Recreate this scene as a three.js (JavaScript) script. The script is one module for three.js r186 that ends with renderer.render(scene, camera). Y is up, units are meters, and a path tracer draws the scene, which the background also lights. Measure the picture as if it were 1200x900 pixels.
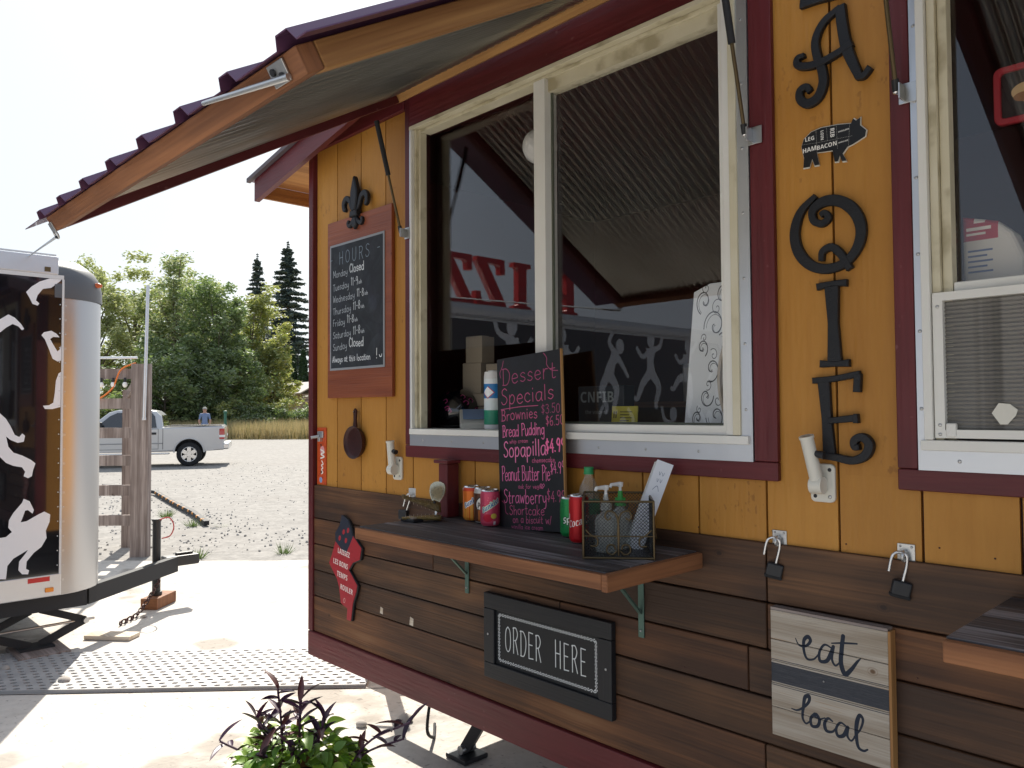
import * as THREE from 'three';
import { RoundedBoxGeometry } from 'three/addons/geometries/RoundedBoxGeometry.js';
import { TextGeometry } from 'three/addons/geometries/TextGeometry.js';
import { FontLoader } from 'three/addons/loaders/FontLoader.js';
import { MarchingCubes } from 'three/addons/objects/MarchingCubes.js';
import { mergeGeometries, toCreasedNormals } from 'three/addons/utils/BufferGeometryUtils.js';

// World: x runs along the cart's front wall (0 = its far corner), y up, z out of the wall. Metres.
const V3 = THREE.Vector3, PI = Math.PI;
const scene = new THREE.Scene();
const camera = new THREE.PerspectiveCamera(52.27, 4 / 3, 0.05, 900);
{
  const yaw = 0.8074, pitch = 0.0321, roll = -0.00655;
  const f = new V3(-Math.sin(yaw) * Math.cos(pitch), Math.sin(pitch), -Math.cos(yaw) * Math.cos(pitch));
  const r = new V3(Math.cos(yaw), 0, -Math.sin(yaw)), u = new V3().crossVectors(r, f);
  const X = r.clone().multiplyScalar(Math.cos(roll)).addScaledVector(u, Math.sin(roll));
  const Y = u.clone().multiplyScalar(Math.cos(roll)).addScaledVector(r, -Math.sin(roll));
  camera.quaternion.setFromRotationMatrix(new THREE.Matrix4().makeBasis(X, Y, f.clone().negate()));
  camera.position.set(3.26, 1.6, 1.85);
}
const renderer = new THREE.WebGLRenderer({ antialias: true });
renderer.toneMapping = THREE.LinearToneMapping;
renderer.toneMappingExposure = 1.78;
renderer.shadowMap.enabled = true;

const SUN = new V3(-0.87 * 0.743, 0.669, -0.49 * 0.743).normalize();
const sun = new THREE.DirectionalLight(new THREE.Color(1, 0.94, 0.84), 5);
sun.position.copy(SUN).multiplyScalar(60); sun.castShadow = true;
sun.shadow.mapSize.set(4096, 4096);
Object.assign(sun.shadow.camera, { left: -40, right: 40, top: 40, bottom: -40, near: 1, far: 160 });
scene.add(sun); scene.add(sun.target);

// ---------- seeded random and tileable noise
let rs = 20240611;
const rnd = () => { rs = (rs + 0x6d2b79f5) | 0; let t = Math.imul(rs ^ (rs >>> 15), 1 | rs); t = (t + Math.imul(t ^ (t >>> 7), 61 | t)) ^ t; return ((t ^ (t >>> 14)) >>> 0) / 4294967296; };
const rr = (a, b) => a + (b - a) * rnd();
const hash = (x, y, s) => { let h = Math.imul(x, 374761393) + Math.imul(y, 668265263) + Math.imul(s, 1274126177); h = Math.imul(h ^ (h >>> 13), 1274126177); return ((h ^ (h >>> 16)) >>> 0) / 4294967296; };
const sm = (t) => t * t * (3 - 2 * t), mix = (a, b, t) => a + (b - a) * t, cl = (x, a = 0, b = 1) => Math.min(b, Math.max(a, x));
const mod = (a, n) => ((a % n) + n) % n;
function vn(x, y, px, py, s) {
  const xi = Math.floor(x), yi = Math.floor(y), fx = sm(x - xi), fy = sm(y - yi);
  const x0 = mod(xi, px), x1 = mod(xi + 1, px), y0 = mod(yi, py), y1 = mod(yi + 1, py);
  return mix(mix(hash(x0, y0, s), hash(x1, y0, s), fx), mix(hash(x0, y1, s), hash(x1, y1, s), fx), fy);
}
function fbm(u, v, px, py, oct, s) { let a = 0.5, t = 0, n = 0; for (let i = 0; i < oct; i++) { t += a * vn(u * px, v * py, px, py, s + i * 17); n += a; a *= 0.5; px *= 2; py *= 2; } return t / n; }
const step = (e0, e1, x) => sm(cl((x - e0) / (e1 - e0)));

// ---------- the sky: bright thin haze, whiter towards the sun and the horizon
{
  const W = 512, H = 256, d = new Float32Array(W * H * 4);
  for (let j = 0; j < H; j++) for (let i = 0; i < W; i++) {
    const up = ((j + 0.5) / H - 0.5) * PI, az = ((i + 0.5) / W - 0.5) * 2 * PI;
    const x = Math.cos(az) * Math.cos(up), z = Math.sin(az) * Math.cos(up), y = Math.sin(up);
    const c = x * SUN.x + y * SUN.y + z * SUN.z, k = cl(y), h = Math.pow(1 - k, 3), g = Math.pow(cl(c), 6), g2 = Math.pow(cl(c), 60);
    const cloud = step(0.44, 0.72, fbm((i + 0.5) / W, (j + 0.5) / H, 6, 5, 5, 3)) * cl(y * 6) * 0.6;
    const s2 = Math.pow(0.5 + 0.5 * c, 2);   // the half of the sky round the sun is the brighter one
    let R = 0.19 + 0.20 * h + 0.22 * s2 + 0.20 * g + 0.9 * g2, G = 0.265 + 0.17 * h + 0.20 * s2 + 0.18 * g + 0.86 * g2, B = 0.395 + 0.10 * h + 0.15 * s2 + 0.13 * g + 0.76 * g2;
    R = mix(R, R + 0.20, cloud); G = mix(G, G + 0.16, cloud); B = mix(B, B + 0.10, cloud);
    if (y < 0) { R = G = 0.3; B = 0.3; }
    d.set([R, G, B, 1], (j * W + i) * 4);
  }
  const t = new THREE.DataTexture(d, W, H, THREE.RGBAFormat, THREE.FloatType);
  t.mapping = THREE.EquirectangularReflectionMapping; t.magFilter = THREE.LinearFilter; t.minFilter = THREE.LinearFilter; t.wrapS = THREE.RepeatWrapping; t.needsUpdate = true;
  scene.background = t; scene.environment = t;
}

// ---------- textures
function tex(w, h, fn, srgb = true, size = [1, 1]) {
  const d = new Uint8Array(w * h * 4);
  for (let j = 0; j < h; j++) for (let i = 0; i < w; i++) {
    const c = fn((i + 0.5) / w, (j + 0.5) / h), o = (j * w + i) * 4;
    if (typeof c === 'number') { d[o] = d[o + 1] = d[o + 2] = cl(c) * 255; } else { d[o] = cl(c[0]) * 255; d[o + 1] = cl(c[1]) * 255; d[o + 2] = cl(c[2]) * 255; }
    d[o + 3] = 255;
  }
  const t = new THREE.DataTexture(d, w, h, THREE.RGBAFormat);
  t.wrapS = t.wrapT = THREE.RepeatWrapping; t.magFilter = THREE.LinearFilter; t.minFilter = THREE.LinearMipmapLinearFilter; t.generateMipmaps = true;
  if (srgb) t.colorSpace = THREE.SRGBColorSpace;
  t.repeat.set(1 / size[0], 1 / size[1]); t.needsUpdate = true; return t;
}
const H3 = (h) => [((h >> 16) & 255) / 255, ((h >> 8) & 255) / 255, (h & 255) / 255];
const mix3 = (a, b, t) => [mix(a[0], b[0], t), mix(a[1], b[1], t), mix(a[2], b[2], t)];
// wood with the grain along u; covers 1.2 x 0.6 m
function woodTex(o) {
  const kn = o.knots ?? [], S = o.seed ?? 1, A = H3(o.a), B = H3(o.b), W = o.wear ? H3(o.wear) : null;
  const g = (u, v) => {
    let vv = v + 0.012 * (fbm(u, v, 3, 3, 3, S) - 0.5), k = 0, core = 0;
    for (const [ku, kv, r] of kn) {
      let du = u - ku, dv = v - kv; du -= Math.round(du); dv -= Math.round(dv);
      const D = Math.hypot(du * 2 * 0.7, dv) / r; k += Math.exp(-D * D * 0.6) * dv * 0.8; core = Math.max(core, 1 - step(0.35, 0.75, D) * 1.0); if (D < 2) core = Math.max(core, 0.35 * (1 - step(0.8, 1.6, D)) * (0.5 + 0.5 * Math.sin(D * 14)));
    }
    vv -= k;
    const c = fbm(u, mod(vv, 1), 2, 22, 4, S + 5), f = fbm(u, mod(vv, 1), 6, 150, 2, S + 9), p = fbm(u, v, 3, 3, 4, S + 21);
    return [c, f, p, core];
  };
  const cache = (u, v) => g(u, v);
  const map = tex(o.w ?? 1024, o.h ?? 512, (u, v) => {
    const [c, f, p, core] = cache(u, v);
    let t = cl(0.5 + (c - 0.5) * (o.contrast ?? 1.4) + (f - 0.5) * (o.fine ?? 0.5) + (p - 0.5) * (o.patch ?? 0.8));
    let col = mix3(B, A, t); col = mix3(col, H3(o.knot ?? 0x2a1a10), core * 0.75);
    if (W) { const wv = step(o.wearAt ?? 0.6, (o.wearAt ?? 0.6) + 0.14, 0.55 * p + 0.25 * f + 0.3 * c - 0.05); col = mix3(col, W, wv * (o.wearK ?? 0.7)); }
    return col;
  }, true, [1.2, 0.6]);
  const bump = tex(512, 512, (u, v) => { const [c, f, , core] = g(u, v); return 0.5 + (f - 0.5) * 0.9 + (c - 0.5) * 0.5 - core * 0.2; }, false, [1.2, 0.6]);
  return { map, bumpMap: bump };
}
const mat = (o) => new THREE.MeshPhysicalMaterial({ roughness: 0.7, ...o });
const lin = (r, g, b) => new THREE.Color().setRGB(r, g, b);
const woodMat = (o, tint, extra = {}) => { const t = o.map ? o : woodTex(o); return mat({ ...t, color: tint ?? lin(1, 1, 1), bumpScale: 0.0012, roughness: 0.75, ...extra }); };

function canvas(w, h, draw, o = {}) {
  const c = document.createElement('canvas'); c.width = w; c.height = h; const x = c.getContext('2d'); draw(x, w, h);
  const t = new THREE.CanvasTexture(c); t.colorSpace = THREE.SRGBColorSpace; t.magFilter = THREE.LinearFilter; t.anisotropy = 8; if (o.repeat) t.wrapS = t.wrapT = THREE.RepeatWrapping; return t;
}
// single-stroke hand lettering
const GL = {
  a: '4|3.6,3.4 2.6,4 .8,3.6 .2,1.8 1,.2 2.4,.3 3.5,1.8 3.6,3.8 3.5,1 4,0', b: '4|.3,7 .3,0|.3,2.4 1.6,3.9 3.2,3.2 3.4,1.4 2.4,.1 .9,.2 .3,1', c: '3.6|3.3,3.2 2.2,4 .8,3.4 .2,1.8 .9,.4 2.2,0 3.4,.7',
  d: '4|3.5,2.6 2.4,3.9 .9,3.5 .2,1.8 1,.2 2.4,.3 3.5,1.6|3.5,7 3.5,0', e: '3.8|.3,2 3.2,2.3 3,3.4 1.9,4 .7,3.3 .2,1.8 .9,.4 2.2,0 3.4,.7', f: '3|2.8,6.4 2,7 1.2,6.2 1.1,3 1.1,0|.1,3.8 2.4,4',
  g: '4|3.4,3.2 2.2,4 .8,3.4 .3,2 1,.6 2.4,.7 3.4,2|3.4,4 3.5,0 3,-2 1.6,-2.4 .5,-1.6', h: '4|.4,7 .4,0|.4,2.4 1.8,4 3.2,3.2 3.4,0', i: '1.4|.6,4 .6,0|.6,5.4 .7,5.8', k: '3.6|.4,7 .4,0|3.1,4 .5,1.9|.5,1.9 3.2,0', l: '1.4|.6,7 .6,0',
  m: '6|.3,4 .3,0|.3,2.6 1.5,4 2.6,3.2 2.7,0|2.7,2.6 3.9,4 5.2,3.2 5.4,0', n: '4|.4,4 .4,0|.4,2.6 1.8,4 3.1,3.2 3.4,0', o: '4|2,4 .6,3.4 .2,1.9 .8,.4 2,0 3.2,.5 3.6,2 3.1,3.5 2,4', p: '4|.4,4 .4,-2.6|.4,2.6 1.8,4 3.2,3.2 3.4,1.6 2.4,.2 1,.2 .4,1',
  r: '3|.4,4 .4,0|.4,2.4 1.3,3.8 2.6,3.8', s: '3.4|3,3.4 1.8,4 .6,3.2 1,2.3 2.6,1.7 3,.8 1.8,0 .3,.6', t: '3|1.3,6.2 1.2,1 1.8,0 2.8,.4|.1,4 2.6,4.1', u: '4|.4,4 .5,1 1.5,0 2.8,.7 3.4,2.4|3.4,4 3.5,0', v: '3.6|.2,4 1.7,0|1.7,0 3.3,4',
  w: '5|.2,4 1.2,0|1.2,0 2.4,3.2|2.4,3.2 3.6,0|3.6,0 4.8,4', y: '3.8|.3,4 .6,1.6 1.8,.8 3.2,2|3.4,4 3.3,0 2.6,-2.2 1.2,-2.2',
  A: '4.4|.2,0 2.2,7|2.2,7 4.2,0|.9,2.4 3.5,2.4', B: '4.4|.6,7 .6,0|0,6.8 2.4,7 3.5,5.8 2.6,4 .7,3.7|.7,3.7 3,3.5 4,1.9 2.8,.2 .1,0', C: '4.2|3.9,5.8 2.6,7 .9,6 .2,3.5 .9,1 2.4,0 4,1.1', D: '4.6|.6,7 .6,0|0,6.8 2.4,6.8 4.2,5 4.2,2.4 2.8,.2 .2,0', E: '3.8|.5,7 .5,0|.5,7 3.4,6.9|.5,3.7 2.9,3.7|.5,0 3.5,.1',
  F: '3.8|.5,7 .5,0|.5,7 3.4,6.9|.5,3.7 2.9,3.7', H: '4.2|.5,7 .5,0|3.7,7 3.7,0|.5,3.7 3.7,3.7', I: '1.4|.7,7 .7,0', J: '3|2.4,7 2.3,1.4 1.4,0 .3,1', L: '3.6|.5,7 .5,0|.5,0 3.2,.1', M: '5.4|.5,0 .7,7|.7,7 2.7,2|2.7,2 4.7,7|4.7,7 4.9,0', N: '4.4|.5,0 .5,7|.5,7 3.8,0|3.8,0 3.8,7',
  O: '4.6|2.3,7 .8,6 .3,3.5 .8,1 2.3,0 3.8,1 4.3,3.5 3.8,6 2.3,7', P: '4|.6,7 .6,0|0,6.7 2.4,7 3.8,5.6 2.9,3.8 .7,3.3', R: '4.2|.6,7 .6,0|.2,6.8 2.4,7 3.6,5.5 2.6,3.8 .7,3.5|2,3.6 3.9,0', S: '4|3.6,6.2 2.2,7 .7,6 1,4.4 2.8,3.3 3.6,1.8 2.6,.2 1,.1 .2,1.2', T: '4|2,7 2,0|.1,6.9 3.9,7', U: '4.2|.5,7 .5,1.8 2.1,0 3.7,1.8 3.7,7', W: '5.6|.2,7 1.5,0|1.5,0 2.8,5|2.8,5 4.1,0|4.1,0 5.4,7', Z: '4|.3,7 3.7,7|3.7,7 .3,0|.3,0 3.8,0',
  0: '4|2,7 .6,5.8 .3,3.5 .7,1 2,0 3.3,1 3.7,3.5 3.3,6 2,7', 1: '2|.3,5.8 1.1,7|1.1,7 1.1,0', 3: '3.6|.4,6.4 2,7 3.2,5.6 1.5,3.8|1.5,3.8 3.3,3 3.2,.9 1.6,0 .2,.8', 4: '3.8|2.7,7 .2,2.4|.2,2.4 3.7,2.4|2.8,4.6 2.8,0', 5: '3.8|3.3,7 .8,7|.8,7 .6,4.1|.6,4.1 2.6,4.2 3.4,2.2 2.2,.1 .2,.7', 6: '3.8|3,6.8 1.2,5.4 .3,2.4 1.2,.2 2.8,.3 3.4,1.8 2.5,3.4 .8,2.6', 8: '3.8|1.9,3.7 .6,5.3 1.9,7 3.2,5.4 1.9,3.7 .3,1.8 1.9,0 3.5,1.8 1.9,3.7', 9: '3.8|3.3,5 2,3.5 .5,5 1.6,7 3.2,6.2 3.2,3 2.6,0',
  $: '3.6|3.2,5.8 1.8,6.4 .5,5.2 1.8,3.6 3,2.4 1.8,.8 .3,1.4|1.8,7.6 1.8,-.6', '-': '2.6|.4,3.3 2.3,3.4', '.': '1.2|.5,.2 .6,0', '!': '1.6|.8,7 .7,2.2|.7,.4 .8,0', '/': '2.6|.2,-.6 2.4,7', '&': '4.4|4,0 1,5.2 1.6,6.8 2.7,5.6 .4,2 1.2,.1 2.8,.6 3.8,2.8', ' ': '2.6',
};
function curve(x, P) {
  x.beginPath(); x.moveTo(P[0][0], P[0][1]);
  if (P.length === 2) x.lineTo(P[1][0], P[1][1]);
  else for (let i = 0; i < P.length - 1; i++) {
    const a = P[Math.max(0, i - 1)], b = P[i], c = P[i + 1], d = P[Math.min(P.length - 1, i + 2)];
    x.bezierCurveTo(b[0] + (c[0] - a[0]) / 6, b[1] + (c[1] - a[1]) / 6, c[0] - (d[0] - b[0]) / 6, c[1] - (d[1] - b[1]) / 6, c[0], c[1]);
  }
  x.stroke();
}
function hand(x, s, X, Y, size, color, lw, o = {}) {
  const k = size / 7, kx = k * (o.wide ?? 1); x.strokeStyle = color; x.lineWidth = lw; x.lineCap = x.lineJoin = 'round';
  let cx = X;
  if (o.center) { let w = 0; for (const ch of s) w += (parseFloat((GL[ch] ?? GL[' ']).split('|')[0]) + (o.gap ?? 0.9)) * kx; cx = X - w / 2; }
  for (const ch of s) {
    const [w, ...st] = (GL[ch] ?? GL[' ']).split('|'), j = (o.jit ?? 0.35) * k, oy = (rnd() - 0.5) * j * 2, sc = 1 + (rnd() - 0.5) * (o.jit ?? 0.35) * 0.25;
    for (const q of st) curve(x, q.trim().split(/\s+/).map((p) => { const [a, b] = p.split(',').map(Number); return [cx + (a * kx + (o.slant ?? 0) * b * k) * sc + (rnd() - 0.5) * j * 0.4, Y - b * k * sc + oy + (cx - X) * (o.rise ?? 0) + (rnd() - 0.5) * j * 0.4]; }));
    cx += (parseFloat(w) + (o.gap ?? 0.9)) * kx * sc;
  }
  return cx;
}

// ---------- geometry helpers
const box = (w, h, d, x = 0, y = 0, z = 0) => new THREE.BoxGeometry(w, h, d).translate(x, y, z);
const ext = (x0, x1, y0, y1, z0, z1) => box(x1 - x0, y1 - y0, z1 - z0, (x0 + x1) / 2, (y0 + y1) / 2, (z0 + z1) / 2);
const rbox = (w, h, d, x = 0, y = 0, z = 0, r = 0.003, seg = 1) => new RoundedBoxGeometry(w, h, d, seg, r).translate(x, y, z);
const rext = (x0, x1, y0, y1, z0, z1, r = 0.003) => rbox(x1 - x0, y1 - y0, z1 - z0, (x0 + x1) / 2, (y0 + y1) / 2, (z0 + z1) / 2, r);
const cyl = (r0, r1, h, x = 0, y = 0, z = 0, n = 16) => new THREE.CylinderGeometry(r0, r1, h, n).translate(x, y, z);
const tube = (pts, r, n = 6, seg) => new THREE.TubeGeometry(new THREE.CatmullRomCurve3(pts.map((p) => new V3(...p))), seg ?? Math.max(4, pts.length * 4), r, n);
const rod = (a, b, r0, r1 = r0, n = 10) => { const A = new V3(...a), B = new V3(...b), d = B.clone().sub(A), g = new THREE.CylinderGeometry(r1, r0, d.length(), n); g.applyQuaternion(new THREE.Quaternion().setFromUnitVectors(new V3(0, 1, 0), d.normalize())); const m = A.add(B).multiplyScalar(0.5); return g.translate(m.x, m.y, m.z); };
const beam = (a, b, w, h, up = [0, 1, 0]) => { const A = new V3(...a), B = new V3(...b), d = B.clone().sub(A), L = d.length(), X = d.normalize(), Zv = new V3().crossVectors(X, new V3(...up)).normalize(), Yv = new V3().crossVectors(Zv, X); const g = new THREE.BoxGeometry(L, h, w); g.applyMatrix4(new THREE.Matrix4().makeBasis(X, Yv, Zv)); const m = A.add(B).multiplyScalar(0.5); return g.translate(m.x, m.y, m.z); };
const merge = (l) => mergeGeometries(l.map((g) => { const q = g.index ? g.toNonIndexed() : g; for (const k of Object.keys(q.attributes)) if (!['position', 'normal', 'uv'].includes(k)) q.deleteAttribute(k); if (!q.attributes.uv) q.setAttribute('uv', new THREE.BufferAttribute(new Float32Array(q.attributes.position.count * 2), 2)); return q; }));
// uv in metres by the way each face points, grain axis g (0 x, 1 y, 2 z), at a random place of the texture
function bp(geo, g = 0, off) {
  const q = geo.index ? geo.toNonIndexed() : geo, p = q.attributes.position, n = q.attributes.normal, uv = new Float32Array(p.count * 2), o = off ?? [rnd() * 3, rnd() * 3];
  for (let i = 0; i < p.count; i += 3) {
    const N = [0, 1, 2].map((c) => Math.abs(n.getComponent(i, c) + n.getComponent(i + 1, c) + n.getComponent(i + 2, c)));
    const ax = N[0] > N[1] && N[0] > N[2] ? 0 : N[1] > N[2] ? 1 : 2, ot = [0, 1, 2].filter((c) => c !== ax), a = ot.includes(g) ? g : ot[0], b = ot.find((c) => c !== a);
    for (let k = 0; k < 3; k++) { uv[(i + k) * 2] = p.getComponent(i + k, a) + o[0]; uv[(i + k) * 2 + 1] = p.getComponent(i + k, b) + o[1]; }
  }
  q.setAttribute('uv', new THREE.BufferAttribute(uv, 2)); return q;
}
// uv 0..1 over the front rectangle x0..x1, y0..y1
function faceUV(geo, x0, x1, y0, y1, ax = 0, ay = 1) { const p = geo.attributes.position, uv = new Float32Array(p.count * 2); for (let i = 0; i < p.count; i++) { uv[i * 2] = (p.getComponent(i, ax) - x0) / (x1 - x0); uv[i * 2 + 1] = (p.getComponent(i, ay) - y0) / (y1 - y0); } geo.setAttribute('uv', new THREE.BufferAttribute(uv, 2)); return geo; }
const latheV = (g, h) => { const p = g.attributes.position, u = g.attributes.uv; for (let i = 0; i < p.count; i++) u.setY(i, p.getY(i) / h); return g; };
const poly = (pts) => new THREE.Shape(pts.map((p) => new THREE.Vector2(p[0], p[1])));
const extr = (shape, depth, bev = 0.001, o = {}) => new THREE.ExtrudeGeometry(shape, { depth, bevelEnabled: bev > 0, bevelThickness: bev, bevelSize: bev, bevelOffset: -bev, bevelSegments: 1, curveSegments: 8, ...o });
// a brush stroke of varying width along a smooth line, as an outline
function stroke(pts, widths, n = 28) {
  const c = new THREE.CatmullRomCurve3(pts.map((p) => new V3(p[0], p[1], 0)), false, 'centripetal'), L = [], R = [], wa = Array.isArray(widths) ? widths : [widths, widths];
  for (let i = 0; i <= n; i++) { const t = i / n, p = c.getPoint(t), d = c.getTangent(t), q = t * (wa.length - 1), k = Math.min(wa.length - 2, Math.floor(q)), w = mix(wa[k], wa[k + 1], q - k) / 2; L.push([p.x - d.y * w, p.y + d.x * w]); R.unshift([p.x + d.y * w, p.y - d.x * w]); }
  return poly([...L, ...R]);
}

// ---------- things and parts
const used = new Map(), origin = new Map();
const numbered = (n) => { const k = used.get(n) ?? 0; used.set(n, k + 1); return k ? n + '_' + String(k).padStart(3, '0') : n; };
function tag(o, label, category, group, kind) { if (label) o.userData.label = label; if (category) o.userData.category = category; if (group) o.userData.group = group; if (kind) o.userData.kind = kind; return o; }
// a Group at the thing's base; its parts are given in world coordinates
function thing(name, label, category, p = [0, 0, 0], group) { const o = new THREE.Group(); o.name = numbered(name); scene.add(o); o.position.set(...p); origin.set(o, p); return tag(o, label, category, group); }
// a Group whose parts are given in its own coordinates
function local(name, label, category, p = [0, 0, 0], turn = 0, group) { const o = thing(name, label, category, p, group); origin.set(o, [0, 0, 0]); o.rotation.y = turn; return o; }
function part(name, geo, m, parent) { const o = origin.get(parent); if (o[0] || o[1] || o[2]) geo.translate(-o[0], -o[1], -o[2]); const x = new THREE.Mesh(geo, m); x.name = name; x.castShadow = x.receiveShadow = true; parent.add(x); origin.set(x, o); return x; }
function struct(name, geo, m) { const x = new THREE.Mesh(geo, m); x.name = numbered(name); x.castShadow = x.receiveShadow = true; scene.add(x); x.userData.kind = 'structure'; origin.set(x, [0, 0, 0]); return x; }
function single(name, geo, m, label, category, p = [0, 0, 0], group) { geo.translate(-p[0], -p[1], -p[2]); const x = new THREE.Mesh(geo, m); x.name = numbered(name); x.position.set(...p); x.castShadow = x.receiveShadow = true; scene.add(x); origin.set(x, p); return tag(x, label, category, group); }

// ---------- materials
const M = {};
const PAN = { w: 512, h: 512 };
M.yellow = (() => {
  const map = tex(1024, 1024, (u, v) => {
    const g = fbm(u, v, 4, 60, 3, 31), p = fbm(u, v, 3, 3, 4, 7), f = fbm(u, v, 18, 130, 2, 9), sp = fbm(u, v, 60, 110, 3, 77), sc = fbm(u, v, 9, 9, 4, 55);
    let c = mix3(H3(0xae752a), H3(0xc28a3a), cl(0.5 + (p - 0.5) * 1.1 + (g - 0.5) * 0.35 + (f - 0.5) * 0.25));
    const dirt = step(0.64, 0.78, sp) * step(0.55, 0.72, sc); c = mix3(c, H3(0x6b4118), dirt * 0.32);
    return c;
  }, true, [1.1, 1.1]);
  const bump = tex(1024, 1024, (u, v) => 0.5 + (fbm(u, v, 12, 150, 3, 9) - 0.5) * 0.8 + (fbm(u, v, 40, 40, 3, 19) - 0.5) * 0.7, false, [1.1, 1.1]);
  return mat({ map, bumpMap: bump, bumpScale: 0.0016, roughness: 0.62 });
})();
M.yellows = [lin(1, 1, 1), lin(0.90, 0.89, 0.87), lin(0.96, 0.97, 1.0)].map((c) => { const m = M.yellow.clone(); m.color.copy(c); return m; });
M.maroon = (() => {
  const map = tex(512, 512, (u, v) => { const p = fbm(u, v, 3, 3, 4, 71), s = fbm(u, v, 40, 60, 2, 72), k = fbm(u, v, 6, 6, 3, 73); return mix3(mix3(H3(0x52161a), H3(0x6c2328), cl(0.5 + (p - 0.5) * 1.2 + (fbm(u, v, 2, 50, 3, 78) - 0.5) * 0.7)), H3(0x8a6a68), step(0.80, 0.9, s) * step(0.56, 0.66, k) * 0.5); }, true, [0.9, 0.9]);
  const bump = tex(512, 512, (u, v) => fbm(u, v, 8, 100, 3, 75), false, [0.9, 0.9]);
  return mat({ map, bumpMap: bump, bumpScale: 0.0014, roughness: 0.52 });
})();
const wBrown = woodTex({ a: 0x875f3d, b: 0x4e3624, seed: 41, knots: [[0.2, 0.3, 0.016], [0.66, 0.72, 0.022], [0.83, 0.18, 0.014], [0.42, 0.55, 0.018]], contrast: 1.2, fine: 0.6, patch: 1.8, wear: 0xa58a6c, wearAt: 0.64, wearK: 0.4 });
const wBrown2 = woodTex({ a: 0x785233, b: 0x442d1e, seed: 97, knots: [[0.35, 0.2, 0.02], [0.8, 0.6, 0.016], [0.1, 0.75, 0.013]], contrast: 1.3, fine: 0.6, patch: 1.7, wear: 0x9a7a58, wearAt: 0.64, wearK: 0.4 });
M.brown = [woodMat(wBrown, lin(0.66, 0.64, 0.63), { roughness: 0.66 }), woodMat(wBrown, lin(0.52, 0.49, 0.47), { roughness: 0.66 }), woodMat(wBrown2, lin(0.70, 0.69, 0.69), { roughness: 0.64 }), woodMat(wBrown2, lin(0.86, 0.78, 0.72), { roughness: 0.68 })];
M.shelf = woodMat({ a: 0x5a5658, b: 0x353133, seed: 12, contrast: 1.6, fine: 1.0, patch: 0.9, wear: 0xa9a6ab, wearAt: 0.52, wearK: 0.6, knots: [[0.3, 0.4, 0.02]] }, null, { roughness: 0.62, bumpScale: 0.002 });  // pale streaks: worn grain, plus a sky sheen painted into the colour
M.fir = woodMat({ a: 0xb58851, b: 0x855a33, seed: 61, contrast: 1.3, fine: 0.5, patch: 0.7, knots: [[0.25, 0.3, 0.02], [0.7, 0.65, 0.026]], knot: 0x4a2812 });
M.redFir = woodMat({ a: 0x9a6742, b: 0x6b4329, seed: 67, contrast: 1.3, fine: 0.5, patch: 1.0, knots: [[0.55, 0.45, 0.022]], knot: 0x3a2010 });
M.redwood = woodMat({ a: 0x9c5632, b: 0x783a20, seed: 88, contrast: 0.9, fine: 0.4, patch: 0.8, knots: [[0.18, 0.25, 0.014], [0.4, 0.7, 0.012], [0.72, 0.33, 0.016], [0.9, 0.8, 0.012]], knot: 0x5a2815 }, null, { roughness: 0.5 });
M.grey = woodMat({ a: 0xaa9e98, b: 0x736660, seed: 23, contrast: 1.4, fine: 0.8, patch: 0.8, knots: [[0.3, 0.6, 0.02], [0.75, 0.3, 0.024]] }, null, { roughness: 0.9 });
M.pale = woodMat({ a: 0xd8cdbc, b: 0xab9a84, seed: 29, contrast: 1.3, fine: 0.6, patch: 0.9, wear: 0xa06e42, wearAt: 0.70, wearK: 0.6, knots: [[0.2, 0.5, 0.016], [0.62, 0.3, 0.02], [0.88, 0.75, 0.018]], knot: 0x6a4a30 }, null, { roughness: 0.85 });
M.vinyl = mat({ map: tex(256, 256, (u, v) => mix3(H3(0xe0ded6), H3(0xecebe5), fbm(u, v, 4, 4, 4, 5)), true, [0.5, 0.5]), roughness: 0.4 });
M.yellowed = mat({ map: tex(512, 512, (u, v) => mix3(mix3(H3(0xcbc2a4), H3(0xdfd8c2), fbm(u, v, 4, 4, 4, 5)), H3(0x7a6c4c), step(0.52, 0.8, fbm(u, v, 5, 5, 5, 66)) * 0.4), true, [0.4, 0.4]), roughness: 0.5 });
M.alu = mat({ color: lin(0.62, 0.64, 0.67), metalness: 0.85, roughness: 0.38, bumpMap: tex(256, 256, (u, v) => fbm(u, v, 6, 6, 4, 8), false, [0.3, 0.3]), bumpScale: 0.0006 });
M.brushed = mat({ color: lin(0.45, 0.45, 0.46), metalness: 1, roughness: 0.34, bumpMap: tex(256, 256, (u, v) => fbm(u, v, 3, 3, 3, 18), false, [0.8, 0.8]), bumpScale: 0.0008 });
M.galv = mat({ map: tex(512, 512, (u, v) => mix3(H3(0xa9a79d), H3(0xd2d0c8), fbm(u, v, 5, 5, 5, 81)), true, [0.8, 0.8]), metalness: 0.9, roughness: 0.28 });
M.purple = mat({ color: lin(0.11, 0.047, 0.105), roughness: 0.35, metalness: 0.15, clearcoat: 0.3 });
M.zinc = mat({ color: lin(0.55, 0.56, 0.56), metalness: 0.9, roughness: 0.35 });
M.steel = mat({ color: lin(0.7, 0.7, 0.7), metalness: 1, roughness: 0.25 });
M.black = mat({ color: lin(0.012, 0.013, 0.016), roughness: 0.45 });
M.blackRough = mat({ color: lin(0.018, 0.019, 0.022), roughness: 0.75 });
M.iron = mat({ color: lin(0.012, 0.013, 0.016), roughness: 0.55, metalness: 0.2, bumpMap: tex(256, 256, (u, v) => fbm(u, v, 30, 30, 3, 44), false, [0.1, 0.1]), bumpScale: 0.0008 });
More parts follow.
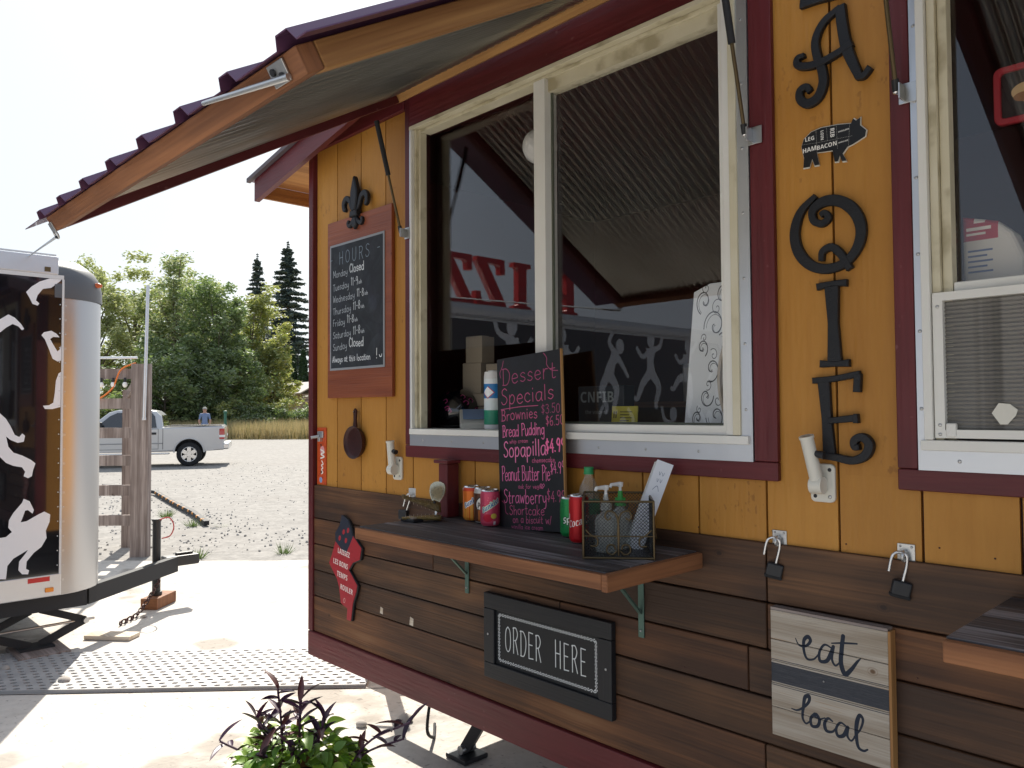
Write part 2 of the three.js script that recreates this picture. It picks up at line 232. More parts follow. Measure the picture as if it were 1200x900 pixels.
M.rust = mat({ map: tex(256, 256, (u, v) => mix3(H3(0x2c1514), H3(0x512521), fbm(u, v, 8, 8, 4, 47)), true, [0.2, 0.2]), roughness: 0.45, metalness: 0.3 });
M.bronze = mat({ color: lin(0.13, 0.095, 0.05), metalness: 0.8, roughness: 0.4 });
M.green = mat({ color: lin(0.10, 0.17, 0.14), metalness: 0.5, roughness: 0.5 });
M.white = mat({ color: lin(0.78, 0.78, 0.76), roughness: 0.45 });
M.cream = mat({ color: lin(0.70, 0.68, 0.60), roughness: 0.35 });
M.glass = mat({ color: lin(1, 1, 1), transmission: 1, thickness: 0, roughness: 0.01, ior: 1.5 });
M.rubber = mat({ color: lin(0.014, 0.014, 0.015), roughness: 0.85 });
M.screw = mat({ color: lin(0.5, 0.5, 0.5), metalness: 1, roughness: 0.35 });
M.chalk = mat({ map: tex(256, 256, (u, v) => mix3(H3(0x1d2126), H3(0x343a41), fbm(u, v, 4, 4, 5, 15)), true, [0.4, 0.4]), roughness: 0.7 });
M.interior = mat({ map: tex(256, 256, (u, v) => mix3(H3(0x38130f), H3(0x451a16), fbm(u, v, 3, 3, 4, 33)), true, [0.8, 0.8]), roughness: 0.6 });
M.concrete = (() => {
  const map = tex(1024, 1024, (u, v) => { const p = fbm(u, v, 4, 4, 5, 101), f = fbm(u, v, 90, 90, 3, 103), s = fbm(u, v, 9, 9, 4, 107), sp = fbm(u, v, 200, 200, 1, 109); let c = mix3(H3(0xaea8a0), H3(0xcec8c0), cl(0.5 + (p - 0.5) * 1.2 + (f - 0.5) * 0.5)); c = mix3(c, H3(0x6e665c), step(0.60, 0.74, s) * 0.45); return mix3(c, H3(0x55504a), step(0.86, 0.95, sp) * 0.35); }, true, [3.7, 3.7]);
  return mat({ map, bumpMap: tex(512, 512, (u, v) => fbm(u, v, 60, 60, 4, 111), false, [1.3, 1.3]), bumpScale: 0.003, roughness: 0.92 });
})();
M.gravel = (() => {
  const map = tex(1024, 1024, (u, v) => { const a = vn(u * 150, v * 150, 150, 150, 5), b = fbm(u, v, 40, 40, 3, 121), p = fbm(u, v, 3, 3, 5, 123); return mix3(mix3(H3(0x5e5b58), H3(0xa8a49e), cl(0.2 + a * 0.25 + b * 0.4)), H3(0x7d7771), step(0.5, 0.7, p) * 0.4); }, true, [4.3, 4.3]);
  return mat({ map, bumpMap: tex(1024, 1024, (u, v) => vn(u * 170, v * 170, 170, 170, 6) * 0.6 + fbm(u, v, 60, 60, 2, 8) * 0.4, false, [4.3, 4.3]), bumpScale: 0.006, roughness: 0.95 });
})();

// ---------- ground
const uvFlat = (g) => { const p = g.attributes.position, uv = new Float32Array(p.count * 2); for (let i = 0; i < p.count; i++) { uv[i * 2] = p.getX(i); uv[i * 2 + 1] = p.getZ(i); } g.setAttribute('uv', new THREE.BufferAttribute(uv, 2)); return g; };
struct('ground', uvFlat(new THREE.PlaneGeometry(900, 900).rotateX(-PI / 2)), M.gravel);
const PD = [-0.667, 0.745], PN = [0.745, 0.667], P0 = [-4.6, -2.06];           // the pad's far edge, the way it faces, a point on it
const pad = (a, n, y = 0) => [P0[0] + PD[0] * a + PN[0] * n, y, P0[1] + PD[1] * a + PN[1] * n];
function padSheet(a0, a1, n0, n1, y, wob = 0) {
  const N = 60, pos = [], idx = [];
  for (let i = 0; i <= N; i++) { const a = mix(a0, a1, i / N), w = wob * (fbm(i / N, 0.5, 16, 1, 3, 5) - 0.5); pos.push(...pad(a, n0 + w, y), ...pad(a, n1, y)); if (i) { const k = i * 2; idx.push(k - 2, k - 1, k, k - 1, k + 1, k); } }
  const g = new THREE.BufferGeometry(); g.setAttribute('position', new THREE.Float32BufferAttribute(pos, 3)); g.setIndex(idx); g.computeVertexNormals(); if (g.attributes.normal.getY(0) < 0) { const ix = g.index.array; for (let i = 0; i < ix.length; i += 3) { const t = ix[i]; ix[i] = ix[i + 1]; ix[i + 1] = t; } g.computeVertexNormals(); } return uvFlat(g);
}
// two slabs with an open joint in line with the mat's near edge
struct('concrete_pad', padSheet(-14, 14, 0, 3.91, 0.012, 0.5), M.concrete);
struct('concrete_pad', padSheet(-14, 14, 3.922, 14, 0.012), M.concrete);

// ---------- sheet-metal walkway mat with rows of slots, lying on the slab joint
{
  const o = thing('perforated_mat', 'grey steel walkway mat with rows of slots lying on concrete', 'mat', pad(0.5, 3.55, 0.012));
  const m = mat({ map: tex(256, 256, (u, v) => mix3(H3(0x8d8c8c), H3(0xb3b1af), fbm(u, v, 5, 5, 4, 3)), true, [0.6, 0.6]), roughness: 0.7, metalness: 0.1 });
  const px = 0.075, py = 0.05, NX = 8, NY = 14, s = new THREE.Shape();
  const W = NX * px, D = NY * py; s.moveTo(0, 0); s.lineTo(W, 0); s.lineTo(W, D); s.lineTo(0, D); s.closePath();
  for (let j = 0; j < NY; j++) for (let i = 0; i < NX; i++) {
    const cx = (i + 0.5 + (j % 2 ? 0.22 : -0.22)) * px, cy = (j + 0.5) * py, a = 0.021, b = 0.012, h = new THREE.Path();
    h.moveTo(cx - a, cy); h.lineTo(cx - a * 0.5, cy + b); h.lineTo(cx + a * 0.5, cy + b); h.lineTo(cx + a, cy); h.lineTo(cx + a * 0.5, cy - b); h.lineTo(cx - a * 0.5, cy - b); h.closePath(); s.holes.push(h);
  }
  const g = new THREE.ExtrudeGeometry(s, { depth: 0.015, bevelEnabled: false }).rotateX(PI / 2);
  g.translate(0, 0.02, 0);
  // along the pad's edge direction, reversed so that rows run from its right end to the left
  const ang = Math.atan2(-PD[1], PD[0]);
  for (let k = 0; k < 9; k++) {
    const e = k * (W + 0.0005) - 1.63, p = pad(e, 3.905, 0.012);
    const q = g.clone().rotateY(ang); q.translate(p[0], p[1], p[2]);
    part('panel', q, m, o);
  }
  for (const n of [3.215, 3.895]) { const a = pad(-1.63, n, 0.018), b = pad(3.77, n, 0.018); part('edge_strip', beam(a, b, 0.02, 0.012), m, o); }
}

// ---------- the food cart: front wall in the plane z = 0
const CX1 = 4.7, CD = 2.0, YB = 0.592, YM = 1.258, YT = 2.84;
const cart = thing('food_cart', 'yellow and brown wood-sided food cart with maroon trim and two serving windows', 'food cart', [2.35, 0, -1]);
const W1 = [0.78, 2.225, 1.475, 2.70], W2 = [2.645, 3.95, 1.475, 2.70];          // rough openings
{
  // backing wall, in pieces round the two openings
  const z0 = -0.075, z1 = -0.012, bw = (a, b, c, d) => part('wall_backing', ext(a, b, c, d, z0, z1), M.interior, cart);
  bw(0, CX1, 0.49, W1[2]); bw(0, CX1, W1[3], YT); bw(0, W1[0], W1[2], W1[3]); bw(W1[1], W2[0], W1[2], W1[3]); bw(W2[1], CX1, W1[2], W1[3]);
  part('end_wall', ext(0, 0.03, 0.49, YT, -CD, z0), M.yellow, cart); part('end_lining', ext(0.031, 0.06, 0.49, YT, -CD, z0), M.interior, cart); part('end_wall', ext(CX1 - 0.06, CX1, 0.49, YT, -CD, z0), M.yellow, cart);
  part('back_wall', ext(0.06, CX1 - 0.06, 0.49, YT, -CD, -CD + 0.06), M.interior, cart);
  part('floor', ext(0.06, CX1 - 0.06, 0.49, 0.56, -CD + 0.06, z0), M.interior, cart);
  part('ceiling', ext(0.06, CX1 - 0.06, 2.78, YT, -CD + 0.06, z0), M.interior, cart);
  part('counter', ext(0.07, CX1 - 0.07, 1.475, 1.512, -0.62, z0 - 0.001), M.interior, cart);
  // upper siding: vertical boards between grooves
  const gr = [0.022, 0.2, 0.393, 0.578, 0.763, 0.948, 1.133, 1.318, 1.503, 1.688, 1.873, 2.062, 2.262, 2.447, 2.632, 2.82, 3.005, 3.19, 3.375, 3.56, 3.745, 3.93, 4.115, 4.3, 4.485, CX1];
  for (let i = 0; i < gr.length - 1; i++) {
    const a = gr[i] + 0.003, b = gr[i + 1] - 0.003, inW = (w) => b > w[0] - 0.03 && a < w[1] + 0.05;
    const bd = (x0, x1, y0, y1) => part('siding_board', bp(ext(x0, x1, y0, y1, -0.012, 0), 1), M.yellows[(i * 7 + (i >> 1)) % 3], cart);
    const w = inW(W1) ? W1 : inW(W2) ? W2 : null;
    if (!w) { bd(a, b, YM, YT); continue; }
    if (a < w[0] - 0.035) bd(a, w[0] - 0.03, 1.44, YT);
    if (b > w[1] + 0.055) bd(w[1] + 0.05, b, 1.44, YT);
    bd(a, b, YM, 1.44); bd(a, b, 2.78, YT);
  }
  // lower cladding: stained lap boards with their butt joints
  const rows = [[1.258, 1.110, [2.263]], [1.106, 0.992, [0.9, 2.262, 3.6]], [0.988, 0.874, [1.55, 2.208, 3.1]], [0.870, 0.757, [3.3]], [0.753, 0.594, [2.252, 3.9]]];
  let k = 0;
  for (const [yt, yb, js] of rows) {
    const xs = [0.004, ...js, CX1];
    for (let i = 0; i < xs.length - 1; i++) {
      const g = rext(xs[i] + (i ? 0.002 : 0), xs[i + 1] - 0.001, yb, yt, -0.011, 0.012, 0.004);
      part('plank', bp(g, 0), M.brown[[2, 0, 3, 1, 3, 2, 0, 3, 2, 3, 1, 2, 3, 0][k++ % 14]], cart);
    }
  }
  // a few specks of old paint on the planks
  for (const [x, y, s] of [[0.562, 0.782, 0.011], [0.766, 0.776, 0.013]]) part('paint_fleck', extr(poly([[x - s, y - s], [x + s * 0.8, y - s * 1.2], [x + s, y + s], [x - s * 0.6, y + s * 1.4]]), 0.0012, 0).translate(0, 0, 0.0122), M.pale, cart);
  part('skirt_board', bp(rext(-0.016, CX1, 0.483, YB, -0.02, 0.024, 0.004), 0), M.maroon, cart);
  part('corner_trim', bp(rext(-0.018, 0.020, YB + 0.002, YT - 0.03, -0.06, 0.022, 0.003), 1), M.maroon, cart);
  part('top_trim', bp(rext(0.021, 0.732, 2.80, 2.90, 0.0, 0.02, 0.003), 0), M.maroon, cart);

  // the roof: slopes down past the far end, with rake board and soffit
  const slope = 0.19, ry = (x) => 2.72 + slope * (x + 0.39), rx1 = 2.35;
  const slab = (x0, x1, y, t, z0_, z1_) => { const s = poly([[x0, ry(x0) + y], [x1, ry(x1) + y], [x1, ry(x1) + y + t], [x0, ry(x0) + y + t]]); return extr(s, z1_ - z0_, 0).translate(0, 0, z0_); };
  part('soffit', bp(slab(-0.37, 0.75, 0.0, 0.02, -CD - 0.1, 0.085), 2), M.fir, cart);
  part('rake_board', bp(slab(-0.39, 0.75, -0.085, 0.105, 0.086, 0.112), 0), M.maroon, cart);
  part('eave_board', bp(ext(-0.39, -0.371, 2.655, 2.722, -CD - 0.1, 0.085), 2), M.fir, cart);
  const roof = part('roof', slab(-0.42, rx1 + 0.4, 0.022, 0.012, -CD - 0.14, 0.13), M.purple, cart);
  part('roof_edge', slab(-0.43, 0.74, 0.02, 0.02, 0.115, 0.135), mat({ color: lin(0.12, 0.10, 0.11), roughness: 0.7 }), roof);
  part('roof', extr(poly([[rx1 + 0.4, ry(rx1 + 0.4) + 0.022], [5.1, 2.70], [5.1, 2.712], [rx1 + 0.4, ry(rx1 + 0.4) + 0.034]]), CD + 0.27, 0).translate(0, 0, -CD - 0.14), M.purple, cart);

  // window surrounds
  function windowOn(w, two) {
    const [a, b, c, d] = w, L = two ? 0.057 : 0.045;
    const sur = part('window_trim', bp(rext(a - L, b + 0.078, c - 0.06, c - 0.013, 0.001, 0.018, 0.003), 0), M.maroon, cart);
    part('window_trim', bp(rext(a - L, a - 0.014, c - 0.012, YT, 0.001, 0.018, 0.003), 1), M.maroon, cart);
    part('window_trim', bp(rext(b + 0.014, b + 0.078, c - 0.012, YT, 0.001, 0.018, 0.003), 1), M.maroon, cart);
    part('window_trim', bp(rext(a - 0.013, b + 0.013, d + 0.014, YT, 0.001, 0.02, 0.003), 0), M.maroon, cart);
    const fr = part('window_frame', bp(merge([ext(a - 0.012, b + 0.012, c - 0.014, c + 0.032, 0.002, 0.020), ext(a - 0.012, a + 0.006, c + 0.032, d + 0.012, 0.002, 0.020), ext(b - 0.022, b + 0.012, c + 0.032, d + 0.012, 0.002, 0.020)]), 1), M.alu, cart);
    for (let x = a + 0.07; x < b; x += 0.175) part('screw', new THREE.SphereGeometry(0.0042, 8, 5).scale(1, 1, 0.5).translate(x, c + 0.008, 0.020), M.screw, fr);
    for (let y = c + 0.12; y < d; y += 0.17) part('screw', new THREE.SphereGeometry(0.0042, 8, 5).scale(1, 1, 0.5).translate(two ? a - 0.003 : b - 0.006, y, 0.020), M.screw, fr);
    // vinyl casing with stepped tracks
    const cs = (x0, x1, y0, y1, z0_, z1_, m, nm = 'jamb') => part(nm, bp(rext(x0, x1, y0, y1, z0_, z1_, 0.002), 1), m, fr);
    cs(a - 0.004, b + 0.004, c + 0.03, c + 0.052, -0.09, 0.030, M.vinyl, 'sill');
    const J = two ? 1 : 0.62; cs(a + 0.004, a + 0.004 + 0.018 * J, c + 0.053, d, -0.028, 0.030, M.vinyl); cs(a + 0.0045 + 0.018 * J, a + 0.004 + 0.036 * J, c + 0.053, d, -0.028, 0.016, M.yellowed); cs(a + 0.0045 + 0.036 * J, a + 0.004 + 0.056 * J, c + 0.053, d, -0.028, 0.004, M.yellowed);
    cs(b - 0.042, b - 0.020, c + 0.053, d, -0.10, 0.026, M.yellowed); cs(b - 0.064, b - 0.0425, c + 0.053, d, -0.10, 0.020, M.vinyl);
    cs(a - 0.004, b + 0.004, d + 0.0005, d + 0.016, -0.03, 0.028, M.yellowed, 'head'); cs(a + 0.0045 + 0.056 * J, b - 0.065, d - 0.012, d, -0.046, 0.004, M.yellowed, 'head');
    return fr;
  }
  const f1 = windowOn(W1, false);
  {
    const [a, b, c, d] = W1, m0 = 1.452, y0 = c + 0.053;
    const sash = part('sash', bp(merge([ext(m0, m0 + 0.050, y0, d - 0.0125, -0.045, 0.012), ext(m0 + 0.050, b - 0.065, y0, y0 + 0.024, -0.045, 0.010), ext(b - 0.078, b - 0.065, y0 + 0.024, d - 0.0125, -0.045, 0.010)]), 1), M.vinyl, f1);
    part('sash_rail', bp(ext(m0 + 0.050, b - 0.078, d - 0.054, d - 0.0125, -0.045, -0.006), 0), M.yellowed, sash);
    part('pane', ext(m0 + 0.049, b - 0.077, y0 + 0.023, d - 0.053, -0.030, -0.026), M.glass, sash);
    part('pane_gasket', merge([ext(m0 + 0.050, m0 + 0.057, y0 + 0.025, d - 0.055, -0.025, -0.018), ext(b - 0.085, b - 0.078, y0 + 0.025, d - 0.055, -0.025, -0.018), ext(m0 + 0.057, b - 0.085, y0 + 0.025, y0 + 0.031, -0.025, -0.018)]), mat({ color: lin(0.10, 0.11, 0.08), roughness: 0.6 }), sash);
    // the left half: a shorter clear pane hangs above the serving gap
    part('pane', ext(a + 0.003, m0 - 0.001, 1.83, d - 0.0125, -0.072, -0.067), M.glass, f1);
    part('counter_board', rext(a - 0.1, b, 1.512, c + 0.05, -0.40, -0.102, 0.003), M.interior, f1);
  }
  const f2 = windowOn(W2, true);
  {
    const [a, b, c, d] = W2, y0 = c + 0.053;
    // upper fixed pane and a lower pleated side panel in a white frame
    part('pane', ext(a + 0.061, b - 0.065, 1.868, d - 0.0125, -0.030, -0.026), M.glass, f2);
    part('meeting_rail', bp(rext(a + 0.061, b - 0.065, 1.846, 1.867, -0.05, 0.002, 0.003), 0), M.vinyl, f2);
    const pf = part('panel_frame', bp(merge([ext(a + 0.024, a + 0.044, y0 + 0.004, 1.845, -0.02, 0.022), ext(a + 0.044, b - 0.07, 1.827, 1.845, -0.02, 0.022), ext(a + 0.044, b - 0.07, y0 + 0.004, y0 + 0.022, -0.02, 0.022)]), 0), M.vinyl, f2);
    const pp = [], nP = 31; for (let i = 0; i <= nP * 2; i++) pp.push([(i % 2 ? 0.010 : 0.004) + 0.001 * (rnd() - 0.5), mix(y0 + 0.0225, 1.8265, i / (nP * 2))]);
    const s = poly([...pp, [-0.012, 1.8265], [-0.012, y0 + 0.0225]]), g = extr(s, b - 0.07 - a - 0.0445, 0).rotateY(PI / 2); g.scale(1, 1, -1);
    const gg = new THREE.ExtrudeGeometry(s, { depth: b - a - 0.1145, bevelEnabled: false }); gg.applyMatrix4(new THREE.Matrix4().makeBasis(new V3(0, 0, 1), new V3(0, 1, 0), new V3(1, 0, 0))); gg.translate(a + 0.0445, 0, 0);
    { const ix = gg.toNonIndexed(), p = ix.attributes.position.array; for (let i = 0; i < p.length; i += 9) for (let c2 = 0; c2 < 3; c2++) { const t = p[i + 3 + c2]; p[i + 3 + c2] = p[i + 6 + c2]; p[i + 6 + c2] = t; } ix.computeVertexNormals(); ix.userData = {}; part('pleated_panel', bp(ix, 0), mat({ map: tex(256, 256, (u, v) => mix3(mix3(H3(0x7c7a76), H3(0xa19e99), fbm(u, v, 4, 30, 4, 3)), H3(0x4c4945), step(0.5, 0.8, fbm(u, v, 14, 14, 4, 4)) * 0.6), true, [0.4, 0.4]), roughness: 0.75 }), f2); }
    part('sticker_patch', extr(poly([[2.775, 1.585], [2.79, 1.562], [2.803, 1.562], [2.818, 1.58], [2.822, 1.592], [2.808, 1.604], [2.788, 1.606]]), 0.0015, 0).translate(0, 0, 0.0112), M.cream, f2);
    for (const [x, y] of [[a + 0.034, 1.54], [a + 0.034, 1.56], [a + 0.034, 1.815]]) part('screw', new THREE.SphereGeometry(0.004, 8, 5).scale(1, 1, 0.5).translate(x, y, 0.022), M.screw, pf);
    part('bracket', rext(a + 0.046, a + 0.066, y0 + 0.006, y0 + 0.036, 0.012, 0.0255, 0.003), M.vinyl, pf);
  }
  // nail heads
  for (let i = 0; i < 46; i++) { const low = i % 2, x = gr[i % 25] + rr(-0.05, 0.05), y = low ? [1.24, 1.125, 1.09, 1.005, 0.97, 0.89, 0.77, 0.61][Math.floor(rnd() * 8)] : rr(1.272, 1.30); if (x > 0.05) part('nail', new THREE.SphereGeometry(0.0022, 6, 4).scale(1, 1, 0.35).translate(x, y, low ? 0.0122 : 0.0002), M.rust, cart); }
  // chassis, tongue, jack and wheel under the floor
  part('chassis_rail', ext(-0.3, 4.3, 0.38, 0.488, -0.62, -0.55), M.blackRough, cart); part('chassis_rail', ext(-0.3, 4.3, 0.38, 0.488, -1.5, -1.43), M.blackRough, cart);
  part('tongue', beam([-0.2, 0.42, -0.58], [-0.85, 0.42, -0.95], 0.05, 0.09), M.blackRough, cart); part('tongue', beam([-0.2, 0.42, -1.46], [-0.85, 0.42, -0.97], 0.05, 0.09), M.blackRough, cart);
  part('coupler', rext(-1.05, -0.80, 0.38, 0.46, -1.0, -0.92, 0.01), M.blackRough, cart);
  part('tongue_jack', merge([cyl(0.032, 0.032, 0.86, -0.82, 0.47, -0.96), cyl(0.09, 0.09, 0.02, -0.82, 0.03, -0.96), rod([-0.82, 0.88, -0.96], [-0.95, 0.88, -0.86], 0.012)]), M.blackRough, cart);
  for (const x of [2.9]) { const wh = part('wheel', new THREE.TorusGeometry(0.24, 0.09, 10, 24).translate(x, 0.33, -0.35), M.rubber, cart); part('hub', cyl(0.17, 0.17, 0.08, 0, 0, 0, 20).rotateX(PI / 2).translate(x, 0.33, -0.35), M.zinc, wh); }
}
// ---------- hinged awnings with their frames and gas struts
function makeAwning(x0, width, label, over) {
  const o = local('awning_flap', label, 'awning', [x0, 2.82, 0.04], 0, 'propped awnings over the serving windows'); o.rotation.x = 30.1 * PI / 180;
  const L = 1.405, h = 0.044, t = 0.036;
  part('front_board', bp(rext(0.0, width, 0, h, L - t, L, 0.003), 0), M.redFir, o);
  part('side_board', bp(rext(0.0, t, 0.0, h, 0.04, L - t - 0.001, 0.003), 2), M.maroon, o);
  part('side_board', bp(rext(width - t, width, 0.0, h, 0.04, L - t - 0.001, 0.003), 2), M.fir, o);
  part('hinge_board', bp(rext(0.0, width, 0.0, h, 0.0, 0.039, 0.003), 0), M.fir, o);
  const N = 36 * 8, pos = [], idx = [];
  for (let i = 0; i <= N; i++) { const x = mix(t + 0.001, width - t - 0.001, i / N), y = h - 0.012 + 0.0062 * Math.cos((x / 0.036) * 2 * PI); for (const z of [0.04, L * 0.5, L - t - 0.001]) pos.push(x, y, z); if (i) for (const q of [0, 1]) { const k = i * 3 + q; idx.push(k - 3, k - 2, k, k - 2, k + 1, k); } }
  const cg = new THREE.BufferGeometry(); cg.setAttribute('position', new THREE.Float32BufferAttribute(pos, 3)); cg.setIndex(idx); cg.computeVertexNormals();
  const up = cg.clone(), dn = cg.clone().translate(0, -0.0012, 0); { const ix = dn.index.array; for (let i = 0; i < ix.length; i += 3) { const q = ix[i]; ix[i] = ix[i + 1]; ix[i + 1] = q; } dn.computeVertexNormals(); }
  part('corrugated_sheet', bp(up, 2), M.galv, o);
  // purple ribbed sheet on top
  const pr = [], r0 = 2.19 - 0.745; let xs = -0.16; const ribs = []; for (let i = -8; i <= 1; i++) { const c = r0 + i * 0.204; if (c > 0.035 - over && c < width + 0.03) ribs.push(c); }
  const top = []; top.push([-over, 0]); for (const c of ribs) top.push([c - 0.030, 0], [c - 0.017, 0.019], [c + 0.017, 0.019], [c + 0.030, 0]); top.push([width + 0.06, 0]);
  const s = poly([...top, ...top.slice().reverse().map(([x, y]) => [x, y - 0.0022])]);
  const pg = extr(s, L + 0.014, 0).translate(0, h + 0.0035, 0.0);
  const ps = part('roof_sheet', pg, M.purple, o);
  for (let i = 0; i < ribs.length - 1; i++) for (const z of [L - 0.02, 0.1]) part('roofing_screw', new THREE.SphereGeometry(0.006, 6, 4).translate(ribs[i] + 0.1, h + 0.005, z), M.white, ps);
  return o;
}
const aw1 = makeAwning(0.745, 1.445, 'purple metal awning with wood frame propped open above the window with the dessert board', 0.175);
{
  const L = 1.405;   // hasp plate, latch bar and hook eye on its front and side boards
  const hp = part('hasp', bp(rbox(0.05, 0.004, 0.035, 0, 0, 0, 0.001), 0).rotateX(PI / 2).translate(1.38, 0.022, L + 0.003), M.zinc, aw1);
  part('hasp_bar', rod([1.405, 0.010, L + 0.006], [1.16, 0.044, L + 0.026], 0.006, 0.004), M.zinc, hp);
  part('bolt', cyl(0.006, 0.006, 0.006, 0, 0, 0, 8).rotateX(PI / 2).translate(1.37, 0.027, L + 0.006), M.black, hp); part('bolt', cyl(0.006, 0.006, 0.006, 0, 0, 0, 8).rotateX(PI / 2).translate(1.39, 0.016, L + 0.006), M.black, hp);
  part('hook_eye', merge([new THREE.TorusGeometry(0.012, 0.003, 6, 12).translate(0.012, -0.008, L + 0.002), rbox(0.03, 0.03, 0.004, 0.014, 0.012, L + 0.002, 0.001)]), M.zinc, aw1);
}
makeAwning(2.6, 1.47, 'purple metal awning propped open above the window with the pleated grey panel', 0.03);
function strut(x, z0, label) {
  const o = thing('gas_strut', label, 'gas strut', [x, 2.3, z0], 'gas struts holding the awnings');
  const a = new V3(x, 2.30, z0 + 0.018), b = new V3(x + 0.004, 2.715, z0 + 0.135), m = a.clone().lerp(b, 0.52);
  part('rod', rod(a.toArray(), m.toArray(), 0.005), M.bronze, o); part('cylinder', rod(m.toArray(), b.toArray(), 0.0095), M.blackRough, o); part('end_fitting', rod(a.toArray(), a.clone().lerp(b, 0.06).toArray(), 0.008), M.black, o);
  const br = part('bracket', merge([rext(x - 0.002, x + 0.036, 2.275, 2.32, z0 - 0.004, z0, 0.001), rext(x + 0.008, x + 0.012, 2.28, 2.315, z0, z0 + 0.03, 0.001)]), M.zinc, o);
  part('ball_stud', new THREE.SphereGeometry(0.008, 8, 6).translate(a.x, a.y, a.z), M.steel, br);
}
strut(0.742, 0.024, 'black gas strut beside the hours board'); strut(2.242, 0.026, 'black gas strut between the letter A and the sliding window'); strut(2.612, 0.024, 'black gas strut beside the window with the pleated panel');
single('tie_cord', tube([[0.757, 2.10, 1.253], [-0.9, 2.358, 0.935], [-2.552, 2.615, 0.617]], 0.004, 6, 24), mat({ color: lin(0.55, 0.6, 0.66), roughness: 0.6 }), 'thin pale cord tied from the awning corner to the trailer roof', 'cord', [-1, 2.4, 0.9]);

// ---------- iron letters and ornaments on the wall
const Fz = 0.0015;
function letter(name, label, strokes, serif = []) {
  const gs = strokes.map(([p, w, n], i) => extr(stroke(p, w.map((v) => v * 1.2), n ?? 36), 0.012 + i * 0.0008, 0.0016).translate(0, 0, Fz + 0.0016));
  serif.forEach((p, i) => gs.push(extr(poly(p), 0.0125 + i * 0.0007, 0.0016).translate(0, 0, Fz + 0.0016)));
  const g = bp(merge(gs), 0); g.computeBoundingBox(); const b = g.boundingBox;
  single(name, g, M.iron, label, 'letter', [(b.min.x + b.max.x) / 2, b.min.y, 0], 'black letters of the vertical sign');
}
letter('iron_letter', 'black scrolled iron letter A above the pig sign', [
  [[[2.479, 2.552], [2.437, 2.530], [2.417, 2.492], [2.422, 2.448], [2.432, 2.416], [2.434, 2.381], [2.418, 2.350], [2.393, 2.344], [2.375, 2.362], [2.377, 2.383], [2.393, 2.386], [2.401, 2.372]], [0.012, 0.016, 0.018, 0.019, 0.018, 0.014, 0.012], 48],
  [[[2.479, 2.556], [2.484, 2.503], [2.494, 2.445], [2.520, 2.372]], [0.020, 0.021, 0.022, 0.016]], [[[2.514, 2.372], [2.530, 2.370], [2.546, 2.386]], [0.012, 0.012]],
  [[[2.390, 2.466], [2.372, 2.463], [2.371, 2.447], [2.391, 2.437], [2.427, 2.434], [2.469, 2.443], [2.507, 2.456]], [0.008, 0.014, 0.015, 0.014, 0.012]]]);
letter('iron_letter', 'black scrolled iron letter Q under the pig sign', [
  [[[2.410, 2.113], [2.371, 2.080], [2.355, 2.029], [2.365, 1.981], [2.395, 1.945], [2.435, 1.931], [2.480, 1.941], [2.508, 1.973], [2.517, 2.015], [2.501, 2.060], [2.465, 2.090], [2.426, 2.094], [2.402, 2.078], [2.405, 2.052], [2.426, 2.042], [2.441, 2.055], [2.430, 2.068], [2.421, 2.062]], [0.010, 0.019, 0.022, 0.020, 0.017, 0.020, 0.023, 0.021, 0.015, 0.014, 0.012, 0.010], 84],
  [[[2.421, 1.952], [2.425, 1.974], [2.446, 1.982], [2.467, 1.964], [2.490, 1.923]], [0.010, 0.014, 0.016, 0.014]]]);
letter('iron_letter', 'black iron letter I with flared serifs between Q and E', [[[[2.445, 1.888], [2.447, 1.80], [2.449, 1.702]], [0.028, 0.020, 0.028], 16], [[[2.409, 1.890], [2.445, 1.894], [2.482, 1.892]], [0.014, 0.010, 0.014], 10], [[[2.414, 1.704], [2.449, 1.702], [2.484, 1.703]], [0.015, 0.010, 0.015], 10]]);
letter('iron_letter', 'black iron letter E with a curled foot above the flag holder', [
  [[[2.421, 1.664], [2.427, 1.573], [2.432, 1.482]], [0.024, 0.019, 0.024], 14], [[[2.394, 1.664], [2.446, 1.667], [2.508, 1.677]], [0.012, 0.012, 0.012], 10], [[[2.503, 1.677], [2.500, 1.634]], [0.013, 0.014], 4], [[[2.432, 1.567], [2.497, 1.574]], [0.012, 0.014], 4], [[[2.497, 1.584], [2.497, 1.562]], [0.007, 0.010], 4],
  [[[2.403, 1.486], [2.453, 1.480], [2.489, 1.475], [2.518, 1.489], [2.526, 1.515], [2.511, 1.530], [2.493, 1.522], [2.494, 1.506], [2.504, 1.507]], [0.013, 0.015, 0.017, 0.016, 0.014, 0.010], 40]]);
letter('iron_letter', 'black iron letter E at the top of the sign above the letter A', [[[[2.392, 2.70], [2.394, 2.594]], [0.022, 0.022], 6], [[[2.380, 2.592], [2.423, 2.590], [2.484, 2.582]], [0.012, 0.012], 8], [[[2.39, 2.652], [2.46, 2.652]], [0.012, 0.012], 6]]);
